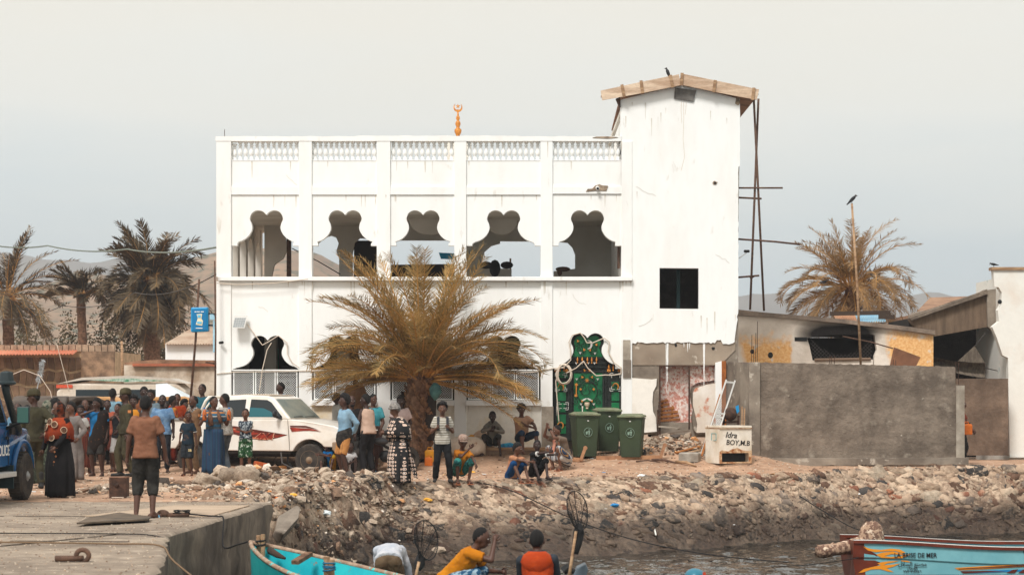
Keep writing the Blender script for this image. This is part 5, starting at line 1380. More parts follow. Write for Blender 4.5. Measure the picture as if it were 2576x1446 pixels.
o = text_mesh('4X4',.215,M('decal_text2',s(232,190,160),.4,bump=0,fine=0),'lettering',tr,(-1.15,-.848,.88),(90,0,0),.001,1.3,.3)
b = MB(); b.box(-.2,-.15,-.84,-.6,.1,.5); b.tube([(-.62,-.7,.5),(-.60,-.72,.3),(-.4,-.74,.12)],.02,5); b.build('mud_flap',black,tr)

# ---- blue police car
pb = M('police_blue',s(16,92,146),.25,s(12,78,128),2,bump=0,fine=.03,spec=.5)
pc = thing('police_car','blue police off-roader with snorkel, cut by the left edge of the picture','police car',(-8.98,33.1,0),88)
low = [(.70,.80),(.72,1.12),(.6,1.18),(-.55,1.25),(-3.6,1.25),(-3.6,.58),(-.62,.58)] + arch_pts(0,.40,.54,158,35) + [(.52,.80)]
shell(low,.80,lambda x,z: 1 - .08 * sm((x + .3) / .9)).build('body',pb,pc,bevel=.03)
b = MB(); pr_ = [(-.62,1.25),(-.95,1.85),(-1.1,1.93),(-3.4,1.95),(-3.6,1.25)]; b.prism(pr_,-1,1)
gp2 = lambda z: lerp(.79,.70,(z - 1.25) / .7); b.v = [(x,y * gp2(z),z) for x,y,z in b.v]; b.build('cabin',pb,pc,bevel=.03)
for pl in ([(-.82,1.30),(-1.08,1.80),(-1.68,1.82),(-1.68,1.30)],[(-1.8,1.30),(-1.8,1.82),(-3.2,1.84),(-3.3,1.30)]):
    for sd in (-1,1):
        b = MB(); b.prismv([(x,sd * (gp2(z) + .006),z) for x,z in pl],(0,-sd * .01,0)); b.build('window',glass,pc)
b = MB(); b.prismv([(-.64,-.68,1.29),(-.64,.68,1.29),(-.93,.6,1.80),(-.93,-.6,1.80)],(.02,0,.01)); b.build('windscreen',glass,pc)
# fender flare, running board, door seams, handle, hinges
b = MB(); fl = [(x,-.84,z) for x,z in arch_pts(0,.40,.57,170,12,12)]; b.tube(fl,.05,6,1.0); b.build('wheel_arch_flare',pb,pc,smooth=True)
b = MB(); b.box(-2.2,-.62,-.92,-.72,.42,.50); b.build('running_board',silver,pc,bevel=.01)
b = MB(); b.box(-.72,-.70,-.815,-.79,.6,1.24); b.box(-1.75,-1.73,-.815,-.79,.6,1.24); o = b.build('door_seam',M('blue_seam',s(8,44,74),.6,bump=0),pc); o['kind'] = 'stuff'
b = MB(); b.box(-1.66,-1.52,-.83,-.80,1.08,1.13); b.box(-.86,-.8,-.83,-.80,1.02,1.07); b.build('door_handle',black,pc)
text_mesh('POLICE',.24,sgw,'lettering',pc,(-1.02,-.812,.84),(90,0,0),.002,.9)
# snorkel
b = MB(); b.tube([(-.1,-.80,1.12),(-.35,-.86,1.2),(-.62,-.88,1.32),(-.95,-.84,1.78),(-1.0,-.84,1.9)],[.06,.065,.06,.06,.07],8); b.build('snorkel_pipe',M('snorkel',s(34,46,48),.5,bump=0),pc,smooth=True)
b = MB(); b.lathe([(.09,1.9),(.15,1.92),(.15,1.95),(.12,1.97),(.10,2.1),(.085,2.12),(.001,2.13)],(-1.0,-.86,0),14); b.build('snorkel_head',MATS['snorkel'],pc)
b = MB(); b.box(-.98,-.90,-1.22,-1.02,1.28,1.56); mo = b.build('mirror',MATS['snorkel'],pc,bevel=.02)
b = MB(); b.box(-.99,-.981,-1.21,-1.03,1.30,1.54); b.build('mirror_glass',M('green_mirror',s(60,96,88),.12,bump=0,fine=0,spec=.8),mo)
b = MB(); b.tube([(-.8,-.8,1.2),(-.9,-1.05,1.3)],.03,6); b.box(-.7,-.5,-.86,-.80,1.1,1.22); b.build('mirror_arm',black,pc)
b = MB(); b.ell((.64,-.70,1.0),(.06,.09,.1),10,8); b.build('headlight',MATS['lamp_glass'],pc,smooth=True)
b = MB(); b.box(-1.6,-1.2,-.4,.4,1.95,2.02); b.build('light_bar',M('orange_lamp',s(216,96,30),.4,bump=0),pc)
b = MB(); b.box(-.62,-.58,-.86,-.55,.22,.60); b.build('mud_flap',M('flap',s(30,50,54),.8,bump=0),pc)
b = MB(); b.box(-3.4,.5,-.6,.6,.45,.6); b.build('chassis',MATS['chassis'],pc)
srim = M('steel_rim',s(150,152,150),.4,s(110,108,104),8,bump=0)
for c in ((0,-.80,.40),(0,.80,.40),(-2.9,-.80,.40),(-2.9,.80,.40)): wheel(pc,c,.40,.25,-1 if c[1] < 0 else 1,srim)

# ---- three-wheelers and other vehicles behind the crowd
def tuktuk(label,x,Y,yaw,cm,bm):
    t = thing('three_wheeler',label,'three wheeler',(X_(x,Y),Y,0),yaw,'three wheelers behind the crowd')
    b = MB(); b.prism([(-1.0,1.0),(-1.05,1.35),(-.95,1.62),(-.6,1.72),(.3,1.74),(.75,1.62),(.85,1.45),(.7,1.5),(.3,1.62),(-.6,1.62),(-.85,1.45),(-.9,1.0)],-.6,.6); b.build('canopy',cm,t,bevel=.03)
    b = MB(); b.prism([(-1.1,.35),(-1.1,.95),(-.3,.95),(-.2,.5),(.4,.5),(.55,1.05),(.95,1.0),(1.15,.5),(1.1,.35)],-.58,.58); b.build('body',bm,t,bevel=.04)
    b = MB(); b.prismv([(.66,-.5,1.05),(.66,.5,1.05),(.82,.5,1.5),(.82,-.5,1.5)],(.01,0,0)); b.build('windscreen',glass,t)
    b = MB(); b.ell((1.15,0,.85),(.05,.09,.09),8,6); b.build('headlight',MATS['lamp_glass'],t)
    for c in ((1.0,0,.22),(-.7,-.5,.22),(-.7,.5,.22)): wheel(t,c,.22,.1,-1)
dk = M('dark_canopy',s(74,66,60),.8,s(96,84,74),2,bump=.2); tn = M('tan_canopy',s(206,158,104),.8,s(184,138,92),2,bump=.1); blk2 = M('black_body',s(30,30,30),.4,bump=0)
tuktuk('three wheeler with a dark grey canopy between the police car and the women',105,46,100,dk,blk2)
tuktuk('second dark-canopied three wheeler behind the woman in orange',175,50,70,dk,blk2)
tuktuk('three wheeler with a long tan canopy behind the men in blue and orange',235,54,175,tn,M('yellow_body',s(196,150,70),.5,bump=0))
tuktuk('tan-canopied three wheeler behind the man in the red-orange shirt',430,57,0,tn,MATS['yellow_body'])
vn = thing('bus','white minibus with a green and white roof rack above the crowd','minibus',(X_(318,62),62,0),0)
b = MB(); b.prism([(-2.0,.4),(-2.0,1.9),(-1.7,2.15),(1.7,2.15),(2.0,1.9),(2.0,.4)],-.8,.8); b.build('body',M('bus_white',s(222,214,200),.5,s(200,186,168),1,bump=0),vn,bevel=.06)
b = MB(); b.box(-1.4,-.2,-.82,-.805,1.5,1.95); b.build('window',glass,vn)
b = MB(); b.box(0,1.6,-.82,-.805,1.5,1.95); b.build('window',glass,vn)
b = MB(); b.prism([(-2.0,2.12),(-1.2,2.32),(.2,2.38),(1.5,2.3),(2.0,2.14),(1.5,2.22),(.2,2.29),(-1.2,2.24)],-.85,.85); b.build('roof_rack',M('rack_grey',s(196,188,176),.7,bump=0),vn)
b = MB(); b.prism([(-1.0,2.24),(.2,2.30),(1.4,2.22),(.2,2.18)],-.86,-.83); b.build('green_cover',M('green_cover',s(54,132,96),.7,s(200,210,200),6,bump=0),vn)
b = MB(); b.box(-2.0,-1.5,-.83,-.81,2.0,2.1); b.build('red_stripe',M('red_stripe',s(206,84,56),.6,bump=0),vn)
for x in (-1.3,1.3): wheel(vn,(x,-.78,.35),.34,.2,-1)
tnt = thing('awning','pale blue-white sloping tarpaulin between the minibus and the low wall','tarpaulin',(X_(440,60),60,0))
b = MB(); b.prismv([P(392,966,60),P(420,964,60),P(482,996,60),P(470,1004,58),P(392,1002,58)],(0,0,-.03)); b.build('cloth',M('tarp',s(212,220,222),.7,bump=.1),tnt,world=True)
b = MB(); b.tube([P(394,1000,58.5),(X_(394,58.5),58.5,0)],.03,6); b.build('pole',wood,tnt,world=True)

# ---- wheelie bins
bing = M('bin_green',s(56,70,48),.6,s(48,60,42),1.5,bump=.05,fine=.06); lidg = M('bin_lid',s(92,104,76),.6,s(130,130,104),4,bump=.05,fine=.08)
def bin_(label,x,Y,yaw,k=1.0):
    t = thing('wheelie_bin',label,'wheelie bin',tuple(S(x,Y,-.01)),yaw,'green wheelie bins before the gate')
    rings = []
    for z,hw,hd in ((.05,.235,.25),(.5,.26,.29),(.9,.285,.33),(.935,.285,.33),(.936,.30,.345),(.97,.30,.345)):
        ring = []
        for cx,cy in ((-1,-1),(1,-1),(1,1),(-1,1)):
            for a in (0,30,60,90):
                a0 = {(-1,-1): 180,(1,-1): 270,(1,1): 0,(-1,1): 90}[(cx,cy)] + a
                ring.append((cx * (hw - .04) + .04 * math.cos(R(a0)),cy * (hd - .04) + .04 * math.sin(R(a0)),z * k))
        rings.append(ring)
    b = MB(); b.rings(rings); b.build('body',bing,t)
    rings = []
    for z,hw,hd in ((.975,.32,.37),(1.0,.325,.375),(1.02,.315,.365),(1.035,.26,.30),(1.055,.24,.27),(1.058,.1,.1)):
        rings.append([(hw * .96 * c1 + (0),hd * c2,z * k + (.012 if c2 > 0 else 0)) for c1,c2 in ((-1,-.9),(-.9,-1),(.9,-1),(1,-.9),(1,.9),(.9,1),(-.9,1),(-1,.9))])
    b = MB(); b.rings(rings); b.box(-.1,.1,-.40,-.36,.985 * k,1.02 * k); b.build('lid',lidg,t)
    b = MB(); b.tube([(-.24,.40,1.0 * k),(.24,.40,1.0 * k)],.016,6); b.build('handle',bing,t)
    for sx in (-1,1):
        e = wheel(t,(sx * .285,.24,.1),.1,.05,1); e.rotation_euler = (0,0,R(90))
        for ch in list(e.children):
            pass
    n_ = 28; b = MB(); b.tube([(.10 * math.cos(R(a)),-.292 - .036,.62 + .105 * math.sin(R(a))) for a in range(0,361,15)],.005,4)
    lg = M('logo_pale',s(126,152,136),.5,bump=0,fine=0)
    b.v = [(x,y + (z - .62) * -.09,z) for x,y,z in b.v]; b.build('logo_ring',lg,t)
    b = MB(); b.prism([(-.055,.57),(-.015,.57),(-.008,.64),(-.062,.64)],-.334,-.331); b.ell((.022,-.332,.678),(.014,.003,.016),8,5); b.prism([(.004,.655),(.045,.655),(.046,.61),(.038,.61),(.036,.55),(.026,.55),(.024,.60),(.018,.55),(.008,.55),(.008,.63),(-.02,.648),(-.025,.638)],-.334,-.331); o = b.build('logo',lg,t); o['kind'] = 'stuff'
    b = MB(); b.box(-.02,.02,-.334,-.33,.88,.90); b.build('sticker',sgw,t)
    return t
bin_('nearest left green wheelie bin, its lid overhanging to the left, beside the squatting man',1471,47.0,12,1.03)
bin_('green wheelie bin standing behind between the two front bins',1527,47.9,8,1.03)
bin_('right-hand green wheelie bin next to the broken white wall, logo in full view',1589,46.9,-10,1.0)

# ---- freezer
fr_w = M('freezer_white',s(232,224,210),.6,s(208,194,172),2,bump=.1,fine=.08,col3=s(156,96,54),scale3=5,t3=(.64,.74)); fr_r = M('freezer_rust',s(150,88,44),.8,s(206,176,140),9,bump=.3,fine=.2)
fp = S(1836,46.3); fz = thing('freezer','rusty white chest freezer with handwriting in front of the grey wall','freezer',(fp.x,fp.y,fp.z - .02),22)
b = MB(); b.box(-.42,.42,-.28,.42,.28,.83); b.box(-.42,-.37,-.28,.42,.03,.28); b.box(.37,.42,-.28,.42,.03,.28); b.box(-.37,.37,.36,.42,.03,.28); b.build('body',fr_w,fz)
b = MB(); b.box(-.42,.42,-.30,.44,.845,.90); b.build('lid',fr_w,fz,bevel=.012)
b = MB(); b.box(-.425,.425,-.305,.44,.831,.844); b.build('lid_seal',fr_r,fz)
b = MB(); b.prism([(-.42,.3),(-.36,.34),(-.2,.31),(-.1,.36),(.05,.39),(.15,.34),(.3,.31),(.42,.33),(.42,.27),(-.42,.27)],-.286,-.281); b.box(-.425,-.36,-.286,-.281,.03,.27); b.box(.34,.425,-.286,-.281,.03,.27); b.box(-.42,.42,-.29,-.27,.03,.065); b.build('rusty_edge',fr_r,fz)
b = MB(); b.box(-.36,.34,-.1,.3,.07,.27); b.build('motor_bay',black,fz)
ink = M('ink',s(40,36,34),.8,bump=0,fine=0)
text_mesh('Idra',.19,ink,'handwriting',fz,(-.12,-.284,.68),(90,4,0),.002,1.0,.25)
text_mesh('BOY,M.B',.165,ink,'handwriting',fz,(.06,-.284,.50),(90,3,0),.002,1.0,.1)
b = MB()
for p,q in (((-.424,-.12,.72),(-.424,.1,.72)),((-.424,.1,.72),(-.424,.1,.56)),((-.424,-.12,.72),(-.424,-.12,.56)),((-.424,-.12,.56),(-.424,.02,.56))): b.obox(p,q,.014,.006)
b.build('paint_mark',M('teal_mark',s(60,160,170),.7,bump=0,fine=0),fz)

# ---- ladder-like mesh frame leaning on the wall
lf = thing('mesh_frame','tall aluminium mesh frame leaning against the grey wall above the freezer','frame',tuple(P(1770,1140,46.9)))
P0,P1,P2,P3 = P(1763,1143,46.9),P(1788,1146,46.9),P(1849,957,48.0),P(1827,955,48.0)
b = MB()
for p,q in ((P0,P3),(P1,P2)): b.obox(p,q,.035,.03,(0,1,0))
b.build('rail',silver,lf,world=True)
for u in (.0,.5,.55,.97):
    b = MB(); b.obox(P0.lerp(P3,u),P1.lerp(P2,u),.05,.02,(0,1,0)); b.build('crossbar',silver,lf,world=True)
b = MB()
for i in range(60):
    for sg_ in (1,-1):
        u0 = i / 60; u1 = u0 + .06 * 1
        if u1 > 1: continue
        a,c = (P0.lerp(P3,u0),P1.lerp(P2,u1)) if sg_ > 0 else (P1.lerp(P2,u0),P0.lerp(P3,u1))
        b.obox(a,c,.006,.006,(0,1,0))
o = b.build('mesh',M('mesh_grey',s(110,104,98),.7,bump=0),lf,world=True); o['kind'] = 'stuff'
b = MB(); b.obox(P(1765,1146,46.8),P(1812,992,48),.05,.02,(0,1,0)); solo(b,'plank',orange_wood,'brown plank leaning beside the mesh frame','plank')
b = MB(); b.ell(P(1837,1041,47.6),.165,20,14); solo(b,'float',rust,'round rusty metal float resting behind the freezer','float',smooth=True)
bs = thing('stand','dark rusty stand under the round float behind the freezer','stand',tuple(P(1835,1100,47.6)))
for pts in (([(1822,1050),(1815,1110)]),([(1858,1045),(1856,1110)]),([(1818,1062),(1858,1060)])):
    b = MB(); b.obox(P(pts[0][0],pts[0][1],47.6),P(pts[1][0],pts[1][1],47.6),.05,.05,(0,1,0)); b.build('bar',rust,bs,world=True)
b = MB(); b.prismv([P(1850,1022,47.5),P(1858,1018,47.5),P(1860,1034,47.5),P(1854,1040,47.5)],(0,.02,0)); solo(b,'bag',M('blue_plastic',s(30,140,196),.4,bump=0),'scrap of blue plastic behind the round float','plastic bag')
for i,(x,y1) in enumerate(((1866,1022),(1872,1026))):
    b = MB(); b.obox(P(x,1075,47.4),P(x + 1,y1,47.4),.035,.02,(0,1,0)); solo(b,'batten',wood,('left','right')[i] + ' thin batten of the pair leaning on the wall corner behind the freezer','batten')
# ---- pallet in the doorway, planks, concrete block
pa = thing('pallet','orange wooden pallet leaning inside the doorway with the pink wall','pallet',tuple(P(1672,1060,49.35)))
for k in range(6):
    b = MB(); x0,x1 = 1657,1690 + 3 * k; y = 1008 + k * 9.5
    if k < 2: x1 = 1680 + k * 4
    b.obox(P(x0,y + 3,49.3),P(x1 + (6 if k > 2 else 0),y - 2,49.35),.055,.02,(0,1,0)); b.build('slat',orange_wood,pa,world=True)
b = MB(); b.obox(P(1663,1058,49.36),P(1668,1006,49.36),.05,.03,(0,1,0)); b.obox(P(1690,1056,49.36),P(1692,1020,49.36),.05,.03,(0,1,0)); b.build('bearer',orange_wood,pa,world=True)
for i,(p0,p1,m_,lb) in enumerate(((P(1660,1072,48.9),P(1708,1078,48.7),cement_light,'broken grey slab lying in the doorway'),(P(1672,1090,48.6),P(1735,1083,48.6),M('old_board',s(120,104,90),.9,bump=.3),'dark board lying across the door threshold'),(P(1700,1138,47.4),P(1760,1122,47.7),orange_wood,'brown plank lying on rubble left of the freezer'),(P(1716,1141,47.3),P(1768,1130,47.5),wood,'pale plank lying against the mesh frame foot'))):
    b = MB(); b.obox(p0,p1,.22 if i == 0 else .12,.03); solo(b,'board',m_,lb,'board')
b = MB(); c0 = S(1735,46.6); b.lathe([(.26,-.02),(.26,.17),(.22,.20),(.001,.2)],c0,8); solo(b,'concrete_block',M('block',s(168,160,148),.95,s(140,132,122),4,bump=.6,fine=.15),'grey broken concrete block lying left of the freezer','concrete block')
# ---- tan steel bars before the bins
for i,(x0,x1,y,lb) in enumerate(((1440,1478,1160,'short tan steel bar with an upturned end left of the bins'),(1500,1678,1157,'long tan steel bar with an upturned end in front of the right bin'))):
    g0 = G(x0,y); g1 = G(x1 - 12,y + (2 if i == 0 else -2)); b = MB()
    b.obox(g0 + Vector((0,0,.05)),g1 + Vector((0,0,.05)),.08,.09); b.obox(g1 + Vector((-.05,0,.04)),g1 + Vector((.06,0,.34)),.07,.1,(0,1,0)); b.tube([g1 + Vector((.06,-.04,.33)),g1 + Vector((.06,.05,.33))],.05,10)
    solo(b,'steel_bar',M('tan_steel',s(176,132,96),.7,s(146,104,76),3,bump=.2),lb,'steel bar')
for i,(x0,y0,x1,y1,r_,lb) in enumerate(((1600,1163,1660,1167,.02,'thin dry twig on the dirt before the bins'),(1640,1160,1700,1168,.035,'dry brown branch lying on the dirt'),(1700,1165,1752,1176,.035,'pale peeled branch lying on the dirt left of the freezer'),(1258,1141,1320,1130,.03,'stick on the ground under the seated turbaned man'))):
    g0,g1 = G(x0,y0),G(x1,y1); b = MB(); b.tube([g0 + Vector((0,0,.03)),g0.lerp(g1,.5) + Vector((0,0,.07)),g1 + Vector((0,0,.03))],[r_,r_ * 1.1,r_ * .5],6)
    solo(b,'branch',rust_pipe if i < 2 else wood,lb,'branch',smooth=True)
# ---- bench plank, sacks, jerrycans by the wall
YBn = 47.6
bn = thing('bench','long low timber beam bench along the white wall','bench',tuple(S(1290,YBn)))
g = yard(X_(1290,YBn),YBn)
b = MB(); b.box(X_(1185,YBn),X_(1425,YBn),YBn - .1,YBn + .22,g + .10,g + .17); b.build('board',wood,bn,world=True)
b = MB(); b.box(X_(1190,YBn),X_(1370,YBn),YBn - .05,YBn + .2,g - .05,g + .098); b.build('beam',M('beam_old',s(148,122,100),.9,s(120,96,78),3,bump=.3),bn,world=True)
def jerry(label,c,col,k=1.0,yaw=0):
    t = thing('jerrycan',label,'jerrycan',tuple(c),yaw,None); b = MB()
    rings = []
    for z,w,d in ((0,.13,.08),(.02,.15,.095),(.28,.15,.095),(.33,.12,.08),(.335,.05,.04)):
        rings.append([(w * k * c1,d * k * c2,z * k) for c1,c2 in ((-1,-.8),(-.85,-1),(.85,-1),(1,-.8),(1,.8),(.85,1),(-.85,1),(-1,.8))])
    b.rings(rings); b.build('body',col,t)
    b = MB(); b.tube([(-.08 * k,0,.33 * k),(-.07 * k,0,.39 * k),(.05 * k,0,.39 * k),(.06 * k,0,.33 * k)],.015 * k,6); b.build('handle',col,t)
    b = MB(); b.tube([(.1 * k,0,.32 * k),(.1 * k,0,.37 * k)],.025 * k,8); b.build('cap',black,t); return t
yel = M('yellow_plastic',s(232,160,34),.5,s(206,134,28),3,bump=0); bei = M('beige_plastic',s(206,178,148),.5,bump=0)
jerry('yellow jerrycan at the foot of the palm beside the boy with the backpack',S(1083,46.4),yel,.9)
jerry('beige jerrycan with a handle left of the hooded boy',S(1203,47.5),bei,1.15)
jerry('orange jerrycan standing against the palm trunk behind the cloth',S(1078,46.0),M('orange_plastic',s(214,110,32),.5,bump=0),.6)
sack = M('sack_white',s(222,208,192),.8,s(196,176,156),3,bump=.5,bscale=12,col3=s(150,96,66),scale3=5,t3=(.64,.7))
def blob(label,name,cat,c,r,mat,seed=0,n=18,amp=.18,rot=0):
    b = MB(); b.ell((0,0,0),r,n,12); b.v = [tuple(Vector(v) * (1 + amp * mn.noise(Vector(v) * 4 / max(r) * .4 + Vector((seed,0,0))))) for v in b.v]
    o = b.build(name,mat,smooth=True); o.location = Vector(c) + Vector((0,0,r[2] * .8)); o.rotation_euler = (0,0,R(rot)); return tag(o,label,cat)
blob('full white sack lying behind the squatting boy in the cap','sack','sack',S(1168,47.3),(.52,.26,.27),sack,1)
blob('small pale sack leaning on the white sack near the wall','sack','sack',S(1212,47.9),(.3,.2,.3),M('sack_tan',s(206,176,150),.8,s(176,140,114),4,bump=.4),4)
blob('pale blue plastic bag behind the boy with the backpack','bag','plastic bag',S(1142,47.8),(.3,.2,.2),M('pale_blue_plastic',s(168,196,210),.4,bump=.3),7)
blob('yellow plastic bag on top of the sacks by the wall','bag','plastic bag',S(1190,47.9,.2),(.2,.15,.14),yel,9)
blob('bright blue flowered bag between the hooded boy and the turbaned man','bag','plastic bag',S(1277,47.7),(.24,.15,.15),M('flower_blue',s(40,172,206),.5,s(16,90,150),9,bump=.2),11)
# bag and dark cloth on the palm trunk
b = MB(); N = 12; vs = []
b.tube([P(1092,962,46.1),P(1094,975,46.1),P(1096,990,46.1),P(1098,1006,46.1)],[.05,.12,.13,.03],14,.5); b.v = [(x + .05 * mn.noise(Vector((x * 9,y * 9,z * 9))),y,z + .05 * mn.noise(Vector((x * 11,z * 7,3)))) for x,y,z in b.v]; solo(b,'bag',M('teal_bag',s(74,120,116),.5,s(44,84,86),8,bump=.5),'crumpled teal plastic bag tied to the palm trunk','plastic bag',smooth=True)
b = MB(); b.tube([P(1078,965,46.5),P(1082,1010,46.45),P(1084,1060,46.45),P(1083,1108,46.45)],[.12,.12,.14,.10],10,.4); b.v = [(x + .03 * math.sin(z * 9),y,z) for x,y,z in b.v]; solo(b,'cloth',M('dark_hanging_cloth',s(52,44,40),.9,bump=.5),'long dark cloth hanging down the right side of the palm trunk','cloth',smooth=True)
b = MB(); b.tube([P(1024,985,47.6),P(1022,1040,47.6),P(1020,1110,47.6)],[.14,.16,.13],10,.4); solo(b,'cloth',MATS['dark_hanging_cloth'],'dark cloth hanging on the grille just left of the palm trunk','cloth',smooth=True)
# motorbike behind the woman in black and white
mbk = thing('motorbike','parked motorbike partly hidden behind the woman in the patterned dress','motorbike',tuple(S(970,44.8)),215)
wheel(mbk,(.62,0,.29),.29,.08,-1,srim); wheel(mbk,(-.6,0,.29),.29,.09,-1,srim)
b = MB(); b.tube([(.62,0,.29),(.45,0,.7),(.38,0,.95)],.03,6); b.tube([(.38,0,.8),(-.1,0,.55),(-.6,0,.3)],.035,6); b.build('frame',black,mbk)
b = MB(); b.ell((.12,0,.72),(.2,.1,.09),12,8); b.build('tank',M('bike_grey',s(50,50,52),.4,bump=0),mbk,smooth=True)
b = MB(); b.box(-.55,-.05,-.11,.11,.70,.78); b.build('seat',black,mbk,bevel=.03)
b = MB(); b.tube([(.40,-.3,.98),(.38,0,.95),(.40,.3,.98)],.015,6); b.build('handlebar',silver,mbk)
b = MB(); b.ell((-.02,0,.38),(.17,.14,.14),10,8); b.build('engine',black,mbk); b = MB(); b.ell((.5,0,.85),(.05,.06,.06),10,8); b.build('headlight',black,mbk)
# water container on the ground by the truck
b = MB(); g = S(652,44.6); b.box(-.15,.15,-.12,.12,0,.26); o = b.build('crate',M('orange_crate',s(176,84,40),.7,bump=.2),bevel=.02); o.location = g; o.rotation_euler = (0,R(12),R(20)); tag(o,'orange-brown crate on the ground behind the boy in green shorts','crate')
b = MB(); g = S(699,44.4); b.box(-.16,.16,-.14,.14,0,.17); o = b.build('carton',M('carton',s(168,116,66),.8,bump=.2),bevel=.01); o.location = g; o.rotation_euler = (0,R(-6),R(-25)); tag(o,'brown carton lying under the pickup door','carton')
wire('hose','black hose trailing from the pickup to the ground',[(707,1138,44.9),(710,1165,44.4),(745,1182,44.2)],.02,cable_dark,cat='hose')

# ---- quay furniture
YB_ = 33.8
bo = thing('bollard','rusty square steel mooring block at the end of the quay','bollard',(X_(300,YB_),YB_,0),0)
b = MB(); b.box(-.145,.145,-.14,.14,0,.345); b.build('block',rust,bo,bevel=.008)
b = MB(); b.box(-.15,.15,-.145,.145,.345,.36); b.build('cap_plate',M('rust_light',s(150,118,96),.9,s(110,76,58),6,bump=.3),bo)
b = MB(); b.ell((-.01,-.15,.22),(.04,.03,.035),10,6); b.build('knob',rust,bo,smooth=True)
b = MB(); b.tube([(.17 * math.cos(R(a)),-.0 + .17 * math.sin(R(a)),.015) for a in range(0,361,20)],.008,5); b.build('rope_ring',cable,bo)
pp = S(170,35.5)
b = MB(); b.tube([(0,0,-.05),(0,0,1.45)],.045,12); o = b.build('post',rust_pipe); o.location = (X_(169,36.6),36.6,0); tag(o,'rusty iron post standing beside the soldier at the left','post')
b = MB(); b.prismv([(X_(193,26.2),26.2,.035),(X_(372,27.0),27.0,.035),(X_(380,27.6),27.6,.035),(X_(300,28.6),28.6,.035),(X_(225,27.4),27.4,.035)],(0,0,.02)); solo(b,'board',M('dark_board',s(112,96,80),.9,s(76,68,58),3,bump=.3,fine=.15),'dark weathered board lying flat on the quay','board')
b = MB(); b.box(X_(215,27),X_(365,27),27.0,27.3,0,.034); solo(b,'timber',black,'dark timber under the flat board on the quay','timber')
rg = thing('mooring_ring','rusty mooring ring with a thick pin lying on the near quay','mooring ring',(X_(180,20.6),20.6,0))
b = MB(); z = .035; b.tube([(-.17,0,z),(.12,.02,z)],.032,12); b.build('pin',rust_pipe,rg,smooth=True)
b = MB(); b.tube([(.11 + .065 * math.cos(R(a)),.02,.065 + .06 * math.sin(R(a))) for a in range(-90,191,20)],.026,10); b.build('ring',rust_pipe,rg,smooth=True)
rg2 = thing('mooring_ring','rusty ring and bar tied with black rope beside the feet of the man in brown','mooring ring',(X_(440,28.3),28.3,0))
b = MB(); b.ell((-.17,0,.05),(.09,.06,.06),12,8); b.tube([(-.1,0,.03),(.2,0,.04)],.035,10); b.build('bar',rust_pipe,rg2,smooth=True)
b = MB(); rnd = random.Random(3); pts = [(.1 + .12 * math.sin(i * .9),.05 * math.cos(i * 1.7),.05 + .05 * abs(math.sin(i * .6))) for i in range(26)]; b.tube(pts,.009,5); b.build('rope_tangle',black,rg2,smooth=True)
def rope(label,pts,r,mat,name='rope',cat='rope'):
    out_ = []
    V = [Vector(p) for p in pts]
    for i in range(len(V) - 1):
        p0 = V[max(0,i - 1)]; p1,p2 = V[i],V[i + 1]; p3 = V[min(len(V) - 1,i + 2)]
        for k in range(6):
            t = k / 6; out_.append(.5 * ((2 * p1) + (-p0 + p2) * t + (2 * p0 - 5 * p1 + 4 * p2 - p3) * t * t + (-p0 + 3 * p1 - 3 * p2 + p3) * t ** 3))
    out_.append(V[-1]); b = MB(); b.tube(out_,r,6); return solo(b,name,mat,label,cat,tuple(V[0]),smooth=True)
blkr = M('black_rope',s(34,32,32),.9,bump=0); tanr = M('tan_rope',s(122,98,74),.9,bump=.2,bscale=80)
rope('black mooring rope running from the quay ring over the edge to the turquoise boat',[(X_(470,28.3),28.3,.05),(X_(520,28.2),28.2,.03),(X_(548,28.0),28.0,.03),(-4.05,27.9,.0),(-3.98,27.4,-.35),P(600,1368,26.4),P(622,1362,25.9)],.012,blkr)
rope('thin dark line crossing the quay and dropping over its edge',[(-9,24.8,.02),(-7,24.7,.02),(-5,24.6,.02),(-4.35,24.3,.01),(-4.12,23.9,-.1),(-4.0,22.5,-.7),(-3.9,21,-1.4)],.008,blkr)
rope('tan rope crossing the near quay and running off towards the water',[(-7,23.3,.02),(-5.6,23.1,.02),(-4.6,22.9,.02),(-4.0,22.6,.02),(-3.7,21.8,-.1),(-2.9,20.5,-.45),(-2.2,19.4,-.75)],.011,tanr)
rope('long black line stretched down the stone slope from the squatting boy to the water',[G(1195,1212),G(1290,1250) + Vector((0,0,.12)),P(1450,1308,40.2),P(1600,1358,39.8),P(1790,1395,38.6),P(2000,1415,38)],.012,blkr)
rope('second black line from the upper right slope into the water',[G(2010,1255) + Vector((0,0,.08)),P(2080,1290,44.2),P(2170,1335,43.6),P(2300,1348,43.0),P(2420,1352,42.5)],.012,blkr)
rope('thin line running from the engine of the boat to the left over the water',[P(2160,1402,32),P(2050,1418,32.5),P(1940,1425,33)],.008,blkr)

# ------------------------------------------------------------------ people
def skin(key,c): return M(key,(c[0] * .8,c[1] * .8,c[2] * .8,1),.55,bump=.05,fine=.04,spec=.4)
SK = [skin('skin_a',s(92,60,46)),skin('skin_b',s(74,48,38)),skin('skin_c',s(58,38,32)),skin('skin_d',s(110,74,56))]
hairm = M('hair',s(22,19,18),.9,bump=.8,bscale=90,fine=.2,bdist=.01)
eyew = M('eye_white',s(214,206,198),.4,bump=0,fine=0); lipm = M('lips',s(74,40,36),.5,bump=0,fine=0)
KC = .66
def dim(c): return None if c is None else (c[0] * KC,c[1] * KC,c[2] * KC,1)
def cloth(key,c,c2=None,scale=4,lo=.45,hi=.55,col3=None,scale3=9,t3=(.58,.62),stretch=(1,1,1),folds=.45):
    return M('cloth_' + key,dim(c),.85,dim(c2),scale,lo,hi,bump=folds,bscale=13,fine=.08,stretch=stretch,col3=dim(col3),scale3=scale3,t3=t3,bdist=.03,spec=.2)
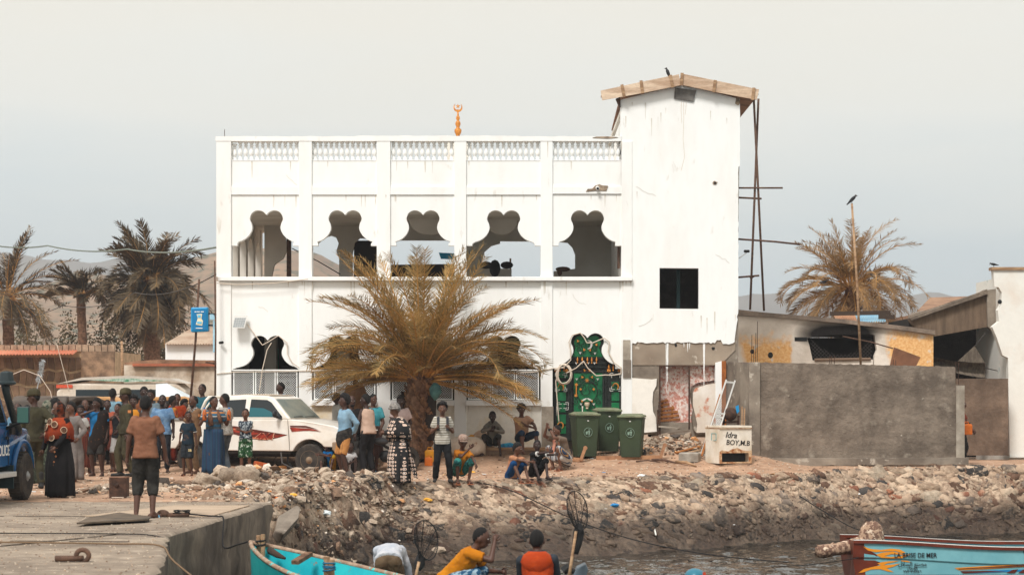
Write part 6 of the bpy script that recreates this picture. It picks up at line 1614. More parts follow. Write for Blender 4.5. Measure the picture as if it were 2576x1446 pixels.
def striped(key,cols,period,axis='Z',off=0.0,folds=.4):
    """cols: [(pos 0..1, colour), ...] constant bands repeating every `period` metres"""
    k = 'cloth_' + key
    if k in MATS: return MATS[k]
    m = bpy.data.materials.new(k); MATS[k] = m; m.use_nodes = True; n,L,b = nodes_of(m); b.inputs['Roughness'].default_value = .85
    tc = n.new('ShaderNodeTexCoord'); sp = n.new('ShaderNodeSeparateXYZ'); L.new(tc.outputs['Object'],sp.inputs[0])
    a = n.new('ShaderNodeMath'); a.operation = 'MULTIPLY_ADD'; a.inputs[1].default_value = 1 / period; a.inputs[2].default_value = off + 20; L.new(sp.outputs[axis],a.inputs[0])
    f = n.new('ShaderNodeMath'); f.operation = 'FRACT'; L.new(a.outputs[0],f.inputs[0])
    r = n.new('ShaderNodeValToRGB'); r.color_ramp.interpolation = 'CONSTANT'
    while len(r.color_ramp.elements) < len(cols): r.color_ramp.elements.new(.5)
    for e,(p,c) in zip(r.color_ramp.elements,cols): e.position = p; e.color = dim(c)
    L.new(f.outputs[0],r.inputs[0]); L.new(r.outputs[0],b.inputs['Base Color'])
    t = n.new('ShaderNodeTexNoise'); t.inputs['Scale'].default_value = 13; L.new(tc.outputs['Object'],t.inputs['Vector'])
    bp = n.new('ShaderNodeBump'); bp.inputs['Strength'].default_value = folds; bp.inputs['Distance'].default_value = .03; L.new(t.outputs['Fac'],bp.inputs['Height']); L.new(bp.outputs[0],b.inputs['Normal'])
    return m
def dotted(key,base,dot,scale,r0,ring=None,rand=.3):
    """printed motif: voronoi cells with a dot (and ring)"""
    k = 'cloth_' + key
    if k in MATS: return MATS[k]
    m = bpy.data.materials.new(k); MATS[k] = m; m.use_nodes = True; n,L,b = nodes_of(m); b.inputs['Roughness'].default_value = .85
    tc = n.new('ShaderNodeTexCoord'); v = n.new('ShaderNodeTexVoronoi'); v.inputs['Scale'].default_value = scale; v.inputs['Randomness'].default_value = rand
    mp = n.new('ShaderNodeMapping'); mp.inputs['Scale'].default_value = (1,.35,1); L.new(tc.outputs['Object'],mp.inputs[0]); L.new(mp.outputs[0],v.inputs['Vector'])
    r = n.new('ShaderNodeValToRGB'); r.color_ramp.interpolation = 'CONSTANT'
    cols = [(0,dot),(r0,base)] if ring is None else [(0,dot),(r0 * .35,base),(r0 * .55,ring),(r0,base)]
    while len(r.color_ramp.elements) < len(cols): r.color_ramp.elements.new(.5)
    for e,(p,c) in zip(r.color_ramp.elements,cols): e.position = p; e.color = c
    L.new(v.outputs['Distance'],r.inputs[0]); L.new(r.outputs[0],b.inputs['Base Color']); return m

JOBS = []
FOLD = bpy.data.textures.new('folds','CLOUDS'); FOLD.noise_scale = .085; FOLD.noise_depth = 2
FOLD2 = bpy.data.textures.new('folds2','CLOUDS'); FOLD2.noise_scale = .035; FOLD2.noise_depth = 1
def volume_mesh(mb,name,mat,parent,voxel,smooth=3,extra=None):
    o = mb.build(name,mat,parent)
    m = o.modifiers.new('r','REMESH'); m.mode = 'VOXEL'; m.voxel_size = voxel; m.use_smooth_shade = True
    m2 = o.modifiers.new('s','SMOOTH'); m2.iterations = smooth; m2.factor = .5
    if name in ('shirt','trousers','shorts','sarong','headscarf'):
        for tx,sg_ in ((FOLD,.022),(FOLD2,.008)):
            d = o.modifiers.new('d','DISPLACE'); d.texture = tx; d.strength = sg_; d.mid_level = .42; d.texture_coords = 'LOCAL'
    JOBS.append((o,extra)); return o
def flush_jobs():
    bpy.context.view_layer.update()
    dg = bpy.context.evaluated_depsgraph_get(); res = []
    for o,extra in JOBS:
        me = bpy.data.meshes.new_from_object(o.evaluated_get(dg)); res.append(me)
    for (o,extra),me in zip(JOBS,res):
        mat = o.data.materials[0]; o.modifiers.clear()
        if extra is not None and extra.v:
            n0 = len(me.vertices); vs = [tuple(v.co) for v in me.vertices]; fs = [tuple(p.vertices) for p in me.polygons]
            vs += extra.v; fs += [tuple(i + n0 for i in f) for f in extra.f]
            me2 = bpy.data.meshes.new(o.name); me2.from_pydata(vs,[],fs); me2.update(); me = me2
        me.polygons.foreach_set('use_smooth',[True] * len(me.polygons))
        me.materials.clear(); me.materials.append(mat); o.data = me
    JOBS.clear()
def V3(*a): return Vector(a)
def cap(b,p,q,r0,r1,n=10,flat=1.0,ends=(1,1)):
    """closed tapered limb with rounded ends"""
    p,q = Vector(p),Vector(q); d = (q - p)
    if d.length < 1e-5: return
    d = d.normalized(); pts = []; rs = []
    if ends[0]:
        for t in (1.0,.75,.4): pts.append(p - d * r0 * t); rs.append(max(.002,r0 * math.sqrt(1 - t * t)) if t < 1 else .002)
    pts.append(p); rs.append(r0); pts.append(q); rs.append(r1)
    if ends[1]:
        for t in (.4,.75,1.0): pts.append(q + d * r1 * t); rs.append(max(.002,r1 * math.sqrt(1 - t * t)) if t < 1 else .002)
    b.tube(pts,rs,n,flat)
def ik(a,c,l1,l2,pole):
    a,c = Vector(a),Vector(c); d = c - a; L_ = d.length; mx_ = (l1 + l2) * .995
    if L_ > mx_: c = a + d * (mx_ / L_); d = c - a; L_ = mx_
    x = (l1 * l1 - l2 * l2 + L_ * L_) / (2 * L_); h = math.sqrt(max(0,l1 * l1 - x * x)); u = d.normalized()
    p = Vector(pole); p = p - u * p.dot(u)
    if p.length < 1e-4: p = Vector((0,-1,0))
    return a + u * x + p.normalized() * h,c
def torso_rings(pel,top,side,tab,n=16):
    """tab: (t, half width, half depth, forward offset) along the spine"""
    out_ = []; ax = (top - pel).normalized(); side = (side - ax * side.dot(ax)).normalized(); fwd = side.cross(ax)   # fwd
    for t,w,d,f in tab:
        c = pel.lerp(top,t) - fwd * 0
        ring = []
        for k in range(n):
            a = 2 * math.pi * k / n; cx,sy = math.cos(a),math.sin(a)
            ex = abs(cx) ** .8 * (1 if cx > 0 else -1); ey = abs(sy) ** .8 * (1 if sy > 0 else -1)
            ring.append(c + side * ex * w + fwd * (ey * d) + FW(fwd) * f)
        out_.append(ring)
    return out_
def FW(f): return f
def person(label,loc,H,yaw=0,build=1.0,skinm=None,pose='stand',top=None,sleeve='short',hem=.02,bottom=None,blen='long',skirt=None,
           shoes=None,hair='short',head=(0,0),hands=None,feet=None,lean=(0,0),pelvis=None,child=False,cap_=None,scarf=None,extra=None,
           zw=.4,vox=.018,group=None,female=False,poles=None,fz_=None,shirt_len=0.0,beard=False,knees=None,loose=0.0):
    """figure facing local -Y; yaw turns it left(+)/right as seen from above. Joint targets in metres of a 1.75 m body."""
    k = H / 1.75; hs = 1.12 if not child else 1.24
    t = thing('person',label,'person',tuple(loc),yaw,group)
    skinm = skinm or SK[0]
    W_ = build * (.93 if child else 1.0); LT = .86 if child else 1.0
    pel = Vector(pelvis or (0,.0,.93))
    if pose == 'squat' and pelvis is None: pel = Vector((0,.20,.27))
    if pose == 'sit' and pelvis is None: pel = Vector((0,.26,.13))
    if pose == 'bench' and pelvis is None: pel = Vector((0,.14,.44))
    lf_,ls_ = lean      # forward (towards -Y), sideways (+X) in degrees
    up = Vector((math.sin(R(ls_)),-math.sin(R(lf_)),math.cos(R(lf_)) * math.cos(R(ls_)))).normalized()
    side = Vector((1,0,0)); side = (side - up * side.dot(up)).normalized(); fwd = up.cross(side) * -1   # fwd ~ -Y
    fwd = side.cross(up); 
    if fwd.y > 0: fwd = -fwd
    T = .50
    neck = pel + up * T
    sh = {s_: pel + up * .455 + side * s_ * .165 * W_ for s_ in (-1,1)}
    hip = {s_: pel + side * s_ * .085 * W_ - up * .02 for s_ in (-1,1)}
    hyaw,hpit = head
    hf = Matrix.Rotation(R(hyaw),3,'Z') @ Vector((0,-1,0)); hf = (hf * math.cos(R(hpit)) + Vector((0,0,-math.sin(R(hpit))))).normalized()
    hup = (up * .35 + Vector((0,0,1)) * .65).normalized(); hup = (hup - hf * hup.dot(hf)).normalized(); hsd = hup.cross(hf)
    hc = neck + (up * (1 - abs(zw)) + Vector((0,0,1)) * zw) * .175 * (1 if not child else 1.03) + hf * .02
    # feet
    if feet is None:
        feet = {'stand': ((-.11,.0,.08),(.11,.0,.08)),'squat': ((-.13,-.05,.08),(.13,-.05,.08)),'sit': ((-.12,-.26,.08),(.12,-.26,.08)),'bench': ((-.13,-.24,.08),(.13,-.24,.08))}[pose]
    if skirt is not None and pose == 'stand': feet = ((-.07,.0,.08),(.07,.0,.08))
    ank = {-1: Vector(feet[0]),1: Vector(feet[1])}
    pl = {'stand': V3(0,-1,0),'squat': V3(0,-1,.9),'sit': V3(0,-.6,1),'bench': V3(0,-1,.5)}[pose]
    knee = {}
    for s_ in (-1,1):
        p_ = pl + V3(s_ * (.25 if pose != 'stand' else .05),0,0)
        if knees: p_ = Vector(knees[0 if s_ < 0 else 1])
        knee[s_],ank[s_] = ik(hip[s_],ank[s_],.44,.42,p_)
    # hands
    if hands is None: hands = 'down'
    HP = {'down': ((-.25,-.03,.80),(.25,-.03,.80)),'crossed': ((.12,-.20,1.17),(-.13,-.19,1.20)),'behind': ((-.08,.17,.95),(.08,.17,.95)),'hips': ((-.22,-.08,1.0),(.22,-.08,1.0)),
          'front': ((-.05,-.20,.93),(.06,-.20,.95)),'chin': ((-.03,-.17,1.50),(.10,-.15,1.12)),'straps': ((-.13,-.17,1.20),(.13,-.17,1.20)),'knees': ((.06,-.42,.48),(-.06,-.42,.48))}
    hp = HP[hands] if isinstance(hands,str) else hands
    hd = {-1: Vector(hp[0]),1: Vector(hp[1])}; elb = {}
    for s_ in (-1,1):
        p_ = V3(s_ * .9,.7,-.5) if pose == 'stand' else V3(s_ * 1.0,.2,-.3)
        if poles: p_ = Vector(poles[0 if s_ < 0 else 1])
        elb[s_],hd[s_] = ik(sh[s_],hd[s_],.29,.255,p_)
    S_ = lambda v: Vector(v) * k
    b = MB()
    # torso
    w = W_
    tab = [(-.14,.10,.075,0),(-.06,.155 * w,.105,.005),(.06,.160 * w,.112,.005),(.22,.140 * w,.10,-.005),(.42,.145 * w,.105,.0),(.66,.165 * w,.115,.01),(.82,.172 * w,.105,.005),(.92,.150 * w,.085,0),(.98,.085,.065,0),(1.03,.055,.055,0)]
    if female: tab = [(a,ww * (1.08 if a < .1 else .95),d_ * (1.1 if .5 < a < .8 else 1.0),f_) for a,ww,d_,f_ in tab]
    rg_ = torso_rings(pel,neck,side,tab); b.rings([[S_(v) for v in r_] for r_ in rg_])
    cap(b,S_(neck - up * .03),S_(hc - hup * .05),.056 * k,.052 * k)
    for s_ in (-1,1):
        cap(b,S_(sh[s_] - side * s_ * .02),S_(elb[s_]),.052 * k * LT,.040 * k * LT); cap(b,S_(elb[s_]),S_(hd[s_]),.040 * k * LT,.027 * k * LT)
        fd = (hd[s_] - elb[s_]).normalized()
        cap(b,S_(hip[s_]),S_(knee[s_]),.088 * k * (LT if child else W_),.057 * k * LT)
        m_ = knee[s_].lerp(ank[s_],.3); bk = (knee[s_] - ank[s_]).cross(side).normalized()
        cap(b,S_(knee[s_]),S_(m_),.055 * k * LT,.054 * k * LT); cap(b,S_(m_),S_(ank[s_]),.054 * k * LT,.036 * k * LT)
        # foot
        sp_d = V3(s_ * .18,-1,0) if fz_ is None else Vector(fz_[0 if s_ < 0 else 1])
        sp_d.normalize()
        h0 = ank[s_] + V3(0,0,-.045) - sp_d * .045; h1 = ank[s_] + V3(0,0,-.052) + sp_d * .14
        cap(b,S_(h0),S_(h1),.036 * k,.03 * k); cap(b,S_(ank[s_]),S_(ank[s_] + sp_d * .09 + V3(0,0,-.045)),.036 * k,.026 * k)
        # palm
        pc_ = hd[s_] + fd * .05; cap(b,S_(hd[s_]),S_(pc_),.026 * k,.036 * k)
    # head
    rotm = Matrix((hsd,-hf,hup)).transposed()
    hr = hs
    b.ell(S_(hc + hup * .02),(.074 * k * hr,.094 * k * hr,.105 * k * hr),16,12,rotm)
    b.ell(S_(hc - hup * .045 + hf * .028),(.056 * k * hr,.064 * k * hr,.068 * k * hr),14,10,rotm)
    cap(b,S_(hc + hf * .092 * hr + hup * .012),S_(hc + hf * .108 * hr - hup * .028),.010 * k,.017 * k,8)
    for s_ in (-1,1): b.ell(S_(hc + hsd * s_ * .077 * hr - hup * .005),(.012 * k,.022 * k,.032 * k),8,6,rotm)
    ex = MB()
    for s_ in (-1,1):      # fingers and thumb, rooted in the palm
        fd = (hd[s_] - elb[s_]).normalized(); pn = fd.cross(V3(0,0,1) if abs(fd.z) < .8 else V3(0,-1,0)).normalized(); lat = pn.cross(fd).normalized()
        if pose == 'stand' and hands == 'down': lat = V3(0,-1,0); lat = (lat - fd * lat.dot(fd)).normalized(); pn = lat.cross(fd)
        cu_ = pn * (-s_ if hands == 'down' else 1)
        base = hd[s_] + fd * .06
        for i,(o_,l_) in enumerate(((-.027,.060),(-.009,.072),(.009,.076),(.027,.068))):
            p0 = base + lat * o_ ; p1 = p0 + fd * l_ * .55 + cu_ * .008; p2 = p1 + (fd * .55 + cu_ * .8).normalized() * l_ * .55
            ex.tube([S_(p0),S_(p1),S_(p2)],[.0098 * k,.0092 * k,.007 * k],6)
        p0 = hd[s_] + fd * .02 + lat * .024; p1 = p0 + (fd * .6 + lat * .8).normalized() * .04; p2 = p1 + (fd * .9 + cu_ * .3).normalized() * .032
        ex.tube([S_(p0),S_(p1),S_(p2)],[.012 * k,.0105 * k,.008 * k],6)
    volume_mesh(b,'body',skinm,t,vox * .95,2,ex)
    # face details
    e_ = MB()
    for s_ in (-1,1): e_.ell(S_(hc + hf * .086 * hr + hsd * s_ * .031 * hr + hup * .018),(.0135 * k,.007 * k,.0075 * k),8,6,rotm)
    o = e_.build('eyes',eyew,t,smooth=True); o['kind'] = 'stuff'
    e_ = MB()
    for s_ in (-1,1):
        e_.ell(S_(hc + hf * .0915 * hr + hsd * s_ * .031 * hr + hup * .018),(.0065 * k,.004 * k,.0068 * k),8,6,rotm)
        e_.ell(S_(hc + hf * .092 * hr + hsd * s_ * .032 * hr + hup * .038),(.019 * k,.006 * k,.0045 * k),8,5,rotm)
    o = e_.build('pupils_and_brows',hairm,t,smooth=True); o['kind'] = 'stuff'
    e_ = MB(); e_.ell(S_(hc + hf * .088 * hr - hup * .062),(.024 * k,.010 * k,.0085 * k),10,6,rotm); e_.build('mouth',lipm,t,smooth=True)
    if beard:
        e_ = MB(); e_.ell(S_(hc + hf * .05 - hup * .085),(.052 * k,.055 * k,.036 * k),10,8,rotm); e_.build('beard',hairm,t,smooth=True)
    # hair
    def hair_mesh(r,up_,back,name='hair',mat=hairm,amp=0,n=20,drop=0):
        h_ = MB(); n1,m1 = n,12; vs = []; fs = []
        h_.ell((0,0,0),1,n1,m1)
        out_ = []
        for x,y,z in h_.v:
            v = Vector((x,y,z))
            zm = lerp(.46,.02,max(0,min(1,(v.y + .62) / .5))) if v.y < -.12 else lerp(.02,-.72 - drop,min(1,(v.y + .12) / .7))
            if v.z < zm: v = Vector((v.x * .066 / r[0],v.y * .080 / r[1],zm - .04))
            if amp: v *= 1 + amp * mn.noise(v * 3.2 + Vector((H * 9,0,0))) + amp * .5 * mn.noise(v * 9)
            out_.append(S_(hc + hup * (.02 + up_) - hf * back) + (rotm @ Vector((v.x * r[0],v.y * r[1],v.z * r[2]))) * k * hr)
        h_.v = [tuple(v) for v in out_]; return h_.build(name,mat,t,smooth=True)
    if hair == 'short': hair_mesh((.0775,.094,.107),.003,.009,amp=.03)
    elif hair == 'mid': hair_mesh((.084,.101,.117),.008,.008,amp=.09)
    elif hair == 'afro': hair_mesh((.108,.122,.135),.022,.006,amp=.14,n=26)
    elif hair == 'recede': hair_mesh((.079,.088,.100),.0,.028,amp=.02)
    elif hair == 'turban':
        hair_mesh((.102,.118,.118),.022,.005,'turban',scarf or blk,amp=.06)
        b2_ = MB()
        for q in range(4): b2_.tube([S_(hc + hup * (.045 + .022 * q) + hsd * math.cos(a) * (.108 - .012 * q) + hf * math.sin(a) * (.118 - .012 * q) + hup * .02 * math.sin(a + q)) for a in [2 * math.pi * i / 16 for i in range(17)]],.022 * k,6)
        b2_.build('turban_folds',scarf or blk,t,smooth=True)
    elif hair == 'hijab':
        b2_ = MB(); b2_.ell(S_(hc + hup * .012 - hf * .022),(.098 * k,.106 * k,.130 * k),18,12,rotm)
        b2_.rings([[S_(c_ + side * math.cos(a) * w_ + FWD * math.sin(a) * d_) for a in [2 * math.pi * i / 18 for i in range(18)]] for c_,w_,d_,FWD in
                   ((hc - hup * .06 - hf * .02,.088,.085,hf),(neck + up * .03,.085,.09,fwd),(neck - up * .03,.13,.11,fwd),(neck - up * .085,.19 * w,.13,fwd),(neck - up * .15,.22 * w,.15,fwd),(neck - up * .16,.10,.08,fwd))])
        volume_mesh(b2_,'headscarf',scarf or blk,t,vox,2)
        e_ = MB(); e_.ell(S_(hc + hf * .050 - hup * .012),(.058 * k,.046 * k,.082 * k),14,10,rotm); e_.build('face',skinm,t,smooth=True)
        for o2 in list(t.children):
            if o2.name.startswith('mouth') or o2.name.startswith('eyes') or o2.name.startswith('pupils'): o2.location = hf * .008 * k
    if cap_ is not None:
        b2_ = MB(); rr = []
        for z_,q in ((.025,1.0),(.06,1.02),(.10,.96),(.128,.75),(.142,.4),(.146,.05)):
            rr.append([S_(hc + hup * z_ * hr - hf * .004 + (hsd * math.cos(a) * .088 + hf * math.sin(a) * .104) * q * hr) for a in [2 * math.pi * i / 20 for i in range(20)]])
        b2_.rings(rr); c_o = b2_.build('cap',cap_,t,smooth=True)
        b2_ = MB(); rr = []
        pts = [hc + hup * .038 + hf * .085 + hsd * x_ for x_ in (-.075,-.04,0,.04,.075)]
        outr = [hc + hup * .026 + hf * (.085 + .085 * math.cos(x_ / .085 * 1.35)) + hsd * x_ * 1.05 for x_ in (-.075,-.04,0,.04,.075)]
        poly = [S_(p) for p in pts] + [S_(p) for p in outr[::-1]]
        b2_.prismv(poly,hup * .008 * k); b2_.build('peak',cap_,c_o)
    # top
    if top is not None:
        b2_ = MB(); pd = .013 + loose; wt = W_ + loose * 2
        ht = -.10 - shirt_len if pose == 'stand' else -.04 - shirt_len
        tab2 = [(ht - hem,.170 * wt + .022,.132 + pd,.0),(-.02,.166 * wt + .020,.130 + pd,.0)]
        tab2 += [(.06,.160 * wt + .018,.122 + pd,.004),(.22,.150 * wt + .012,.106 + pd + .004,0),(.42,.153 * wt + .008,.110 + pd,.002),(.66,.170 * wt + .008,.118 + pd,.01),(.82,.178 * wt + .006,.106 + pd,.005),(.92,.156 * wt + .004,.088 + pd,0),(.985,.090,.070,0),(1.0,.070,.062,0)]
        rg_ = torso_rings(pel,neck,side,tab2); b2_.rings([[S_(v) for v in r_] for r_ in rg_])
        for s_ in (-1,1):
            if sleeve == 'none': continue
            a0 = sh[s_] - side * s_ * .02; pad = .016 + loose * .4
            if sleeve == 'short':
                e0 = sh[s_].lerp(elb[s_],.66); cap(b2_,S_(a0),S_(e0),(.054 * LT + pad) * k,(.050 * LT + pad + .006) * k,12,ends=(1,0))
            else:
                f_ = 1.0 if sleeve == 'long' else .55
                cap(b2_,S_(a0),S_(elb[s_]),(.054 * LT + pad) * k,(.042 * LT + pad) * k,12)
                cap(b2_,S_(elb[s_]),S_(elb[s_].lerp(hd[s_],f_)),(.042 * LT + pad) * k,(.030 * LT + pad) * k,12,ends=(1,0))
        volume_mesh(b2_,'shirt',top,t,vox,3)
        if sleeve == 'short' or sleeve == 'long':
            b2_ = MB(); rr = [S_(neck - up * .012 + side * math.cos(a) * .066 + fwd * math.sin(a) * .064 + up * (.012 - .022 * max(0,math.sin(a)))) for a in [2 * math.pi * i / 16 for i in range(17)]]
            b2_.tube(rr,.012 * k,6); b2_.build('collar',top,t,smooth=True)
    # bottoms
    if bottom is not None:
        b2_ = MB(); pd = .014
        rg_ = torso_rings(pel,neck,side,[(-.16,.13 * W_,.09,0),(-.08,.166 * W_ + .006,.114 + pd,.004),(.04,.166 * W_ + .006,.116 + pd,.004),(.12,.158 * W_,.110 + pd,0),(.14,.14 * W_,.09,0)]); b2_.rings([[S_(v) for v in r_] for r_ in rg_])
        for s_ in (-1,1):
            r_k = .076 if blen == 'long' else .088
            kn = knee[s_]
            if blen == 'short':
                cap(b2_,S_(hip[s_]),S_(hip[s_].lerp(kn,.72)),.106 * k,.10 * k,12,ends=(1,0))
            elif blen == 'knee': cap(b2_,S_(hip[s_]),S_(hip[s_].lerp(kn,1.0)),.106 * k,.088 * k,12,ends=(1,0 if pose == 'stand' else 1))
            else:
                cap(b2_,S_(hip[s_]),S_(kn),.104 * k,r_k * k,12)
                f_ = {'long': .96,'calf': .42}[blen]
                cap(b2_,S_(kn),S_(kn.lerp(ank[s_],f_)),(r_k + .002) * k,(.062 if blen == 'long' else .066) * k,12,ends=(1,0))
        volume_mesh(b2_,'trousers' if blen in ('long','calf') else 'shorts',bottom,t,vox,3)
    if skirt is not None:
        mat_,hemz,flare = skirt; b2_ = MB(); n_ = 48; rr = []
        z0 = pel.z + .10; rnd3 = random.Random(int(H * 977 + yaw * 13)); ph = [rnd3.uniform(0,6.28) for _ in range(3)]
        for i in range(11):
            u = i / 10; z = lerp(z0,hemz,u); cx = lerp(pel.x,(ank[1].x + ank[-1].x) / 2,u); cy = lerp(pel.y,(ank[1].y + ank[-1].y) / 2 + .01,u)
            ring = []
            for q in range(n_):
                a = 2 * math.pi * q / n_; pleat = u * (.035 * math.sin(a * 7 + ph[0] + u) + .02 * math.sin(a * 11 + ph[1]) + .02 * math.sin(a * 3 + ph[2]))
                wx = lerp(.175 * W_ + .02,flare + .015,min(1,u * 2.2)) + pleat; wy = lerp(.140,flare * .80 + .01,min(1,u * 2.2)) + pleat * .7
                ring.append(S_((cx + wx * math.cos(a),cy + wy * math.sin(a),z + .012 * math.sin(a * 5 + ph[1]) * u)))
            rr.append(ring)
        b2_.rings(rr,caps=False); b2_.add([tuple(v) for v in rr[0]],[tuple(range(n_))]); o = b2_.build('skirt',mat_,t,smooth=True)
        m = o.modifiers.new('th','SOLIDIFY'); m.thickness = .012; m.offset = -1
    # shoes
    if shoes is not None:
        kind,mt = shoes
        for s_ in (-1,1):
            sp_d = V3(s_ * .18,-1,0) if fz_ is None else Vector(fz_[0 if s_ < 0 else 1]); sp_d.normalize(); lat = V3(-sp_d.y,sp_d.x,0)
            h0 = ank[s_] + V3(0,0,-.042) - sp_d * .05; h1 = ank[s_] + V3(0,0,-.045) + sp_d * .15
            b2_ = MB()
            if kind == 'sandal':
                z_ = ank[s_].z - .098
                pl2 = [h0 - sp_d * .03 + lat * .02,h0 + lat * .042,h1 + lat * .05,h1 + sp_d * .05 + lat * .02,h1 + sp_d * .05 - lat * .02,h1 - lat * .05,h0 - lat * .042,h0 - sp_d * .03 - lat * .02]
                b2_.prismv([S_((p.x,p.y,z_)) for p in pl2],(0,0,.02 * k)); o = b2_.build('sandal',mt,t)
                b3 = MB(); c_ = ank[s_] + sp_d * .09 + V3(0,0,-.06)
                b3.tube([S_(c_ + lat * .05 + V3(0,0,-.03)),S_(c_ + lat * .03 + V3(0,0,.012)),S_(c_ + sp_d * .02 + V3(0,0,.022)),S_(c_ - lat * .03 + V3(0,0,.012)),S_(c_ - lat * .05 + V3(0,0,-.03))],.011 * k,6); b3.build('strap',mt,o)
            else:
                cap(b2_,S_(h0),S_(h1),.048 * k,.042 * k,10,.9); cap(b2_,S_(ank[s_] + V3(0,0,.02 if kind == 'shoe' else .18)),S_(ank[s_] + V3(0,0,-.03)),.048 * k,.05 * k,10)
                volume_mesh(b2_,kind,mt,t,vox,2)
    info = dict(t=t,S=S_,pel=pel,neck=neck,hc=hc,hf=hf,hup=hup,hsd=hsd,up=up,side=side,fwd=fwd,hd=hd,elb=elb,sh=sh,knee=knee,ank=ank,k=k,hip=hip,rot=rotm)
    if extra: extra(info)
    return t

# ---- extras worn or carried
def at(x,y): return G(x,y)
def shawl(mat,pts,w=.09,name='shawl',flat=.35,n=10):
    """cloth strip through body points given as functions of the figure info"""
    def f(I):
        P_ = [I['S'](p(I)) for p in pts]; b = MB(); ww = w if isinstance(w,list) else [w] * len(P_)
        b.tube(P_,[q * I['k'] for q in ww],n,flat); b.build(name,mat,I['t'],smooth=True)
    return f
def both(*fs):
    def f(I):
        for g in fs: g(I)
    return f
def bottle(hand,col):
    def f(I):
        c = I['S'](I['hd'][hand] + V3(0,-.03,.02)); b = MB(); k = I['k']
        b.lathe([(.001,-.06),(.042,-.06),(.045,.0),(.045,.11),(.03,.15),(.016,.17),(.016,.19)],c,12); o = b.build('bottle',M('tea',s(176,92,40),.2,bump=0),I['t'],smooth=True)
        b = MB(); b.lathe([(.02,.19),(.02,.215),(.001,.216)],c,8); b.build('cap',M('cap_blue',s(24,120,200),.5,bump=0),o)
    return f
def backpack(I):
    bm_ = M('pack_grey',s(58,58,62),.8,bump=.2)
    k = I['k']
    for s_ in (-1,1):
        b = MB(); a = I['sh'][s_] - I['side'] * s_ * .055
        b.obox(I['S'](a + V3(0,-.115,.04)),I['S'](a + V3(0,-.135,-.24)),.05,.018,(0,1,0)); b.obox(I['S'](a + V3(0,.09,.05)),I['S'](a + V3(0,-.115,.045)),.05,.018); b.build('backpack_strap',bm_,I['t'])
    b = MB(); c = I['pel'] + V3(0,.20,.30); b.ell(I['S'](c),(.17 * k,.11 * k,.24 * k),14,10); b.build('backpack',bm_,I['t'],smooth=True)
olive = cloth('olive',s(76,72,52),s(64,60,44),3)
caps = cloth('olive_cap',s(92,84,60),s(76,70,50),6)
patchm = M('orange_patch',s(196,128,76),.8,bump=0)
def arm_patch(side_):
    def f(I):
        c = I['sh'][side_].lerp(I['elb'][side_],.32) + V3(side_ * .062,0,0); b = MB(); k = I['k']
        b.box(-.006,.006,-.035,.035,-.03,.03); o = b.build('arm_patch',patchm,I['t']); o.location = I['S'](c)
    return f
boots = ('boot',M('boot_black',s(28,27,26),.6,bump=.1))
sand_d = ('sandal',M('sandal_dark',s(52,44,40),.7,bump=0)); sand_b = ('sandal',M('sandal_blue',s(40,128,176),.6,s(190,200,204),30,bump=0)); sand_t = ('sandal',M('sandal_tan',s(156,96,66),.7,bump=0))
charcoal = cloth('charcoal',s(44,42,40),s(58,54,50),5)
CR = 'people in the crowd on the quay side'

# ---- left group
person('soldier in olive uniform at the left, seen from behind, one hand at his back',at(88,1229),1.86,-150,1.0,SK[1],top=olive,sleeve='long',bottom=olive,shoes=boots,head=(60,5),cap_=caps,hands=((-.12,.20,.98),(.27,-.06,.84)),shirt_len=.10,extra=arm_patch(1),group=CR)
person('soldier in olive fatigues and cap standing sideways behind the man in the brown polo',S(318,42.8),1.90,-65,1.0,SK[1],top=olive,sleeve='long',bottom=cloth('khaki',s(86,80,58),s(70,66,48),3),shoes=boots,cap_=caps,hands=((-.22,-.12,.92),(.24,-.04,.84)),feet=((-.11,-.10,.08),(.11,.10,.08)),shirt_len=.06,extra=arm_patch(1),group=CR)
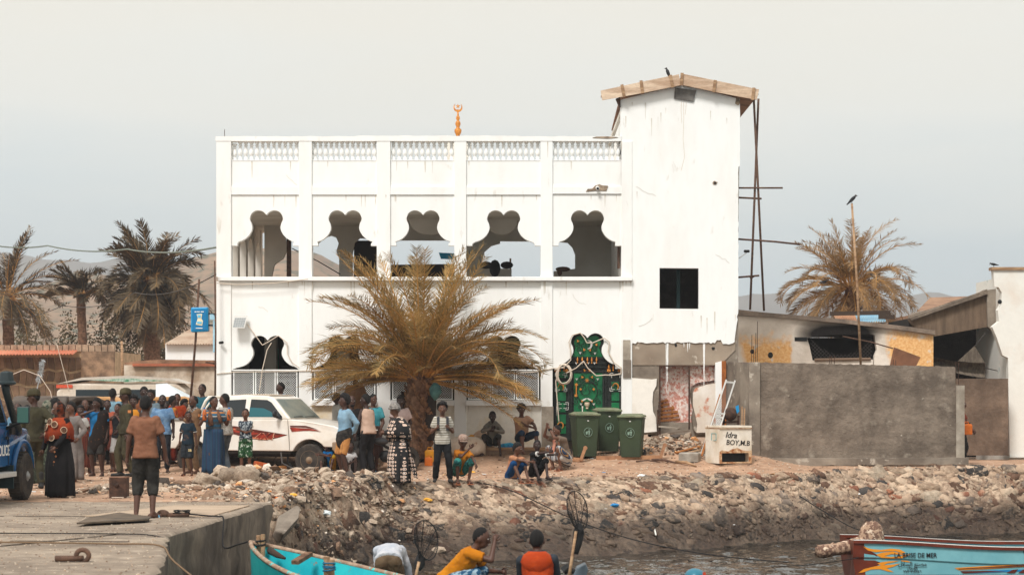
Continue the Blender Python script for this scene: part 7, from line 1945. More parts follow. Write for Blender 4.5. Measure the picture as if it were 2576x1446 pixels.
# woman in orange printed shawl and black dress
og = cloth('orange_print',s(178,72,34),s(152,58,28),5)
def medallions(spots,r=.085):
    def f(I):
        for (a,z) in spots:
            # on the shawl surface, facing outwards at angle a
            rx,ry = .262,.212; k = I['k']
            c = V3(rx * math.sin(R(a)),-ry * math.cos(R(a)),z); nrm = V3(math.sin(R(a)),-math.cos(R(a)) ,.25).normalized()
            for rr,off,mt in ((r,.018,M('cream_ring',s(206,178,148),.8,bump=0)),(r * .82,.024,M('brown_disc',s(52,34,26),.9,s(112,74,50),40,bump=0))):
                b = MB(); b.tube([I['S'](c + nrm * (off - .012)),I['S'](c + nrm * off)],rr * k,16); o = b.build('medallion',mt,I['t'])
    return f
def cape(mat,zlo,rx,ry,mat2=None,band=.0,zs=1.43,name='shawl',border=None,rz=None):
    def f(I):
        n_ = 36; rr = []; S2 = I['S']
        prof = [(zs + .03,.07,.07),(zs,.13,.10),(zs - .05,.205,.14),(zs - .14,rx * .93,ry * .88),(lerp(zs,zlo,.55),rx,ry),(zlo,rx * 1.03,ry * 1.05)]
        for i,(z,a_,b_) in enumerate(prof):
            ring = []
            for q in range(n_):
                a = 2 * math.pi * q / n_; w_ = .014 * math.sin(a * 9 + i) * (i / 5); zz = z + (0.06 * math.cos(a + .6) if i == 5 else 0)
                ring.append(S2((I['pel'].x + (a_ + w_) * math.cos(a),I['pel'].y + (b_ + w_) * math.sin(a),zz)))
            rr.append(ring)
        b = MB(); b.rings(rr,caps=False); o = b.build(name,mat,I['t'],smooth=True); m = o.modifiers.new('th','SOLIDIFY'); m.thickness = .01
        if border:
            n0 = []
            for q in range(n_):
                v0 = rr[-1][q]; v1 = rr[-2][q]; cc = S2((I['pel'].x,I['pel'].y,0)); 
                n0.append((v0,v0.lerp(v1,.42)))
            b = MB(); o1 = [Vector((cc.x + (v.x - cc.x) * 1.03,cc.y + (v.y - cc.y) * 1.03,v.z)) for v,_ in n0]; o2_ = [Vector((cc.x + (v.x - cc.x) * 1.035,cc.y + (v.y - cc.y) * 1.035,v.z)) for _,v in n0]
            b.rings([o1,o2_],caps=False); b.build('shawl_border',border,I['t'],smooth=True)
    return f
blackdress = cloth('black_dress',s(24,22,24),s(32,29,30),5)
def flowers(pts):
    def f(I):
        for x,z in pts:
            b = MB(); y = -.18 - .03 * (1.2 - z); pl = [(x + (.02 if q % 2 else .011) * math.cos(q * math.pi / 5),z + (.02 if q % 2 else .011) * math.sin(q * math.pi / 5)) for q in range(10)]
            b.prismv([I['S']((px_,y - .02,pz)) for px_,pz in pl],(0,.015,0)); b.build('flower',M('bronze',s(176,116,74),.6,bump=0),I['t'])
    return f
person('woman in an orange shawl with round medallions over a black dress with bronze flowers',at(150,1252),1.64,-28,1.05,SK[3],top=blackdress,sleeve='long',skirt=(blackdress,.04,.26),hair='hijab',scarf=cloth('hood_print',s(40,30,26),s(120,56,32),12,.48,.56),head=(-30,6),shoes=sand_d,hands=((-.31,-.10,.86),(.13,-.27,.93)),female=True,
       extra=both(cape(og,1.02,.262,.212,border=cloth('dark_border',s(44,34,28),s(110,74,48),14,.5,.56)),medallions(((-34,1.28),(-58,1.16),(2,1.09),(52,1.23),(14,1.33),(-8,1.38)),.062),flowers(((.06,.84),(.09,.76),(.05,.66),(.03,.60),(-.02,.52),(.11,.92),(-.05,.46)))),group=CR)
person('woman in a grey coat with sunglasses on her head behind the woman in orange',at(181,1212),1.62,-10,.95,SK[3],top=cloth('grey_coat',s(150,140,134),s(130,122,118),3),sleeve='long',skirt=(MATS['cloth_grey_coat'],.06,.22),hair='mid',head=(-35,0),female=True,shoes=sand_t,hands=((-.2,-.08,.86),(.2,-.14,.95)),group=CR,
       extra=lambda I: [MB().tube([I['S'](I['hc'] + I['hup'] * .105 + I['hf'] * (.085) + I['hsd'] * (x + .025 * math.cos(a))  + I['hf'] * .012 * math.sin(a)) for a in [i * .6 for i in range(12)]],.004,4).build('sunglasses',black,I['t']) for x in (-.035,.035)])
person('woman in a patterned green headscarf between the soldier and the woman in orange',S(118,38.6),1.66,180,1.0,SK[2],top=cloth('green_dark',s(48,54,44),s(96,106,88),12),sleeve='long',skirt=(MATS['cloth_green_dark'],.05,.24),hair='hijab',scarf=cloth('green_scarf',s(70,84,70),s(150,148,130),18),head=(20,0),group=CR)
person('dark-haired person in a light blue shirt half hidden behind the police car',S(44,39.0),1.60,10,.95,SK[1],top=cloth('pale_blue_c',s(110,150,176)),bottom=charcoal,hair='hijab',scarf=blk,shoes=sand_d,group=CR)
person('person with long black hair glimpsed behind the patterned headscarf',S(138,40.5),1.66,150,.95,SK[1],top=MATS['cloth_black_dress'],sleeve='long',skirt=(blackdress,.05,.22),hair='afro',group=CR)
person('man in an orange tee and pale grey shorts left of the dark shawl',at(213,1189),1.66,15,1.0,SK[0],top=cloth('orange_tee',s(196,76,40),s(176,64,34),3),bottom=cloth('pale_grey',s(168,164,160),s(150,146,142),4),blen='knee',hair='recede',shoes=sand_t,head=(20,0),group=CR)
rsk = striped('rust_sarong',[(0,s(120,50,30)),(.3,s(88,36,26)),(.5,s(150,78,48)),(.6,s(104,42,28))],.09,'X')
person('youth in a rust striped sarong standing between the grey coat and the orange tee',S(203,44.6),1.52,5,.9,SK[1],child=True,top=cloth('white_tee',s(200,196,190)),skirt=(rsk,.16,.17),hair='mid',shoes=sand_t,group=CR)
dshawl = cloth('dark_shawl',s(34,26,24),s(40,30,26),6,col3=s(104,66,40),scale3=14,t3=(.60,.66))
person('man in a bright blue tee wrapped in a dark patterned shawl, hand at his mouth',at(246,1198),1.70,-12,1.0,SK[1],top=cloth('bright_blue',s(32,128,190),s(24,112,170),3),bottom=charcoal,blen='knee',hair='mid',shoes=sand_d,hands=((-.05,-.18,1.46),(.24,-.08,.86)),head=(-25,8),group=CR,
       extra=lambda I: [MB().rings([[I['S'](V3(x0 + wx * math.cos(a),wy * math.sin(a),z + tz * math.cos(a))) for a in [2 * math.pi * q / 28 for q in range(28)]] for x0,wx,wy,z,tz in ((.10,.10,.12,1.44,.06),(.09,.16,.145,1.30,.10),(.05,.22,.165,1.08,.14),(.02,.25,.18,.88,.16),(0,.26,.18,.66,.16),(.0,.22,.16,.56,.14))]).build('dark_shawl',dshawl,I['t'],smooth=True)])
person('man in a salmon tee half hidden behind the man with the dark shawl',S(270,46.5),1.66,10,.95,SK[1],top=cloth('salmon',s(196,104,78)),bottom=cloth('maroon',s(104,52,40)),blen='knee',hair='short',shoes=sand_t,group=CR)
person('man in a light blue tee with his back turned, rear of the crowd',S(283,51),1.95,175,1.05,SK[1],top=cloth('lt_blue_tee',s(146,184,200),s(130,168,188),3),bottom=charcoal,hair='short',shoes=sand_d,group=CR)
person('boy in a dark vest with both hands at his mouth beside the soldier',S(298,45.6),1.56,-20,.95,SK[0],child=True,top=cloth('dark_vest',s(36,38,42)),sleeve='none',bottom=cloth('white_shorts',s(188,184,180)),blen='knee',hair='short',hands=((-.04,-.16,1.44),(.05,-.16,1.42)),shoes=sand_t,group=CR)
person('curly-haired man in an orange-yellow tank top behind the soldier',S(336,46.2),1.74,-15,.95,SK[1],top=cloth('amber',s(228,150,44)),sleeve='none',bottom=charcoal,hair='afro',head=(20,0),group=CR)
person('man in an orange-brown shirt, left of two heads behind the brown polo',S(362,51),1.98,25,.95,SK[2],top=cloth('brownish',s(150,92,60)),bottom=charcoal,hair='mid',group=CR)
person('man in a grey-blue shirt, right of two heads behind the brown polo',S(381,50),1.90,-20,1.0,SK[1],top=cloth('greyblue',s(120,138,148)),bottom=charcoal,hair='mid',group=CR)
bp_ = cloth('blue_polo',s(132,168,204),s(108,146,186),9,.44,.52)
person('broad man in a light blue patterned polo facing the camera right of the brown polo',S(409,45.0),1.77,4,1.12,SK[2],top=bp_,bottom=cloth('dk_jeans',s(36,40,48)),hair='short',beard=True,shoes=sand_d,shirt_len=.04,group=CR)
person('woman in a yellow and red wrap behind the broad man in light blue',S(433,48.0),1.66,120,.95,SK[1],top=cloth('yellow_red',s(196,134,44),s(150,60,34),6),sleeve='short',skirt=(cloth('red_skirt',s(132,46,26),s(96,36,24),8),.12,.22),hair='mid',group=CR)
person('man in a red-orange shirt standing behind the pickup bed',S(446,51.5),1.80,5,1.0,SK[0],top=cloth('red_orange',s(168,62,24)),bottom=charcoal,hair='short',group=CR)
tanj = cloth('tan_jacket',s(156,120,88),s(138,104,76),4)
checks = cloth('check_scarf',s(206,200,192),s(70,62,60),34,.46,.5)
person('bald man in a tan jacket and checked scarf with folded arms beside the pickup',S(488,44.6),1.76,-38,1.0,SK[0],top=tanj,sleeve='long',bottom=cloth('tan_trousers',s(136,110,84)),hair='recede',hands='crossed',head=(-10,12),beard=True,shirt_len=.08,group=CR,
       extra=both(shawl(checks,[lambda I: I['neck'] + I['side'] * -.03 + V3(0,-.14,-.22),lambda I: I['neck'] + V3(-.05,-.12,-.06),lambda I: I['neck'] + V3(-.085,.0,.02),lambda I: I['neck'] + V3(0,.08,.03),lambda I: I['neck'] + V3(.085,.0,.02),lambda I: I['neck'] + V3(.05,-.12,-.06)],[.03,.045,.045,.045,.045,.03],'checked_scarf',.6),arm_patch(1)))
dpolo = cloth('dark_polo',s(26,44,58),s(34,54,68),5,col3=s(110,84,68),scale3=6,t3=(.60,.66))
def trim(I):
    for s_ in (-1,1):
        e0 = I['sh'][s_].lerp(I['elb'][s_],.66); d = (I['elb'][s_] - I['sh'][s_]).normalized(); b = MB(); b.tube([I['S'](e0),I['S'](e0 + d * .012)],.064 * I['k'],12); b.build('sleeve_trim',M('trim_white',s(214,214,208),.8,bump=0),I['t'])
bs_ = cloth('slate_shorts',s(50,56,62),s(42,48,54),4)
person('boy in a stained dark blue polo before the rear wheel of the pickup',S(473,43.3),1.40,-8,.95,SK[0],child=True,top=dpolo,bottom=bs_,blen='knee',hair='short',head=(28,4),shoes=sand_t,shirt_len=.05,group=CR,
       extra=both(trim,lambda I: text_mesh('SB',.075,M('print_cream',s(226,206,150),.8,bump=0,fine=0),'lettering',I['t'],I['S'](I['hip'][1].lerp(I['knee'][1],.5) + V3(.02,-.125,0)))))
person('man whose dark head shows behind the bald man beside the pickup cab',S(510,48),1.80,-30,1.0,SK[1],top=cloth('teal_shirt',s(44,96,110)),bottom=charcoal,hair='short',group=CR)
stp = striped('striped_polo',[(0,s(62,74,84)),(.22,s(20,84,116)),(.30,s(62,74,84)),(.42,s(20,84,116)),(.50,s(62,74,84)),(.60,s(222,214,200)),(.63,s(30,104,140)),(.72,s(204,140,86)),(.80,s(24,96,130)),(.86,s(204,140,86)),(.94,s(22,110,160))],.56,'Z',.30)
sar = striped('blue_sarong',[(0,s(18,58,92)),(.28,s(20,74,100)),(.44,s(16,50,82)),(.62,s(46,54,92)),(.70,s(14,64,100))],.12,'X')
bscarf = cloth('brown_scarf',s(132,96,76),s(104,74,58),30)
person('man in a striped polo and blue sarong holding up two bottles of brown tea',S(537,42.9),1.74,18,1.02,SK[0],top=stp,skirt=(sar,.08,.205),hair='short',head=(25,0),hands=((-.24,-.24,1.26),(.30,-.20,1.26)),poles=((-.5,0,-1),(.5,0,-1)),shoes=sand_d,shirt_len=.14,group=CR,
       extra=both(bottle(-1,0),bottle(1,0),shawl(bscarf,[lambda I: I['sh'][-1] + V3(.09,-.15,-.28),lambda I: I['sh'][-1] + V3(.075,-.14,-.1),lambda I: I['neck'] + V3(-.075,-.04,.01),lambda I: I['neck'] + V3(0,.075,.02),lambda I: I['neck'] + V3(.075,-.04,.01),lambda I: I['sh'][1] + V3(-.06,-.14,-.1),lambda I: I['sh'][1] + V3(-.03,-.15,-.22)],[.05,.055,.035,.035,.035,.05,.045],'scarf',.5)))
wpt = cloth('white_print',s(206,200,190),s(150,142,132),16,.5,.58)
person('man in a white printed shirt and washed jeans leaning back towards the pickup door',S(567,44.2),1.80,-120,1.0,SK[0],top=wpt,bottom=cloth('jeans',s(108,116,122),s(84,94,102),4),hair='short',head=(20,-5),shoes=sand_d,shirt_len=.04,group=CR,hands=((-.22,-.10,.84),(.26,.02,.80)))
cam_s = cloth('green_camo',s(58,104,60),s(36,74,44),12,.45,.5,col3=s(196,206,190),scale3=15,t3=(.58,.6))
person('shirt-rolled boy in green leaf print shorts with folded arms in front of the pickup door',S(618,43.0),1.46,4,.98,SK[3],child=True,top=cloth('bw_print',s(176,186,190),s(46,58,72),22,.46,.5),bottom=cam_s,blen='knee',hair='short',hands='crossed',shoes=sand_t,head=(-5,3),shirt_len=-.26,hem=0,group=CR)
person('man in a pale blue shirt standing behind the pickup roof by the grille',S(708,48.2),1.72,-60,1.0,SK[1],top=cloth('pale_blue',s(176,196,214)),sleeve='long',bottom=charcoal,hair='short',head=(0,5))
# ---- middle group
lbs = cloth('sky_shirt',s(158,196,220),s(140,180,208),3)
orst = striped('orange_shorts',[(0,s(206,142,74)),(.86,s(96,66,44))],.05,'X')
person('young man in a light blue shirt and striped orange shorts with hands behind his back',S(868,42.6),1.76,-55,.98,SK[1],top=lbs,sleeve='long',bottom=orst,blen='knee',hair='afro',head=(-20,-3),hands='behind',shirt_len=-.03,shoes=sand_d,
       extra=lambda I: [MB().rings([[I['S'](V3(wx * math.cos(a),wy * math.sin(a) - .02,z + .05 * math.cos(a - 1))) for a in [2 * math.pi * q / 26 for q in range(26)]] for wx,wy,z in ((.165,.13,1.02),(.195,.16,.96),(.20,.175,.84),(.17,.15,.72),(.10,.10,.62))]).build('waist_scarf',cloth('black_scarf',s(36,34,34),s(66,60,56),12),I['t'],smooth=True)])
person('man in a dark jacket standing just behind the light blue shirt',S(884,44.6),1.76,15,1.0,SK[1],top=cloth('dark_jacket',s(44,40,40)),sleeve='long',bottom=charcoal,hair='recede',head=(10,0),beard=True)
person('man in a tan shirt standing highest against the window grille',S(893,47.6,.12),1.86,12,1.0,SK[2],top=cloth('tan_shirt',s(178,136,104),s(160,120,90),3),sleeve='elbow',bottom=charcoal,hair='short',beard=True,hands=((-.2,-.1,.84),(.22,-.12,.9)))
person('small boy with only his head and white collar showing behind the pickup hood',S(848,47.2),1.50,-60,.9,SK[1],child=True,top=cloth('white_shirt',s(222,220,214)),bottom=charcoal,hair='short')
person('man in a peach vest and black track trousers sitting against the pickup hood',S(927,44.4),1.78,-140,.95,SK[2],top=cloth('peach_vest',s(224,190,168)),sleeve='none',bottom=cloth('track_black',s(34,32,34)),hair='mid',head=(40,0),hands=((-.1,-.3,.95),(.28,-.1,.85)),lean=(8,0))
bsar = striped('brown_sarong',[(0,s(92,52,36)),(.4,s(74,42,30)),(.7,s(112,66,46)),(.8,s(84,48,34))],.07,'X')
person('young man in a turquoise shirt and brown sarong with blue sandals',at(938,1187),1.78,12,1.0,SK[0],top=cloth('turquoise',s(84,176,188),s(66,158,172),3),skirt=(bsar,.34,.20),hair='short',head=(18,12),hands=((.04,-.20,.98),(.13,-.17,.92)),shoes=sand_b,shirt_len=.02)
person('seated boy with folded arms in a blue tee and yellow shorts before the pickup bumper',at(824,1189),1.46,-6,.95,SK[0],child=True,pose='sit',lean=(24,0),top=cloth('blue_tee',s(24,112,176)),bottom=cloth('yellow_shorts',s(206,158,40)),blen='knee',hair='short',head=(-48,0),hands=((.14,-.36,.46),(-.14,-.34,.50)))
person('seated boy in a white football shirt beside the boy in blue',at(880,1196),1.44,8,.92,SK[1],child=True,pose='sit',lean=(20,0),top=cloth('football',s(214,210,208),s(150,150,156),7,.6,.64),bottom=cloth('black_shorts',s(30,29,32)),blen='knee',hair='mid',head=(8,0),hands=((-.16,-.38,.20),(.02,-.36,.36)))
# woman in the black and white print
bw = dotted('bw_motif',s(20,18,20),s(236,230,224),14.0,.40,s(226,196,176),.2)
cream_t = M('cream_trim',s(210,184,158),.8,bump=0)
def bw_extra(I):
    cape(bw,.96,.29,.25,zs=1.42,name='shawl')(I)
    b = MB(); n_ = 36; S2 = I['S']
    for ang in (-62,-20): b.tube([S2(V3((.15 + .10 * u) * math.sin(R(ang)),-(.14 + .09 * u) * math.cos(R(ang)) - .01,lerp(1.0,.08,u))) for u in [i / 8 for i in range(9)]],.009,5)
    b.build('trim',cream_t,I['t'])
    b = MB(); b.prismv([S2((.12,.16,.9)),S2((.24,.30,.42)),S2((.34,.34,.12)),S2((.16,.30,.14)),S2((.08,.2,.5))],(.02,0,0)); b.build('trailing_hem',bw,I['t'])
person('woman in a black and white printed dress and grey headscarf, seen in left profile',at(1003,1218),1.58,-72,1.12,SK[3],top=bw,sleeve='long',skirt=(bw,.03,.27),hair='turban',scarf=cloth('grey_scarf',s(120,116,112),s(176,168,160),14),head=(-4,14),female=True,hands=((-.10,-.30,1.10),(.06,-.33,1.12)),lean=(6,0),extra=bw_extra)
person('man with a pink towel standing behind the woman in the printed dress',S(1008,45.2),1.74,30,1.0,SK[2],top=cloth('white_pink',s(214,190,184)),sleeve='short',bottom=charcoal,hair='mid',head=(-30,14),hands=((-.14,-.26,1.1),(.1,-.2,1.0)))
stt = striped('cream_stripe',[(0,s(226,220,206)),(.55,s(168,156,138))],.048,'Z')
person('boy with a backpack in a striped tee and black trousers holding its straps',at(1113,1214),1.60,6,.95,SK[3],top=stt,bottom=cloth('black_trousers',s(26,26,28),s(34,34,36),4),hair='afro',hands='straps',poles=((-.4,.5,-1),(.4,.5,-1)),feet=((-.16,.0,.08),(.17,-.02,.08)),shoes=('shoe',M('shoe_dark',s(50,48,46),.8,bump=.2)),shirt_len=.06,head=(-4,2),extra=backpack)
person('squatting boy in an orange tee, teal shorts and tan cap, hand at mouth',at(1163,1219),1.62,22,.95,SK[0],child=True,pose='squat',lean=(22,0),top=cloth('amber_tee',s(222,138,32),s(206,124,26),3),bottom=cloth('teal_print',s(64,148,138),s(30,92,92),13,.5,.54),blen='knee',hair='short',cap_=cloth('tan_cap',s(176,142,124),s(200,176,160),30),head=(-12,5),hands=((.06,-.30,.78),(.15,-.46,.40)),poles=((-.6,-.6,-1),(1,0,-.3)),shoes=sand_t)
person('boy in a grey hoodie sitting on the beam by the wall with hands clasped',S(1239,47.5,-.02),1.60,-6,.95,SK[2],child=True,pose='bench',pelvis=(0,.12,.36),lean=(14,0),top=cloth('grey_hoodie',s(146,140,128),s(130,124,114),3),sleeve='long',bottom=charcoal,blen='knee',hair='short',head=(14,22),hands=((.0,-.24,.72),(.06,-.24,.66)),feet=((-.24,-.28,.08),(.24,-.28,.08)),
       extra=lambda I: MB().ell(I['S'](I['neck'] + V3(0,.05,.0)),(.13,.10,.07),14,8).build('hood',MATS['cloth_grey_hoodie'],I['t'],smooth=True))
dnm = cloth('denim_short',s(34,56,80),s(26,44,66),4)
person('smiling man in a black turban sitting on the beam with his hands together',S(1318,47.3,.05),1.72,22,1.0,SK[0],pose='bench',pelvis=(0,.12,.40),lean=(10,-6),top=cloth('brown_polo2',s(206,160,130),s(190,146,116),3),bottom=dnm,blen='knee',hair='turban',scarf=blk,head=(-12,0),hands=((.10,-.42,.62),(.13,-.43,.62)),feet=((-.15,-.30,.08),(.20,-.40,.08)),poles=((-.5,-.2,-1),(.8,.1,-.4)))
person('boy in a brown tee and blue shorts sitting on the top stones, looking right',at(1302,1222) + V3(0,.12,.05),1.50,38,.92,SK[3],child=True,pose='sit',pelvis=(0,.24,.16),lean=(20,0),top=cloth('brown_tee',s(212,150,112),s(196,136,100),3),bottom=cloth('royal_shorts',s(16,72,124)),blen='knee',hair='mid',head=(30,8),hands=((.10,-.40,.50),(-.02,-.42,.46)),shoes=sand_t)
sbk = cloth('sport_black',s(28,28,30),s(34,34,36),4)
def sport(I):
    wst = M('stripe_white',s(214,210,204),.8,bump=0)
    for s_ in (-1,1):
        e0 = I['sh'][s_].lerp(I['elb'][s_],.60); d = (I['elb'][s_] - I['sh'][s_]).normalized(); b = MB(); b.tube([I['S'](e0),I['S'](e0 + d * .035)],.066 * I['k'],12); b.build('sleeve_stripe',wst,I['t'])
person('boy in a black sports tee with white sleeve stripes pointing with raised hands',at(1355,1207),1.48,24,.92,SK[2],child=True,pose='sit',pelvis=(0,.24,.16),lean=(14,0),top=sbk,bottom=MATS['cloth_black_shorts'],blen='knee',hair='short',head=(-18,4),hands=((.20,-.40,.70),(.30,-.40,.62)),shoes=sand_d,extra=sport)
plaid = striped('white_navy',[(0,s(206,204,200)),(.34,s(30,60,98)),(.46,s(206,160,96)),(.52,s(34,62,96)),(.66,s(196,198,198)),(.88,s(40,76,112))],.19,'X')
def sq_man(I):
    towel = M('towel_pink',s(214,156,134),.9,s(196,130,110),14,bump=.4,bscale=60)
    shawl(towel,[lambda I: I['pel'] + V3(-.02,-.36,.12),lambda I: I['pel'] + V3(-.04,-.28,.34),lambda I: I['neck'] + V3(-.07,-.10,-.06),lambda I: I['neck'] + V3(-.03,.02,.04),lambda I: I['neck'] + V3(.07,-.04,.0),lambda I: I['pel'] + V3(.09,-.24,.30)],[.055,.06,.045,.04,.05,.06],'towel',.4)(I)
    b = MB()
    for s_ in (-1,1): b.rings([[I['S'](I['hip'][s_].lerp(I['knee'][s_],u) + V3(0,.02,-.03 * u) + V3(w_ * math.cos(a),0,0) + V3(0,-.3,1).normalized() * w_ * math.sin(a)) for a in [2 * math.pi * q / 16 for q in range(16)]] for u,w_ in ((0,.13),(.5,.15),(.95,.135),(1.08,.08))])
    b.rings([[I['S'](I['pel'].lerp((I['knee'][1] + I['knee'][-1]) / 2,u) + V3(w_ * math.cos(a),0,-.10 + .10 * math.sin(a) - .06 * u)) for a in [2 * math.pi * q / 20 for q in range(20)]] for u,w_ in ((-.2,.12),(.2,.2),(.8,.25),(1.0,.16))])
    volume_mesh(b,'sarong',plaid,I['t'],.014,3)
    b = MB(); c = I['elb'][1].lerp(I['hd'][1],.86); b.tube([I['S'](c + V3(-.03,0,0)),I['S'](c + V3(.03,0,0))],.036,12); b.build('watch',black,I['t'])
person('heavy man squatting with hands to his face, pink towel and navy striped sarong',at(1405,1182),1.74,-52,1.16,SK[3],pose='squat',lean=(22,0),top=cloth('taupe_tee',s(150,130,112),s(136,118,102),3),hair='short',head=(-6,12),beard=True,hands=((-.06,-.30,.98),(.03,-.30,.96)),poles=((-.9,-.5,-.8),(.6,-.6,-.9)),shoes=sand_t,extra=sq_man)
# ---- nearest figures
flip = ('sandal',M('flipflop',s(58,132,168),.6,s(176,196,202),24,bump=0))
person('man in a brown polo standing on the quay with his back turned',(X_(366,28.1),28.1,.0),1.74,186,.98,SK[0],top=cloth('brown_polo',s(158,108,82),s(144,96,72),3,folds=.3),bottom=cloth('rolled_trousers',s(52,50,48),s(64,62,58),5),blen='calf',hair='short',shoes=flip,head=(-8,0),hands=((-.30,-.05,.80),(.27,-.06,.80)),shirt_len=.03,feet=((-.10,.02,.08),(.13,.0,.08)),fz_=((-.7,-.7,0),(.15,-1,0)),vox=.013)
bl_p = cloth('blue_leaf',s(170,198,212),s(40,92,130),13,.44,.50)
person('crouching man in a yellow-orange tee and blue leaf print trousers, hand on his face',(X_(1158,24.5),24.5,-.90),1.74,78,1.0,SK[0],pose='squat',pelvis=(0,.16,.36),lean=(42,0),top=cloth('yellow_tee',s(226,142,20),s(212,128,16),3,folds=.25),bottom=bl_p,blen='long',hair='short',head=(0,12),hands=((-.02,-.44,.84),(.10,-.50,.46)),poles=((-.3,-.9,-.9),(.6,-.2,-1)),vox=.013)
orj = cloth('orange_jacket',s(206,76,22),s(190,66,18),4)
def jacket(I):
    gj = cloth('slate_sleeve',s(62,68,76),s(52,58,66),4); b = MB()
    for s_ in (-1,1):
        cap(b,I['S'](I['sh'][s_] + I['side'] * s_ * .02),I['S'](I['elb'][s_]),.070,.062); cap(b,I['S'](I['elb'][s_]),I['S'](I['hd'][s_]),.066,.05)
    volume_mesh(b,'sleeves',gj,I['t'],.011,2)
    b = MB(); b.rings([[I['S'](I['neck'] + V3(w_ * math.cos(a),d_ * math.sin(a) + o_,z)) for a in [2 * math.pi * q / 20 for q in range(20)]] for w_,d_,o_,z in ((.05,.05,.09,-.24),(.13,.075,.12,-.16),(.19,.10,.11,-.06),(.16,.11,.06,.02),(.10,.09,.02,.06),(.08,.07,.0,.065))]); b.build('hood',orj,I['t'],smooth=True)
    b = MB(); b.tube([I['S'](I['neck'] + V3(.085 * math.cos(a),.082 * math.sin(a),.055)) for a in [2 * math.pi * q / 16 for q in range(17)]],.018,6); b.build('collar_band',gj,I['t'],smooth=True)
person('person in an orange hooded jacket with slate sleeves sitting with back turned at the bottom',(X_(1357,24.0),24.0,-1.16),1.80,176,1.0,SK[0],pose='bench',lean=(14,3),top=orj,sleeve='none',bottom=charcoal,hair='short',hands=((-.12,-.34,.62),(.12,-.36,.62)),poles=((-.5,.3,-1),(.5,.3,-1)),loose=.022,extra=jacket,vox=.013)
wsh = cloth('white_bent',s(226,226,230),s(206,212,222),3)
person('bent-over person in khaki trousers and a white shirt seen from behind at the water',(X_(983,25.0),25.0,-1.22),1.70,172,1.0,SK[0],lean=(76,10),zw=-.75,pelvis=(0,.14,.90),top=wsh,sleeve='long',bottom=cloth('khaki_trousers',s(122,100,76),s(108,88,66),3),hair='short',hands=((-.16,-.50,.40),(.16,-.52,.40)),poles=((-1,0,.3),(1,0,.3)),feet=((-.16,0,.08),(.16,0,.08)),vox=.013)
person('person behind the end of the grey wall with one arm around an orange jerrycan',(X_(2417,48.6),48.6,.05),1.6,60,.9,SK[0],child=True,top=cloth('wall_red',s(150,70,50)),bottom=charcoal,hair='short',hands=((.02,-.30,.95),(.12,-.34,.85)))
jerry('small orange jerrycan held out past the end of the grey wall',(X_(2432,48.4),48.4,.80),MATS['orange_plastic'],.8,20)
# far heads filling the rear of the crowd
fx = [(232,50,1.62,SK[1],s(176,150,120),'cream shirt at the back, left of the dark shawl'),(346,54,1.70,SK[2],s(120,60,40),'maroon shirt behind the curly-haired man'),(463,52.5,1.62,SK[1],s(196,150,60),'mustard shirt behind the pickup bed'),(420,53,1.60,SK[2],s(70,66,64),'dark shirt behind the broad man in blue'),(160,47,1.58,SK[1],s(60,60,64),'dark shirt between two three wheelers'),(310,53,1.62,SK[2],s(150,150,150),'grey shirt behind the soldier in fatigues'),(256,54,1.70,SK[2],s(60,90,120),'blue-grey shirt at the very back behind the dark shawl'),(68,44,1.55,SK[2],s(140,110,80),'brown shirt between the police car and the soldier')]
for i,(x,Y,H_,sk_,c,lb) in enumerate(fx):
    person('person in a ' + lb,S(x,Y),H_,(-40,20,60,-20,140,0,170,30)[i],.95,sk_,top=cloth('far%d' % i,c),bottom=charcoal,hair=('short','mid','afro','short')[i % 4],vox=.024,group=CR)
flush_jobs()

# ------------------------------------------------------------------ stones of the embankment
import bmesh
def rock_mesh(name,mat,seed,sub=2,amp=.46,flat=False,sq=(1,.7,.45)):
    bm = bmesh.new(); bmesh.ops.create_icosphere(bm,subdivisions=sub,radius=1)
    for v in bm.verts:
        c = v.co.copy()
        if not flat: c = Vector([abs(q) ** .6 * (1 if q > 0 else -1) for q in c])
        d = 1 + amp * mn.noise(c * 1.3 + Vector((seed * 7.3,0,0))) + amp * .7 * mn.noise(c * 3.1 + Vector((0,seed * 3.1,0)))
        v.co = Vector((c.x * sq[0],c.y * sq[1],c.z * sq[2])) * d
    me = bpy.data.meshes.new(name); bm.to_mesh(me); bm.free()
    me.polygons.foreach_set('use_smooth',[not flat] * len(me.polygons)); me.materials.append(mat); return me
RC = [('stone_tan',s(180,154,130),s(150,124,102),6),('stone_brown',s(120,88,68),s(92,68,54),4),('stone_red',s(152,98,72),s(122,80,62),.9),('stone_dark',s(72,66,62),s(54,50,48),1.6),('stone_grey',s(138,122,108),s(108,94,84),3.5),('stone_cream',s(196,178,156),s(170,150,128),1.6)]
RM = []
for nm,c1,c2,w in RC:
    m = M(nm,c1,.85,c2,2.2,bump=.9,bscale=7,fine=.3,rv=.18,rand4=True,bdist=.09,col3=s(188,164,140),scale3=1.6,t3=(.50,.58)); tide(m,dark=WET); RM.append((m,w))
RV = [[rock_mesh('stone',m,i * 1.7 + j) for i in range(5)] for j,(m,w) in enumerate(RM)]
rnd = random.Random(21)
def pick():
    q = rnd.uniform(0,sum(w for _,w in RM))
    for j,(m,w) in enumerate(RM):
        q -= w
        if q <= 0: return j
    return 0
stones = []
X = -4.4
row = 0
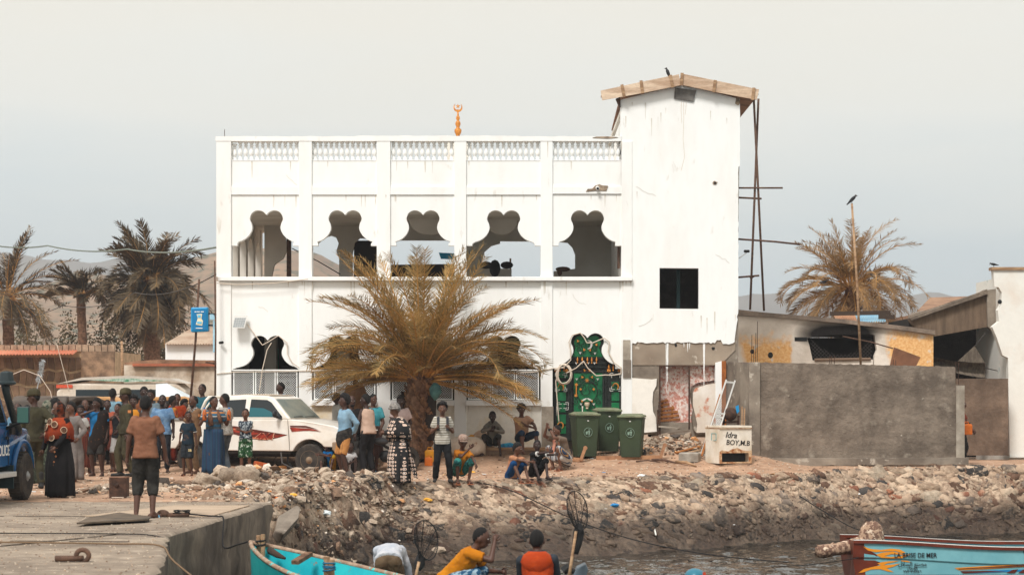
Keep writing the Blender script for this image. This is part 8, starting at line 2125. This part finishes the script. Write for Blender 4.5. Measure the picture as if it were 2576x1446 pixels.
while X < 16.2:
    t_,b_ = interp(TOP,X),interp(BOT,X); L_ = math.hypot(t_ - b_,1.45); v = rnd.uniform(0,.12)
    while v < L_ * 1.02:
        u = v / L_; xx = X + rnd.uniform(-.10,.10); yy = lerp(interp(TOP,xx),interp(BOT,xx),u)
        big = rnd.random(); sz = rnd.uniform(.085,.165) * (1.4 if big > .85 else 1) * (1 if u < .7 else 1.1) * (1.1 if X < 0 else 1)
        if u < .94 and rnd.random() < (.80 if X < 7 else .72) * (1 if u < .68 else .35): stones.append((sz,xx,yy,pick(),rnd.randrange(5),rnd.random()))
        v += rnd.uniform(.15,.22)
    X += .25
# extra loose boulders near the quay foot
for k in range(60):
    xx = rnd.uniform(-4.3,-1.6); u = rnd.uniform(.4,1.0); yy = lerp(interp(TOP,xx),interp(BOT,xx),u); stones.append((rnd.uniform(.14,.24),xx,yy,(1,1,3,1,4)[rnd.randrange(5)],rnd.randrange(5),rnd.random()))
def slope_frame(X,Y):
    e = .12
    dx = Vector((2 * e,0,gz(X + e,Y) - gz(X - e,Y))).normalized(); dy = Vector((0,2 * e,gz(X,Y + e) - gz(X,Y - e))).normalized()
    n = dx.cross(dy).normalized(); return dx,n.cross(dx).normalized(),n
def scale_rot(sz,xx,yy,rr,lift=-.22,tilt=-8,spread=34,q=.85):
    dx,dy,n = slope_frame(xx,yy)
    h = Vector((-n.y,n.x,0))
    if h.length > .15: dx = h.normalized() * (1 if h.x > 0 else -1); dy = n.cross(dx)
    a = R(tilt + (rr - .5) * spread * 2); r_ = Matrix((dx,dy,n)).transposed() @ Matrix.Rotation(a,3,'Z') @ Matrix.Rotation(R((rr * 7 % 1 - .5) * 30),3,'X')
    f = sz * (.85 + .4 * ((rr * 13) % 1))
    m = r_.to_4x4() @ Matrix.Diagonal((f * 1.15,f * (.8 + .4 * (rr * 5 % 1)),f * q,1))
    m.translation = Vector((xx,yy,gz(xx,yy))) + n * sz * lift; return m
stones.sort(key=lambda q: -q[0] / q[2])
rest = {}
for i,(sz,xx,yy,j,v_,rr) in enumerate(stones):
    m = scale_rot(sz,xx,yy,rr)
    if i < 300:
        o = bpy.data.objects.new('stone',RV[j][v_]); COL.objects.link(o); o.parent = embankment; o.matrix_local = m
    else: rest.setdefault(j,[]).append((m,RV[j][v_]))
def joined(name,items,mats,parent=None,smooth=True):
    """items: (matrix, mesh, material index) -> one mesh object of kind stuff"""
    vs = []; fs = []; mi = []
    for m,me,k in items:
        n0 = len(vs); vs += [tuple(m @ v.co) for v in me.vertices]
        for p in me.polygons: fs.append(tuple(i + n0 for i in p.vertices)); mi.append(k)
    me = bpy.data.meshes.new(name); me.from_pydata(vs,[],fs); me.update()
    for m in mats: me.materials.append(m)
    me.polygons.foreach_set('material_index',mi); me.polygons.foreach_set('use_smooth',[smooth] * len(mi))
    o = bpy.data.objects.new(name,me); COL.objects.link(o); o['kind'] = 'stuff'
    if parent: o.parent = parent
    return o
joined('stones',[(m,me,j) for j,l in rest.items() for m,me in l],[m for m,_ in RM],embankment)

# ------------------------------------------------------------------ rubble heaps
GC = [M('rubble_' + k,a,.9,b_,4,bump=.5,bscale=18,fine=.2,rv=.15) for k,a,b_ in (('grey',s(168,150,130),s(136,118,102)),('pale',s(190,172,152),s(162,142,122)),('white',s(220,208,194),s(190,174,156)),('brown',s(140,112,90),s(112,90,74)),('orange',s(212,142,84),s(224,176,130)),('dark',s(92,82,74),s(74,66,60)))]
GW = [6,5,.9,4,.5,2.5]
FR = [[rock_mesh('fragment',m,i * 2.3 + j,1,.5,True,((1,.7,.5),(1,.8,.18),(1,.45,.35),(1,.9,.6))[i]) for i in range(4)] for j,m in enumerate(GC)]
FRS = [rock_mesh('chip',RM[0][0],i * 3.1,1,.5,True,(1,.7,.6)) for i in range(4)]
def gpick():
    q = rnd.uniform(0,sum(GW))
    for j,w in enumerate(GW):
        q -= w
        if q <= 0: return j
    return 0
def rubble(name,label,blobs,n_big,n_small,base):
    t = thing(name,label,'rubble heap',base)
    off = Matrix.Translation(-Vector(base)); items = []
    for k in range(n_big + n_small):
        cx,cy,sx,sy,w = blobs[min(len(blobs) - 1,int(rnd.random() * len(blobs)))]
        xx = rnd.gauss(cx,sx * .62); yy = rnd.gauss(cy,sy * .62)
        if xx < -3.9 and yy < 32.6: continue
        sz = rnd.uniform(.075,.17) if k < n_big else rnd.uniform(.02,.07)
        dx,dy,n = slope_frame(xx,yy); rot = Matrix.Rotation(rnd.uniform(0,6.28),3,'Z') @ Matrix.Rotation(rnd.uniform(-.7,.7),3,'X') @ Matrix.Rotation(rnd.uniform(-.6,.6),3,'Y')
        m = rot.to_4x4() @ Matrix.Diagonal((sz,sz * rnd.uniform(.7,1.1),sz * rnd.uniform(.7,1.2),1)); m.translation = Vector((xx,yy,gz(xx,yy) + sz * rnd.uniform(.0,.35)))
        j,v_ = gpick(),rnd.randrange(4)
        if k < n_big:
            o = bpy.data.objects.new('fragment',FR[j][v_]); COL.objects.link(o); o.parent = t; o.matrix_local = off @ m
        else: items.append((off @ m,FR[j][v_],j))
    joined('fragments',items,GC,t,False)
    return t
rubble('rubble_heap','long heap of broken concrete and plaster in front of the pickup',[(-4.9,37.6,1.0,.8,1),(-4.9,37.3,1.1,.9,1),(-3.6,38.0,.9,.8,1),(-3.0,38.3,.8,.6,1),(-6.2,36.2,.9,1.0,1),(-4.2,35.4,.9,.9,1),(-3.6,36.0,.6,.8,1),(-4.6,34.0,.7,.7,1),(-7.0,35.2,.7,.5,1),(-2.4,39.0,.7,.5,1)],260,4200,(-4.9,37.6,0))
rubble('rubble_heap','low pile of grey rubble at the tower doorway beside the right bin',[(3.5,48.0,.6,.45,1),(4.3,48.3,.7,.4,1),(4.6,47.6,.6,.5,1),(3.2,48.5,.5,.3,1)],60,900,(3.9,48.3,.3))
# big pieces in the heap
for i,(x,y,r_,mt,lb) in enumerate(((618,1196,(.24,.18,.17),GC[0],'largest rounded boulder on the crest of the rubble heap'),(575,1198,(.2,.16,.15),GC[0],'brown boulder left of the largest one on the heap'),(520,1206,(.28,.18,.13),GC[0],'wide flat boulder half buried at the left of the heap'),(560,1186,(.3,.16,.12),GC[1],'pale slab leaning over the boulders on the heap'))):
    me = rock_mesh('boulder',mt,i + 40,3,.3,False,(1,1,1)); g = G(x,y + 14); o = bpy.data.objects.new('boulder',me); COL.objects.link(o); o.location = g + Vector((0,.1,r_[2] * .5)); o.scale = r_; o.rotation_euler = (.1 * i,.2,.5 * i); tag(o,lb,'boulder')
b = MB(); b.prismv([P(692,1334,32.9),P(700,1296,33.4),P(748,1268,34.2),P(757,1276,34.0),P(752,1300,33.4),P(715,1342,32.7)],(-.1,.25,-.18)); solo(b,'slab',cement,'tilted concrete slab lying against the rocks beside the quay corner','concrete slab',bevel=.03)
# chips of stone set in the mortar
it = []
for k in range(3400):
    xx = rnd.uniform(-4.3,15.5); u = rnd.uniform(0,.96) ** 1.15; yy = lerp(interp(TOP,xx),interp(BOT,xx),u); sz = rnd.uniform(.012,.05)
    m = scale_rot(sz,xx,yy,rnd.random(),.1,spread=180); it.append((m,FRS[rnd.randrange(4)],(0,0,0,0,5,1,1,3,4,4)[rnd.randrange(10)]))
joined('stone_chips',it,[m for m,_ in RM],embankment,False)
# dabs of mortar on the grey wall
it = []
for k in range(80):
    xx = rnd.uniform(X_(1915,47.5),X_(2398,47.5)); zz = rnd.uniform(.15,2.45); sz = rnd.uniform(.006,.026)
    m = Matrix.Translation((xx,47.5 - .001,zz)) @ Matrix.Rotation(rnd.uniform(-.9,.9),4,'Y') @ Matrix.Diagonal((sz * rnd.uniform(.3,1.6),.004,sz * rnd.uniform(.8,2.2),1)); it.append((Matrix.Translation(-cw.location) @ m,FRS[rnd.randrange(4)],(0,0,0,1,2)[rnd.randrange(5)]))
joined('mortar_dabs',it,[cement_dark,cement,cement_light],cw,True)
# litter
lit = [('white',s(232,232,230)),('pale',s(206,214,214)),('blue',s(36,130,190)),('teal',s(60,150,140)),('orange',s(220,120,50)),('yellow',s(230,170,60))]
LM = [M('litter_' + k,c,.5,bump=0,fine=0) for k,c in lit]
b_items = []
for k in range(210):
    xx = rnd.uniform(-9,12); yy = rnd.uniform(33.5,47.5)
    if slope_t(xx,yy) > .8: continue
    sz = rnd.uniform(.015,.05); m = Matrix.Rotation(rnd.uniform(0,6),4,'Z') @ Matrix.Rotation(rnd.uniform(-.5,.5),4,'X') @ Matrix.Diagonal((sz * 1.6,sz,sz * .5,1)); m.translation = Vector((xx,yy,gz(xx,yy) + sz * .6))
    b_items.append((m,FR[0][1],(0,0,0,1,1,2,2,3,4,5)[rnd.randrange(10)]))
joined('litter',b_items,LM,None,False)
def lit_piece(x,y,k,sz,lb,name='litter',cat='litter'):
    me = rock_mesh(name,LM[k],x * .1,2,.6,True,(1,.6,.4)); g = G(x,y); o = bpy.data.objects.new(name,me); COL.objects.link(o); o.location = g + Vector((0,0,sz * .4)); o.scale = (sz,sz,sz); tag(o,lb,cat)
lit_piece(1545,1278,2,.10,'scrap of bright blue plastic caught between stones on the slope','plastic_scrap','plastic scrap')
lit_piece(347,1222,2,.10,'crumpled light blue bottle lying left of the bollard','plastic_bottle','plastic bottle')
lit_piece(815,1300,1,.13,'crumpled white plastic sheet on the rocks beside the quay slab','plastic_sheet','plastic sheet')
lit_piece(1075,1262,5,.09,'small yellow lump among the stones of the slope','plastic_scrap','plastic scrap')
lit_piece(1345,1165,0,.06,'white scrap of paper on the dirt behind the squatting man','paper','paper')
lit_piece(1612,1200,0,.07,'white scrap of paper on the dirt near the slope edge','paper','paper')
lit_piece(700,1262,4,.10,'orange and cream painted plaster fragment on top of the rubble by the quay','plaster_fragment','plaster fragment')
lit_piece(738,1252,5,.08,'yellowish painted plaster fragment beside the orange one on the rubble','plaster_fragment','plaster fragment')
wire('ribbon','white torn strip of plastic hanging down the right part of the slope',[(1618,1312,42.2),(1635,1318,41.9),(1646,1326,41.6),(1650,1345,41.1)],.018,M('strip_white',s(226,222,214),.7,bump=0),cat='plastic strip')
# gravel on the yard and on the quay
PB = [M('pebble_' + k,c,.95,bump=0,fine=.2) for k,c in (('a',s(186,160,136)),('b',s(128,104,86)),('c',s(206,190,170)))]
pm = rock_mesh('pebble',PB[0],3,1,.3,True,(1,.8,.6)); it = []
for k in range(7000):
    xx = rnd.uniform(-10,15); yy = rnd.uniform(33.0,48.5)
    if slope_t(xx,yy) > .1: continue
    sz = rnd.uniform(.008,.03) * (1.6 if rnd.random() < .04 else 1); m = Matrix.Rotation(rnd.uniform(0,6),4,'Z') @ Matrix.Scale(sz,4); m.translation = Vector((xx,yy,gz(xx,yy) + sz * .3)); it.append((m,pm,rnd.randrange(3)))
joined('gravel',it,PB,None,False)
it = []
for k in range(3500):
    yy = rnd.uniform(19,32.3); xx = edge_x(yy) - .12 - rnd.random() ** 1.2 * 8
    sz = rnd.uniform(.004,.013); m = Matrix.Rotation(rnd.uniform(0,6),4,'Z') @ Matrix.Scale(sz,4); m.translation = Vector((xx,yy,sz * .3)); it.append((m,pm,rnd.randrange(3)))
joined('grit',it,PB,None,False)

# ------------------------------------------------------------------ boats
def hull(name,label,loc,yaw,L_,beam,sheer,keel,mats,cat='boat',rocker=.0,wfun=None,split=.55):
    """sheer(u), keel(u): heights; u=0 stern .. 1 bow along local +X"""
    t = thing(name,label,cat,loc,yaw); N = 30
    wfun = wfun or (lambda u: math.sin(min(1,(1 - u) * 1.9) * math.pi / 2) ** .8 * (.86 + .14 * min(1,u * 3)))
    def sec(u,inset=0):
        w = max(.004,beam * wfun(u) - inset); zs,zk = sheer(u),keel(u) + inset; x = u * L_
        pts = []
        for q in range(-8,9):
            a = abs(q) / 8; yy = w * (a ** .45 if a > 0 else 0) * (1 if q > 0 else -1); zz = lerp(zk,zs,a ** 1.15)
            pts.append((x - (.25 * (1 - a) if u > .97 else 0),yy,zz))
        return pts
    for nm,inset,mt in (('hull',0,mats[0]),('inside',.035,mats[1])):
        vs = []; fs = []
        for i in range(N + 1): vs += sec(i / N,inset)
        for i in range(N):
            for q in range(16):
                a = i * 17 + q; f = (a,a + 1,a + 18,a + 17); fs.append(f if nm == 'inside' else f[::-1])
        fs.append(tuple(range(16,-1,-1)) if nm == 'inside' else tuple(range(17)))
        b = MB(); b.v = vs; b.f = fs; b.build(nm,mt,t,smooth=True)
    for sd in (0,16):
        b = MB(); b.tube([Vector(sec(i / N)[sd]) + Vector((0,(.015 if sd == 0 else -.015),.004)) for i in range(N + 1)],.03,6); b.build('rail',mats[2],t,smooth=True)
    for u in (.25,.5,.75):
        w = beam * wfun(u) - .05; z = lerp(keel(u),sheer(u),.72); b = MB(); b.box(u * L_ - .1,u * L_ + .1,-w * .93,w * .93,z - .02,z + .01); b.build('thwart',mats[1],t,bevel=.006)
    return t
turq = M('turquoise_paint',s(26,168,168),.45,s(18,148,152),2,bump=.1,bscale=20,fine=.06,col3=s(196,214,206),scale3=16,t3=(.66,.70))
turq_in = M('turquoise_in',s(44,190,194),.5,s(30,170,184),2,bump=.1,fine=.05,col3=s(150,110,84),scale3=7,t3=(.66,.7))
railm = M('worn_rail',s(176,150,128),.8,s(140,112,92),10,bump=.3,bscale=60,col3=s(90,190,186),scale3=9,t3=(.58,.62))
axis = Vector((-.585,.81)); bow = Vector((-3.42,26.0)); LB = 5.2
st = bow - axis * LB
def sh_t(u): return .94 + .34 * max(0,u - .3) ** 1.6 / .6
tb = hull('boat','turquoise wooden boat moored with its bow against the quay',(st.x,st.y,-1.45),math.degrees(math.atan2(axis.y,axis.x)),LB,.62,sh_t,lambda u: .0 - .1 + .55 * max(0,u - .82) ** 1.2 / .15 * .9,(turq,turq_in,railm))
b = MB()
for i,(x,dz) in enumerate(((4.86,.16),(4.98,.14))): b.tube([(x,0,sh_t(.95) - .15),(x,0,sh_t(.95) + dz)],.03,8)
b.build('mooring_peg',wood,tb)
b = MB(); b.tube([(4.92 + .09 * math.cos(i * .7),.05 * math.sin(i * .7),sh_t(.95) + .0 + .006 * i) for i in range(18)],.014,5); b.build('lashing',blkr,tb,smooth=True)
b = MB()
rnd = random.Random(9)
for k in range(26):
    a = rnd.uniform(0,6.28); c = Vector((3.35 + rnd.uniform(-.3,.3),rnd.uniform(-.2,.2),.80)); b.tube([c,c + Vector((math.cos(a) * .2,math.sin(a) * .15,rnd.uniform(.0,.12)))],[.016,.004],5)
b.build('dry_branches',trunkm,tb)
tl = thing('driftwood','rough palm stem lying across the inside of the turquoise boat','driftwood',tuple(P(760,1408,24.9)))
b = MB(); b.obox(P(742,1414,24.8),P(778,1392,25.2),.10,.05); b.build('stem',trunkm,tl,world=True)
b = MB(); b.tube([P(680,1384,25.6),P(700,1396,25.3),P(716,1403,25.1)],[.05,.04,.02],7); solo(b,'rope_bundle',M('dark_fibre',s(70,52,42),.95,bump=1,bscale=60),'dark frayed rope bundle inside the turquoise boat near its bow','rope bundle',smooth=True)
pg = thing('mooring_pegs','two wooden pegs lashed with blue rope on the near side of the turquoise boat','pegs',tuple(P(826,1446,22.8)))
for x,y in ((822,1399),(834,1407)): b = MB(); b.tube([P(x,1475,22.8),P(x,y,22.8)],.036,10); b.build('peg',wood,pg,world=True)
b = MB(); c = P(828,1432,22.75); b.tube([c + Vector((.07 * math.cos(i * .8),.05 * math.sin(i * .8),.035 * math.sin(i * .37) + .002 * i)) for i in range(36)],.010,5); b.build('lashing',M('blue_rope',s(26,96,128),.8,bump=0),pg,world=True,smooth=True)

# light blue painted boat at the right
ltb = M('pale_blue_hull',s(126,184,192),.35,s(112,172,182),2,bump=.05,bscale=10,fine=.04,spec=.5); brn = M('brown_hull',s(112,46,26),.4,s(94,38,22),3,bump=.05,fine=.05)
orf = M('orange_flame',s(232,146,34),.45,bump=0,fine=.03)
YL_ = 32.3
lbt = thing('boat','pale blue painted boat with brown stern, orange flames and a covered engine','boat',(X_(2145,YL_),YL_ + .6,-1.45))
def up_z(u): return .83 - .115 * sm(u / .42) + .14 * max(0,u - .45) ** 1.3      # gunwale above water
LL = 6.4
def sect(u,zf):   # zf 0 bottom .. 1 gunwale ; returns near-side offset and z
    w = .66 * math.sin(min(1,(1 - u) * 2.2 + .02) * math.pi / 2) ** .7; zt = up_z(u); zk = zt - .26
    prof = [(0.0,.50,-.12),(.18,.80,.0),(.45,.93,.28),(.699,.95,zk - .03),(.70,.985,zk),(1.0,1.0,zt)]
    for (a,wa,za),(c,wc,zc) in zip(prof,prof[1:]):
        if zf <= c + 1e-9: k_ = (zf - a) / (c - a); return w * lerp(wa,wc,k_),lerp(za,zc,k_)
    return w,zt
N = 36; zf_ = [0,.09,.18,.32,.45,.57,.699,.70,.85,1.0]
vs = []; fs = []; K = len(zf_)
def xoff(u,zf): return (.12 * (1 - zf / .7) if zf < .7 else 0) * max(0,1 - u * 12)
for i in range(N + 1):
    u = i / N
    L1 = [(u * LL + xoff(u,f),-sect(u,f)[0],sect(u,f)[1]) for f in zf_]
    vs += L1 + [(x,-y,z) for x,y,z in L1[::-1]]
M2 = 2 * K
for i in range(N):
    for q in range(M2):
        if q == K - 1: continue
        a = i * M2 + q; c = i * M2 + (q + 1) % M2
        fs.append((a,c,c + M2,a + M2))
fs.append(tuple(range(M2 - 1,-1,-1)))
b = MB(); b.v = vs; b.f = [f[::-1] for f in fs]; hb = b.build('hull',ltb,lbt)
hb.data.materials.append(brn); hb.data.materials.append(M('bottom_paint',s(176,116,44),.7,s(60,50,40),6,bump=.2))
for p in hb.data.polygons:
    c = p.center
    if c.x < .26 and abs(p.normal.x) < .9: p.material_index = 1
    if abs(p.normal.x) > .7 and c.x < .3: p.material_index = 1
    if c.z < .22: p.material_index = 2
for sd in (-1,1):
    b = MB(); rr = []
    for i in range(N + 1):
        u = i / N; w,z = sect(u,1.0); x = u * LL; y = sd * w; rr.append([(x,y + sd * .03,z - .035),(x,y + sd * .03,z + .012),(x,y - sd * .05,z + .012),(x,y - sd * .05,z - .035)])
    b.rings(rr); b.build('rail',brn,lbt)
    b = MB(); rr = []
    for i in range(N + 1):
        u = i / N; w,z = sect(u,1.0); x = u * LL; y = sd * w; rr.append([(x,y + sd * .032,z + .0135),(x,y + sd * .02,z + .02),(x,y - sd * .045,z + .02),(x,y - sd * .045,z + .0135)])
    b.rings(rr); b.build('rail_edge',silver,lbt)
b = MB(); b.box(.3,LL * .8,-.5,.5,.15,.2); b.build('floor',ltb,lbt)
def on_side(x,z,off=.006):
    u = x / LL; lo_,hi_ = 0.0,1.0
    for _ in range(24):
        md = (lo_ + hi_) / 2
        if sect(u,md)[1] < z: lo_ = md
        else: hi_ = md
    return Vector((x,-sect(u,lo_)[0] - off,z))
pxb = FPX / YL_
def bl(x,y): return ((x - 2145) / pxb,(CAMZ + (HY - y) / pxb) + 1.45)
def hull_decal(pl,mat,name='painted_flame',off=.007):
    """flat painted shape, subdivided lengthwise so that it follows the side"""
    b = MB(); pts = [on_side(*bl(x,y),off) for x,y in pl]; b.add(pts,[tuple(range(len(pts)))]); o = b.build(name,mat,lbt); return o
def flame(cx,cy,k,w1,w2):
    pass
fl = [[(2170,1373),(2190,1379),(2215,1381),(2240,1378),(2262,1380),(2276,1388),(2268,1390),(2250,1384),(2225,1385),(2200,1387),(2182,1383)],
      [(2202,1393),(2218,1388),(2245,1385),(2272,1392),(2286,1400 - 6),(2262,1393),(2240,1392),(2222,1397),(2240,1399),(2262,1397),(2290,1391),(2270,1402),(2240,1404),(2215,1401)],
      [(2158,1440),(2172,1430),(2196,1424),(2216,1420),(2206,1416),(2218,1412),(2236,1410),(2262,1409),(2246,1413),(2230,1416),(2222,1420),(2240,1419),(2264,1416),(2246,1424),(2230,1428),(2248,1438),(2234,1436),(2214,1430),(2190,1431),(2172,1438)],
      [(2266,1408),(2282,1409),(2292,1413),(2280,1412),(2266,1410)]]
for f_ in fl: hull_decal(f_,orf)
# brown field between the flames near the stern
hull_decal([(2146,1366),(2172,1371),(2190,1385),(2206,1394),(2204,1402),(2146,1402)],brn,'stern_paint',.0045)
hull_decal([(2149,1407),(2200,1408),(2216,1414),(2206,1422),(2170,1430),(2158,1439),(2152,1425)],brn,'stern_paint',.0045)
stripe_b = M('stripe_brown',s(92,36,24),.4,bump=0,fine=0); stripe_c = M('stripe_blue',s(30,130,186),.4,bump=0,fine=0)
for pl,m_,of in (([(2400,1427),(2480,1422),(2560,1417),(2700,1412),(2700,1420),(2560,1425),(2480,1430),(2412,1433)],orf,.006),([(2408,1429),(2480,1424.5),(2560,1419.5),(2700,1415),(2700,1418),(2560,1422.5),(2480,1427.5),(2412,1431)],stripe_b,.009),
                   ([(2425,1436),(2500,1433),(2560,1431),(2700,1426),(2700,1432),(2560,1436),(2440,1441)],stripe_c,.006),([(2415,1435),(2480,1434),(2530,1436),(2480,1438),(2422,1441)],stripe_b,.009),
                   ([(2530,1440),(2545,1432),(2560,1430),(2552,1440)],stripe_b,.011),([(2560,1440),(2572,1431),(2590,1429),(2580,1440)],stripe_b,.011)): hull_decal(pl,m_,'painted_stripe',of)
inkb = M('ink_black',s(26,26,30),.5,bump=0,fine=0)
x_,z_ = bl(2301,1395); y_ = on_side(x_,z_).y
text_mesh('LA BRISE DE MER',.105,inkb,'lettering',lbt,(x_,y_ - .010,z_),(92,0,0),.002,.88)
x_,z_ = bl(2574,1384); text_mesh('L',.10,inkb,'lettering',lbt,(x_,on_side(x_,z_).y - .010,z_),(92,0,0),.002,.88)
x_,z_ = bl(2294,1417); y_ = on_side(x_,z_).y
ar = ''.join(chr(c) for c in (0xFEDD,0xFEFC,0xFEB4,0xFEDF,0x0627,0x20,0xFECA,0xFEE8,0xFEBC,0xFEE3))
text_mesh(ar,.088,inkb,'lettering',lbt,(x_,y_ - .014,z_ - .0),(84,0,0),.002,1.0)
ar2 = ''.join(chr(c) for c in (0xFE80,0xFE8E,0xFEA8,0xFEE4,0xFEDF,0x0627)); x_,z_ = bl(2294,1427)
text_mesh(ar2,.07,inkb,'lettering',lbt,(x_,y_ - .010,z_),(82,0,0),.002,1.0)
x_,z_ = bl(2294,1436); text_mesh(''.join(chr(0x660 + d) for d in (7,7,2,0,7,0,8,7,4,6)),.06,inkb,'lettering',lbt,(x_,y_ - .004,z_),(78,0,0),.002,1.0)
# covered outboard engine
cv = M('paisley_cloth',s(176,146,122),.9,s(112,84,70),16,.44,.52,bump=.7,bscale=18,fine=.15,col3=s(214,192,168),scale3=9,t3=(.58,.62),bdist=.04)
en = thing('outboard_engine','outboard engine wrapped in paisley cloth on the stern of the pale blue boat','engine',tuple(P(2190,1368,32.8)))
b = MB()
b.rings([[P(cx + w * math.cos(a),y,32.8) + Vector((0,.16 * math.sin(a) * w / 34,.012 * math.sin(a * 3 + y))) for a in [2 * math.pi * q / 18 for q in range(18)]] for cx,w,y in ((2196,4,1310),(2194,15,1313),(2192,25,1322),(2192,31,1338),(2191,35,1356),(2190,36,1372),(2186,26,1386),(2184,10,1392))]); b.build('cowl_cover',cv,en,world=True,smooth=True)
b = MB(); b.tube([P(2195,1362,32.8),P(2165,1370,32.8),P(2130,1378,32.7),P(2095,1383,32.6),P(2070,1384,32.55),P(2056,1388,32.5)],[.19,.18,.14,.12,.15,.10],12,.8)
b.v = [(x + .02 * math.sin(z * 30 + x * 9),y,z + .015 * math.sin(x * 22)) for x,y,z in b.v]; b.build('leg_cover',cv,en,world=True,smooth=True)
b = MB(); b.prismv([P(2085,1372,32.6),P(2098,1364,32.6),P(2106,1376,32.6),P(2060,1376,32.6),P(2056,1370,32.6)],(0,.12,0)); b.build('cloth_end',cv,en,world=True)
b = MB(); b.tube([P(2158,1362,32.65),P(2150,1378,32.62),P(2166,1392,32.7)],.014,6); b.tube([P(2120,1370,32.6),P(2118,1392,32.55)],.014,6); b.build('binding',tanr,en,world=True,smooth=True)

# small boat under the two men at the bottom of the picture, hand nets, second engine
nb = hull('boat','low grey boat under the two men, just below the picture edge',(-2.6,23.9,-1.45),2,5.4,.75,lambda u: .50 + .1 * u * u,lambda u: -.12 + .3 * max(0,u - .8),(M('grey_hull',s(110,116,118),.6,bump=.1),M('grey_in',s(140,140,136),.7,bump=.1),railm))
netm = M('net_black',s(26,25,26),.8,bump=0,fine=0)
def handnet(label,hx,hy,rx,ry,tilt,gx_,gy_,tx,ty,px0,py0,px1,py1,Y):
    t = thing('hand_net',label,'hand net',tuple(P(px1,py1,Y)),group='hand nets sticking up from the boats'); ct,st_ = math.cos(R(tilt)),math.sin(R(tilt))
    hoop = []
    for i in range(33):
        a = 2 * math.pi * i / 32; u,v = rx * math.cos(a),ry * math.sin(a) * (1 - .12 * math.sin(a)) ; hoop.append(P(hx + u * ct - v * st_,hy - u * st_ * .3 - v * ct,Y + .10 * math.cos(a)))
    b = MB(); b.tube(hoop,.0065,6); b.build('hoop',netm,t,world=True,smooth=True)
    G_ = P(gx_,gy_,Y + .06); b = MB(); rr = []
    for k in range(19):
        u = k / 18; rr.append([h.lerp(G_,u ** 1.15) + Vector((0,.16 * math.sin(u * math.pi),0)) + Vector((.012 * math.sin(u * 9 + i),0,0)) for i,h in enumerate(hoop[:-1])])
    b.rings(rr,caps=False); o = b.build('netting',netm,t,world=True); m = o.modifiers.new('w','WIREFRAME'); m.thickness = .0030; m.use_replace = True; o['kind'] = 'stuff'
    b = MB(); b.tube([G_ + Vector((0,0,.10)),G_,P((gx_ + tx) / 2,(gy_ + ty) / 2,Y + .04),P(tx,ty,Y)],[.03,.065,.055,.03],10,.7); b.build('gathered_net',netm,t,world=True,smooth=True)
    b = MB(); b.tube([P(px0,py0,Y),P(px1,py1,Y)],[.016,.019],8); b.build('handle',wood,t,world=True,smooth=True)
    for dx in (-.35,.1,.4):
        b = MB(); b.tube([hoop[int((dx + .5) * 14)],G_ + Vector((0,-.02,0))],.005,5); b.build('cord',netm,t,world=True)
handnet('hand net beside the bent-over person, its hoop upright and bag gathered below',1072,1352,29,50,8,1056,1416,1052,1432,1054,1412,1035,1500,22.6)
handnet('hand net on a long pole standing taller beside the person in the orange jacket',1452,1278,25,50,10,1456,1338,1448,1392,1449,1335,1424,1500,22.2)
e2 = thing('outboard_engine','grey outboard engine beside the person in the orange jacket','engine',tuple(P(1458,1470,22.6)))
b = MB(); b.prismv([P(1442,1446,22.4),P(1452,1428,22.4),P(1474,1418,22.4),P(1480,1430,22.4),P(1470,1470,22.4),P(1446,1470,22.4)],(0,.3,0)); b.build('cowl',M('engine_grey',s(92,106,116),.4,bump=0,fine=.03),e2,world=True,bevel=.012)
b = MB(); b.tube([P(1416,1436,22.5),P(1432,1424,22.5)],[.055,.045],10); b.tube([P(1432,1430,22.5),P(1448,1440,22.5)],.03,8); b.build('tiller',black,e2,world=True)
e3 = thing('outboard_engine','blue rounded engine cowl at the bottom edge right of the nets','engine',tuple(P(1750,1470,24)))
b = MB(); b.ell(P(1748,1450,24),(.13,.16,.105),16,10); b.tube([P(1750,1462,24),P(1750,1600,24)],.06,8); b.build('cowl',M('engine_blue',s(44,112,132),.35,bump=0,fine=.03),e3,world=True,smooth=True)
b = MB(); b.prismv([P(1768,1438,23.83),P(1775,1438,23.85),P(1776,1452,23.85),P(1768,1452,23.83)],(0,-.01,0)); b.build('red_label',M('red_label',s(206,74,40),.5,bump=0),e3,world=True)

# ------------------------------------------------------------------ air
if HAZE:
    b = MB(); b.box(-2600,2600,-30,1950,-4.6 - 6,135)
    hzm = bpy.data.materials.new('haze'); hzm.use_nodes = True; n = hzm.node_tree.nodes; L = hzm.node_tree.links; n.clear()
    oo = n.new('ShaderNodeOutputMaterial'); v = n.new('ShaderNodeVolumePrincipled'); v.inputs['Color'].default_value = (.93,.96,1.0,1); v.inputs['Density'].default_value = HAZE; v.inputs['Anisotropy'].default_value = .2
    L.new(v.outputs[0],oo.inputs['Volume'])
    o = b.build('haze',hzm); tag(o,kind='stuff')
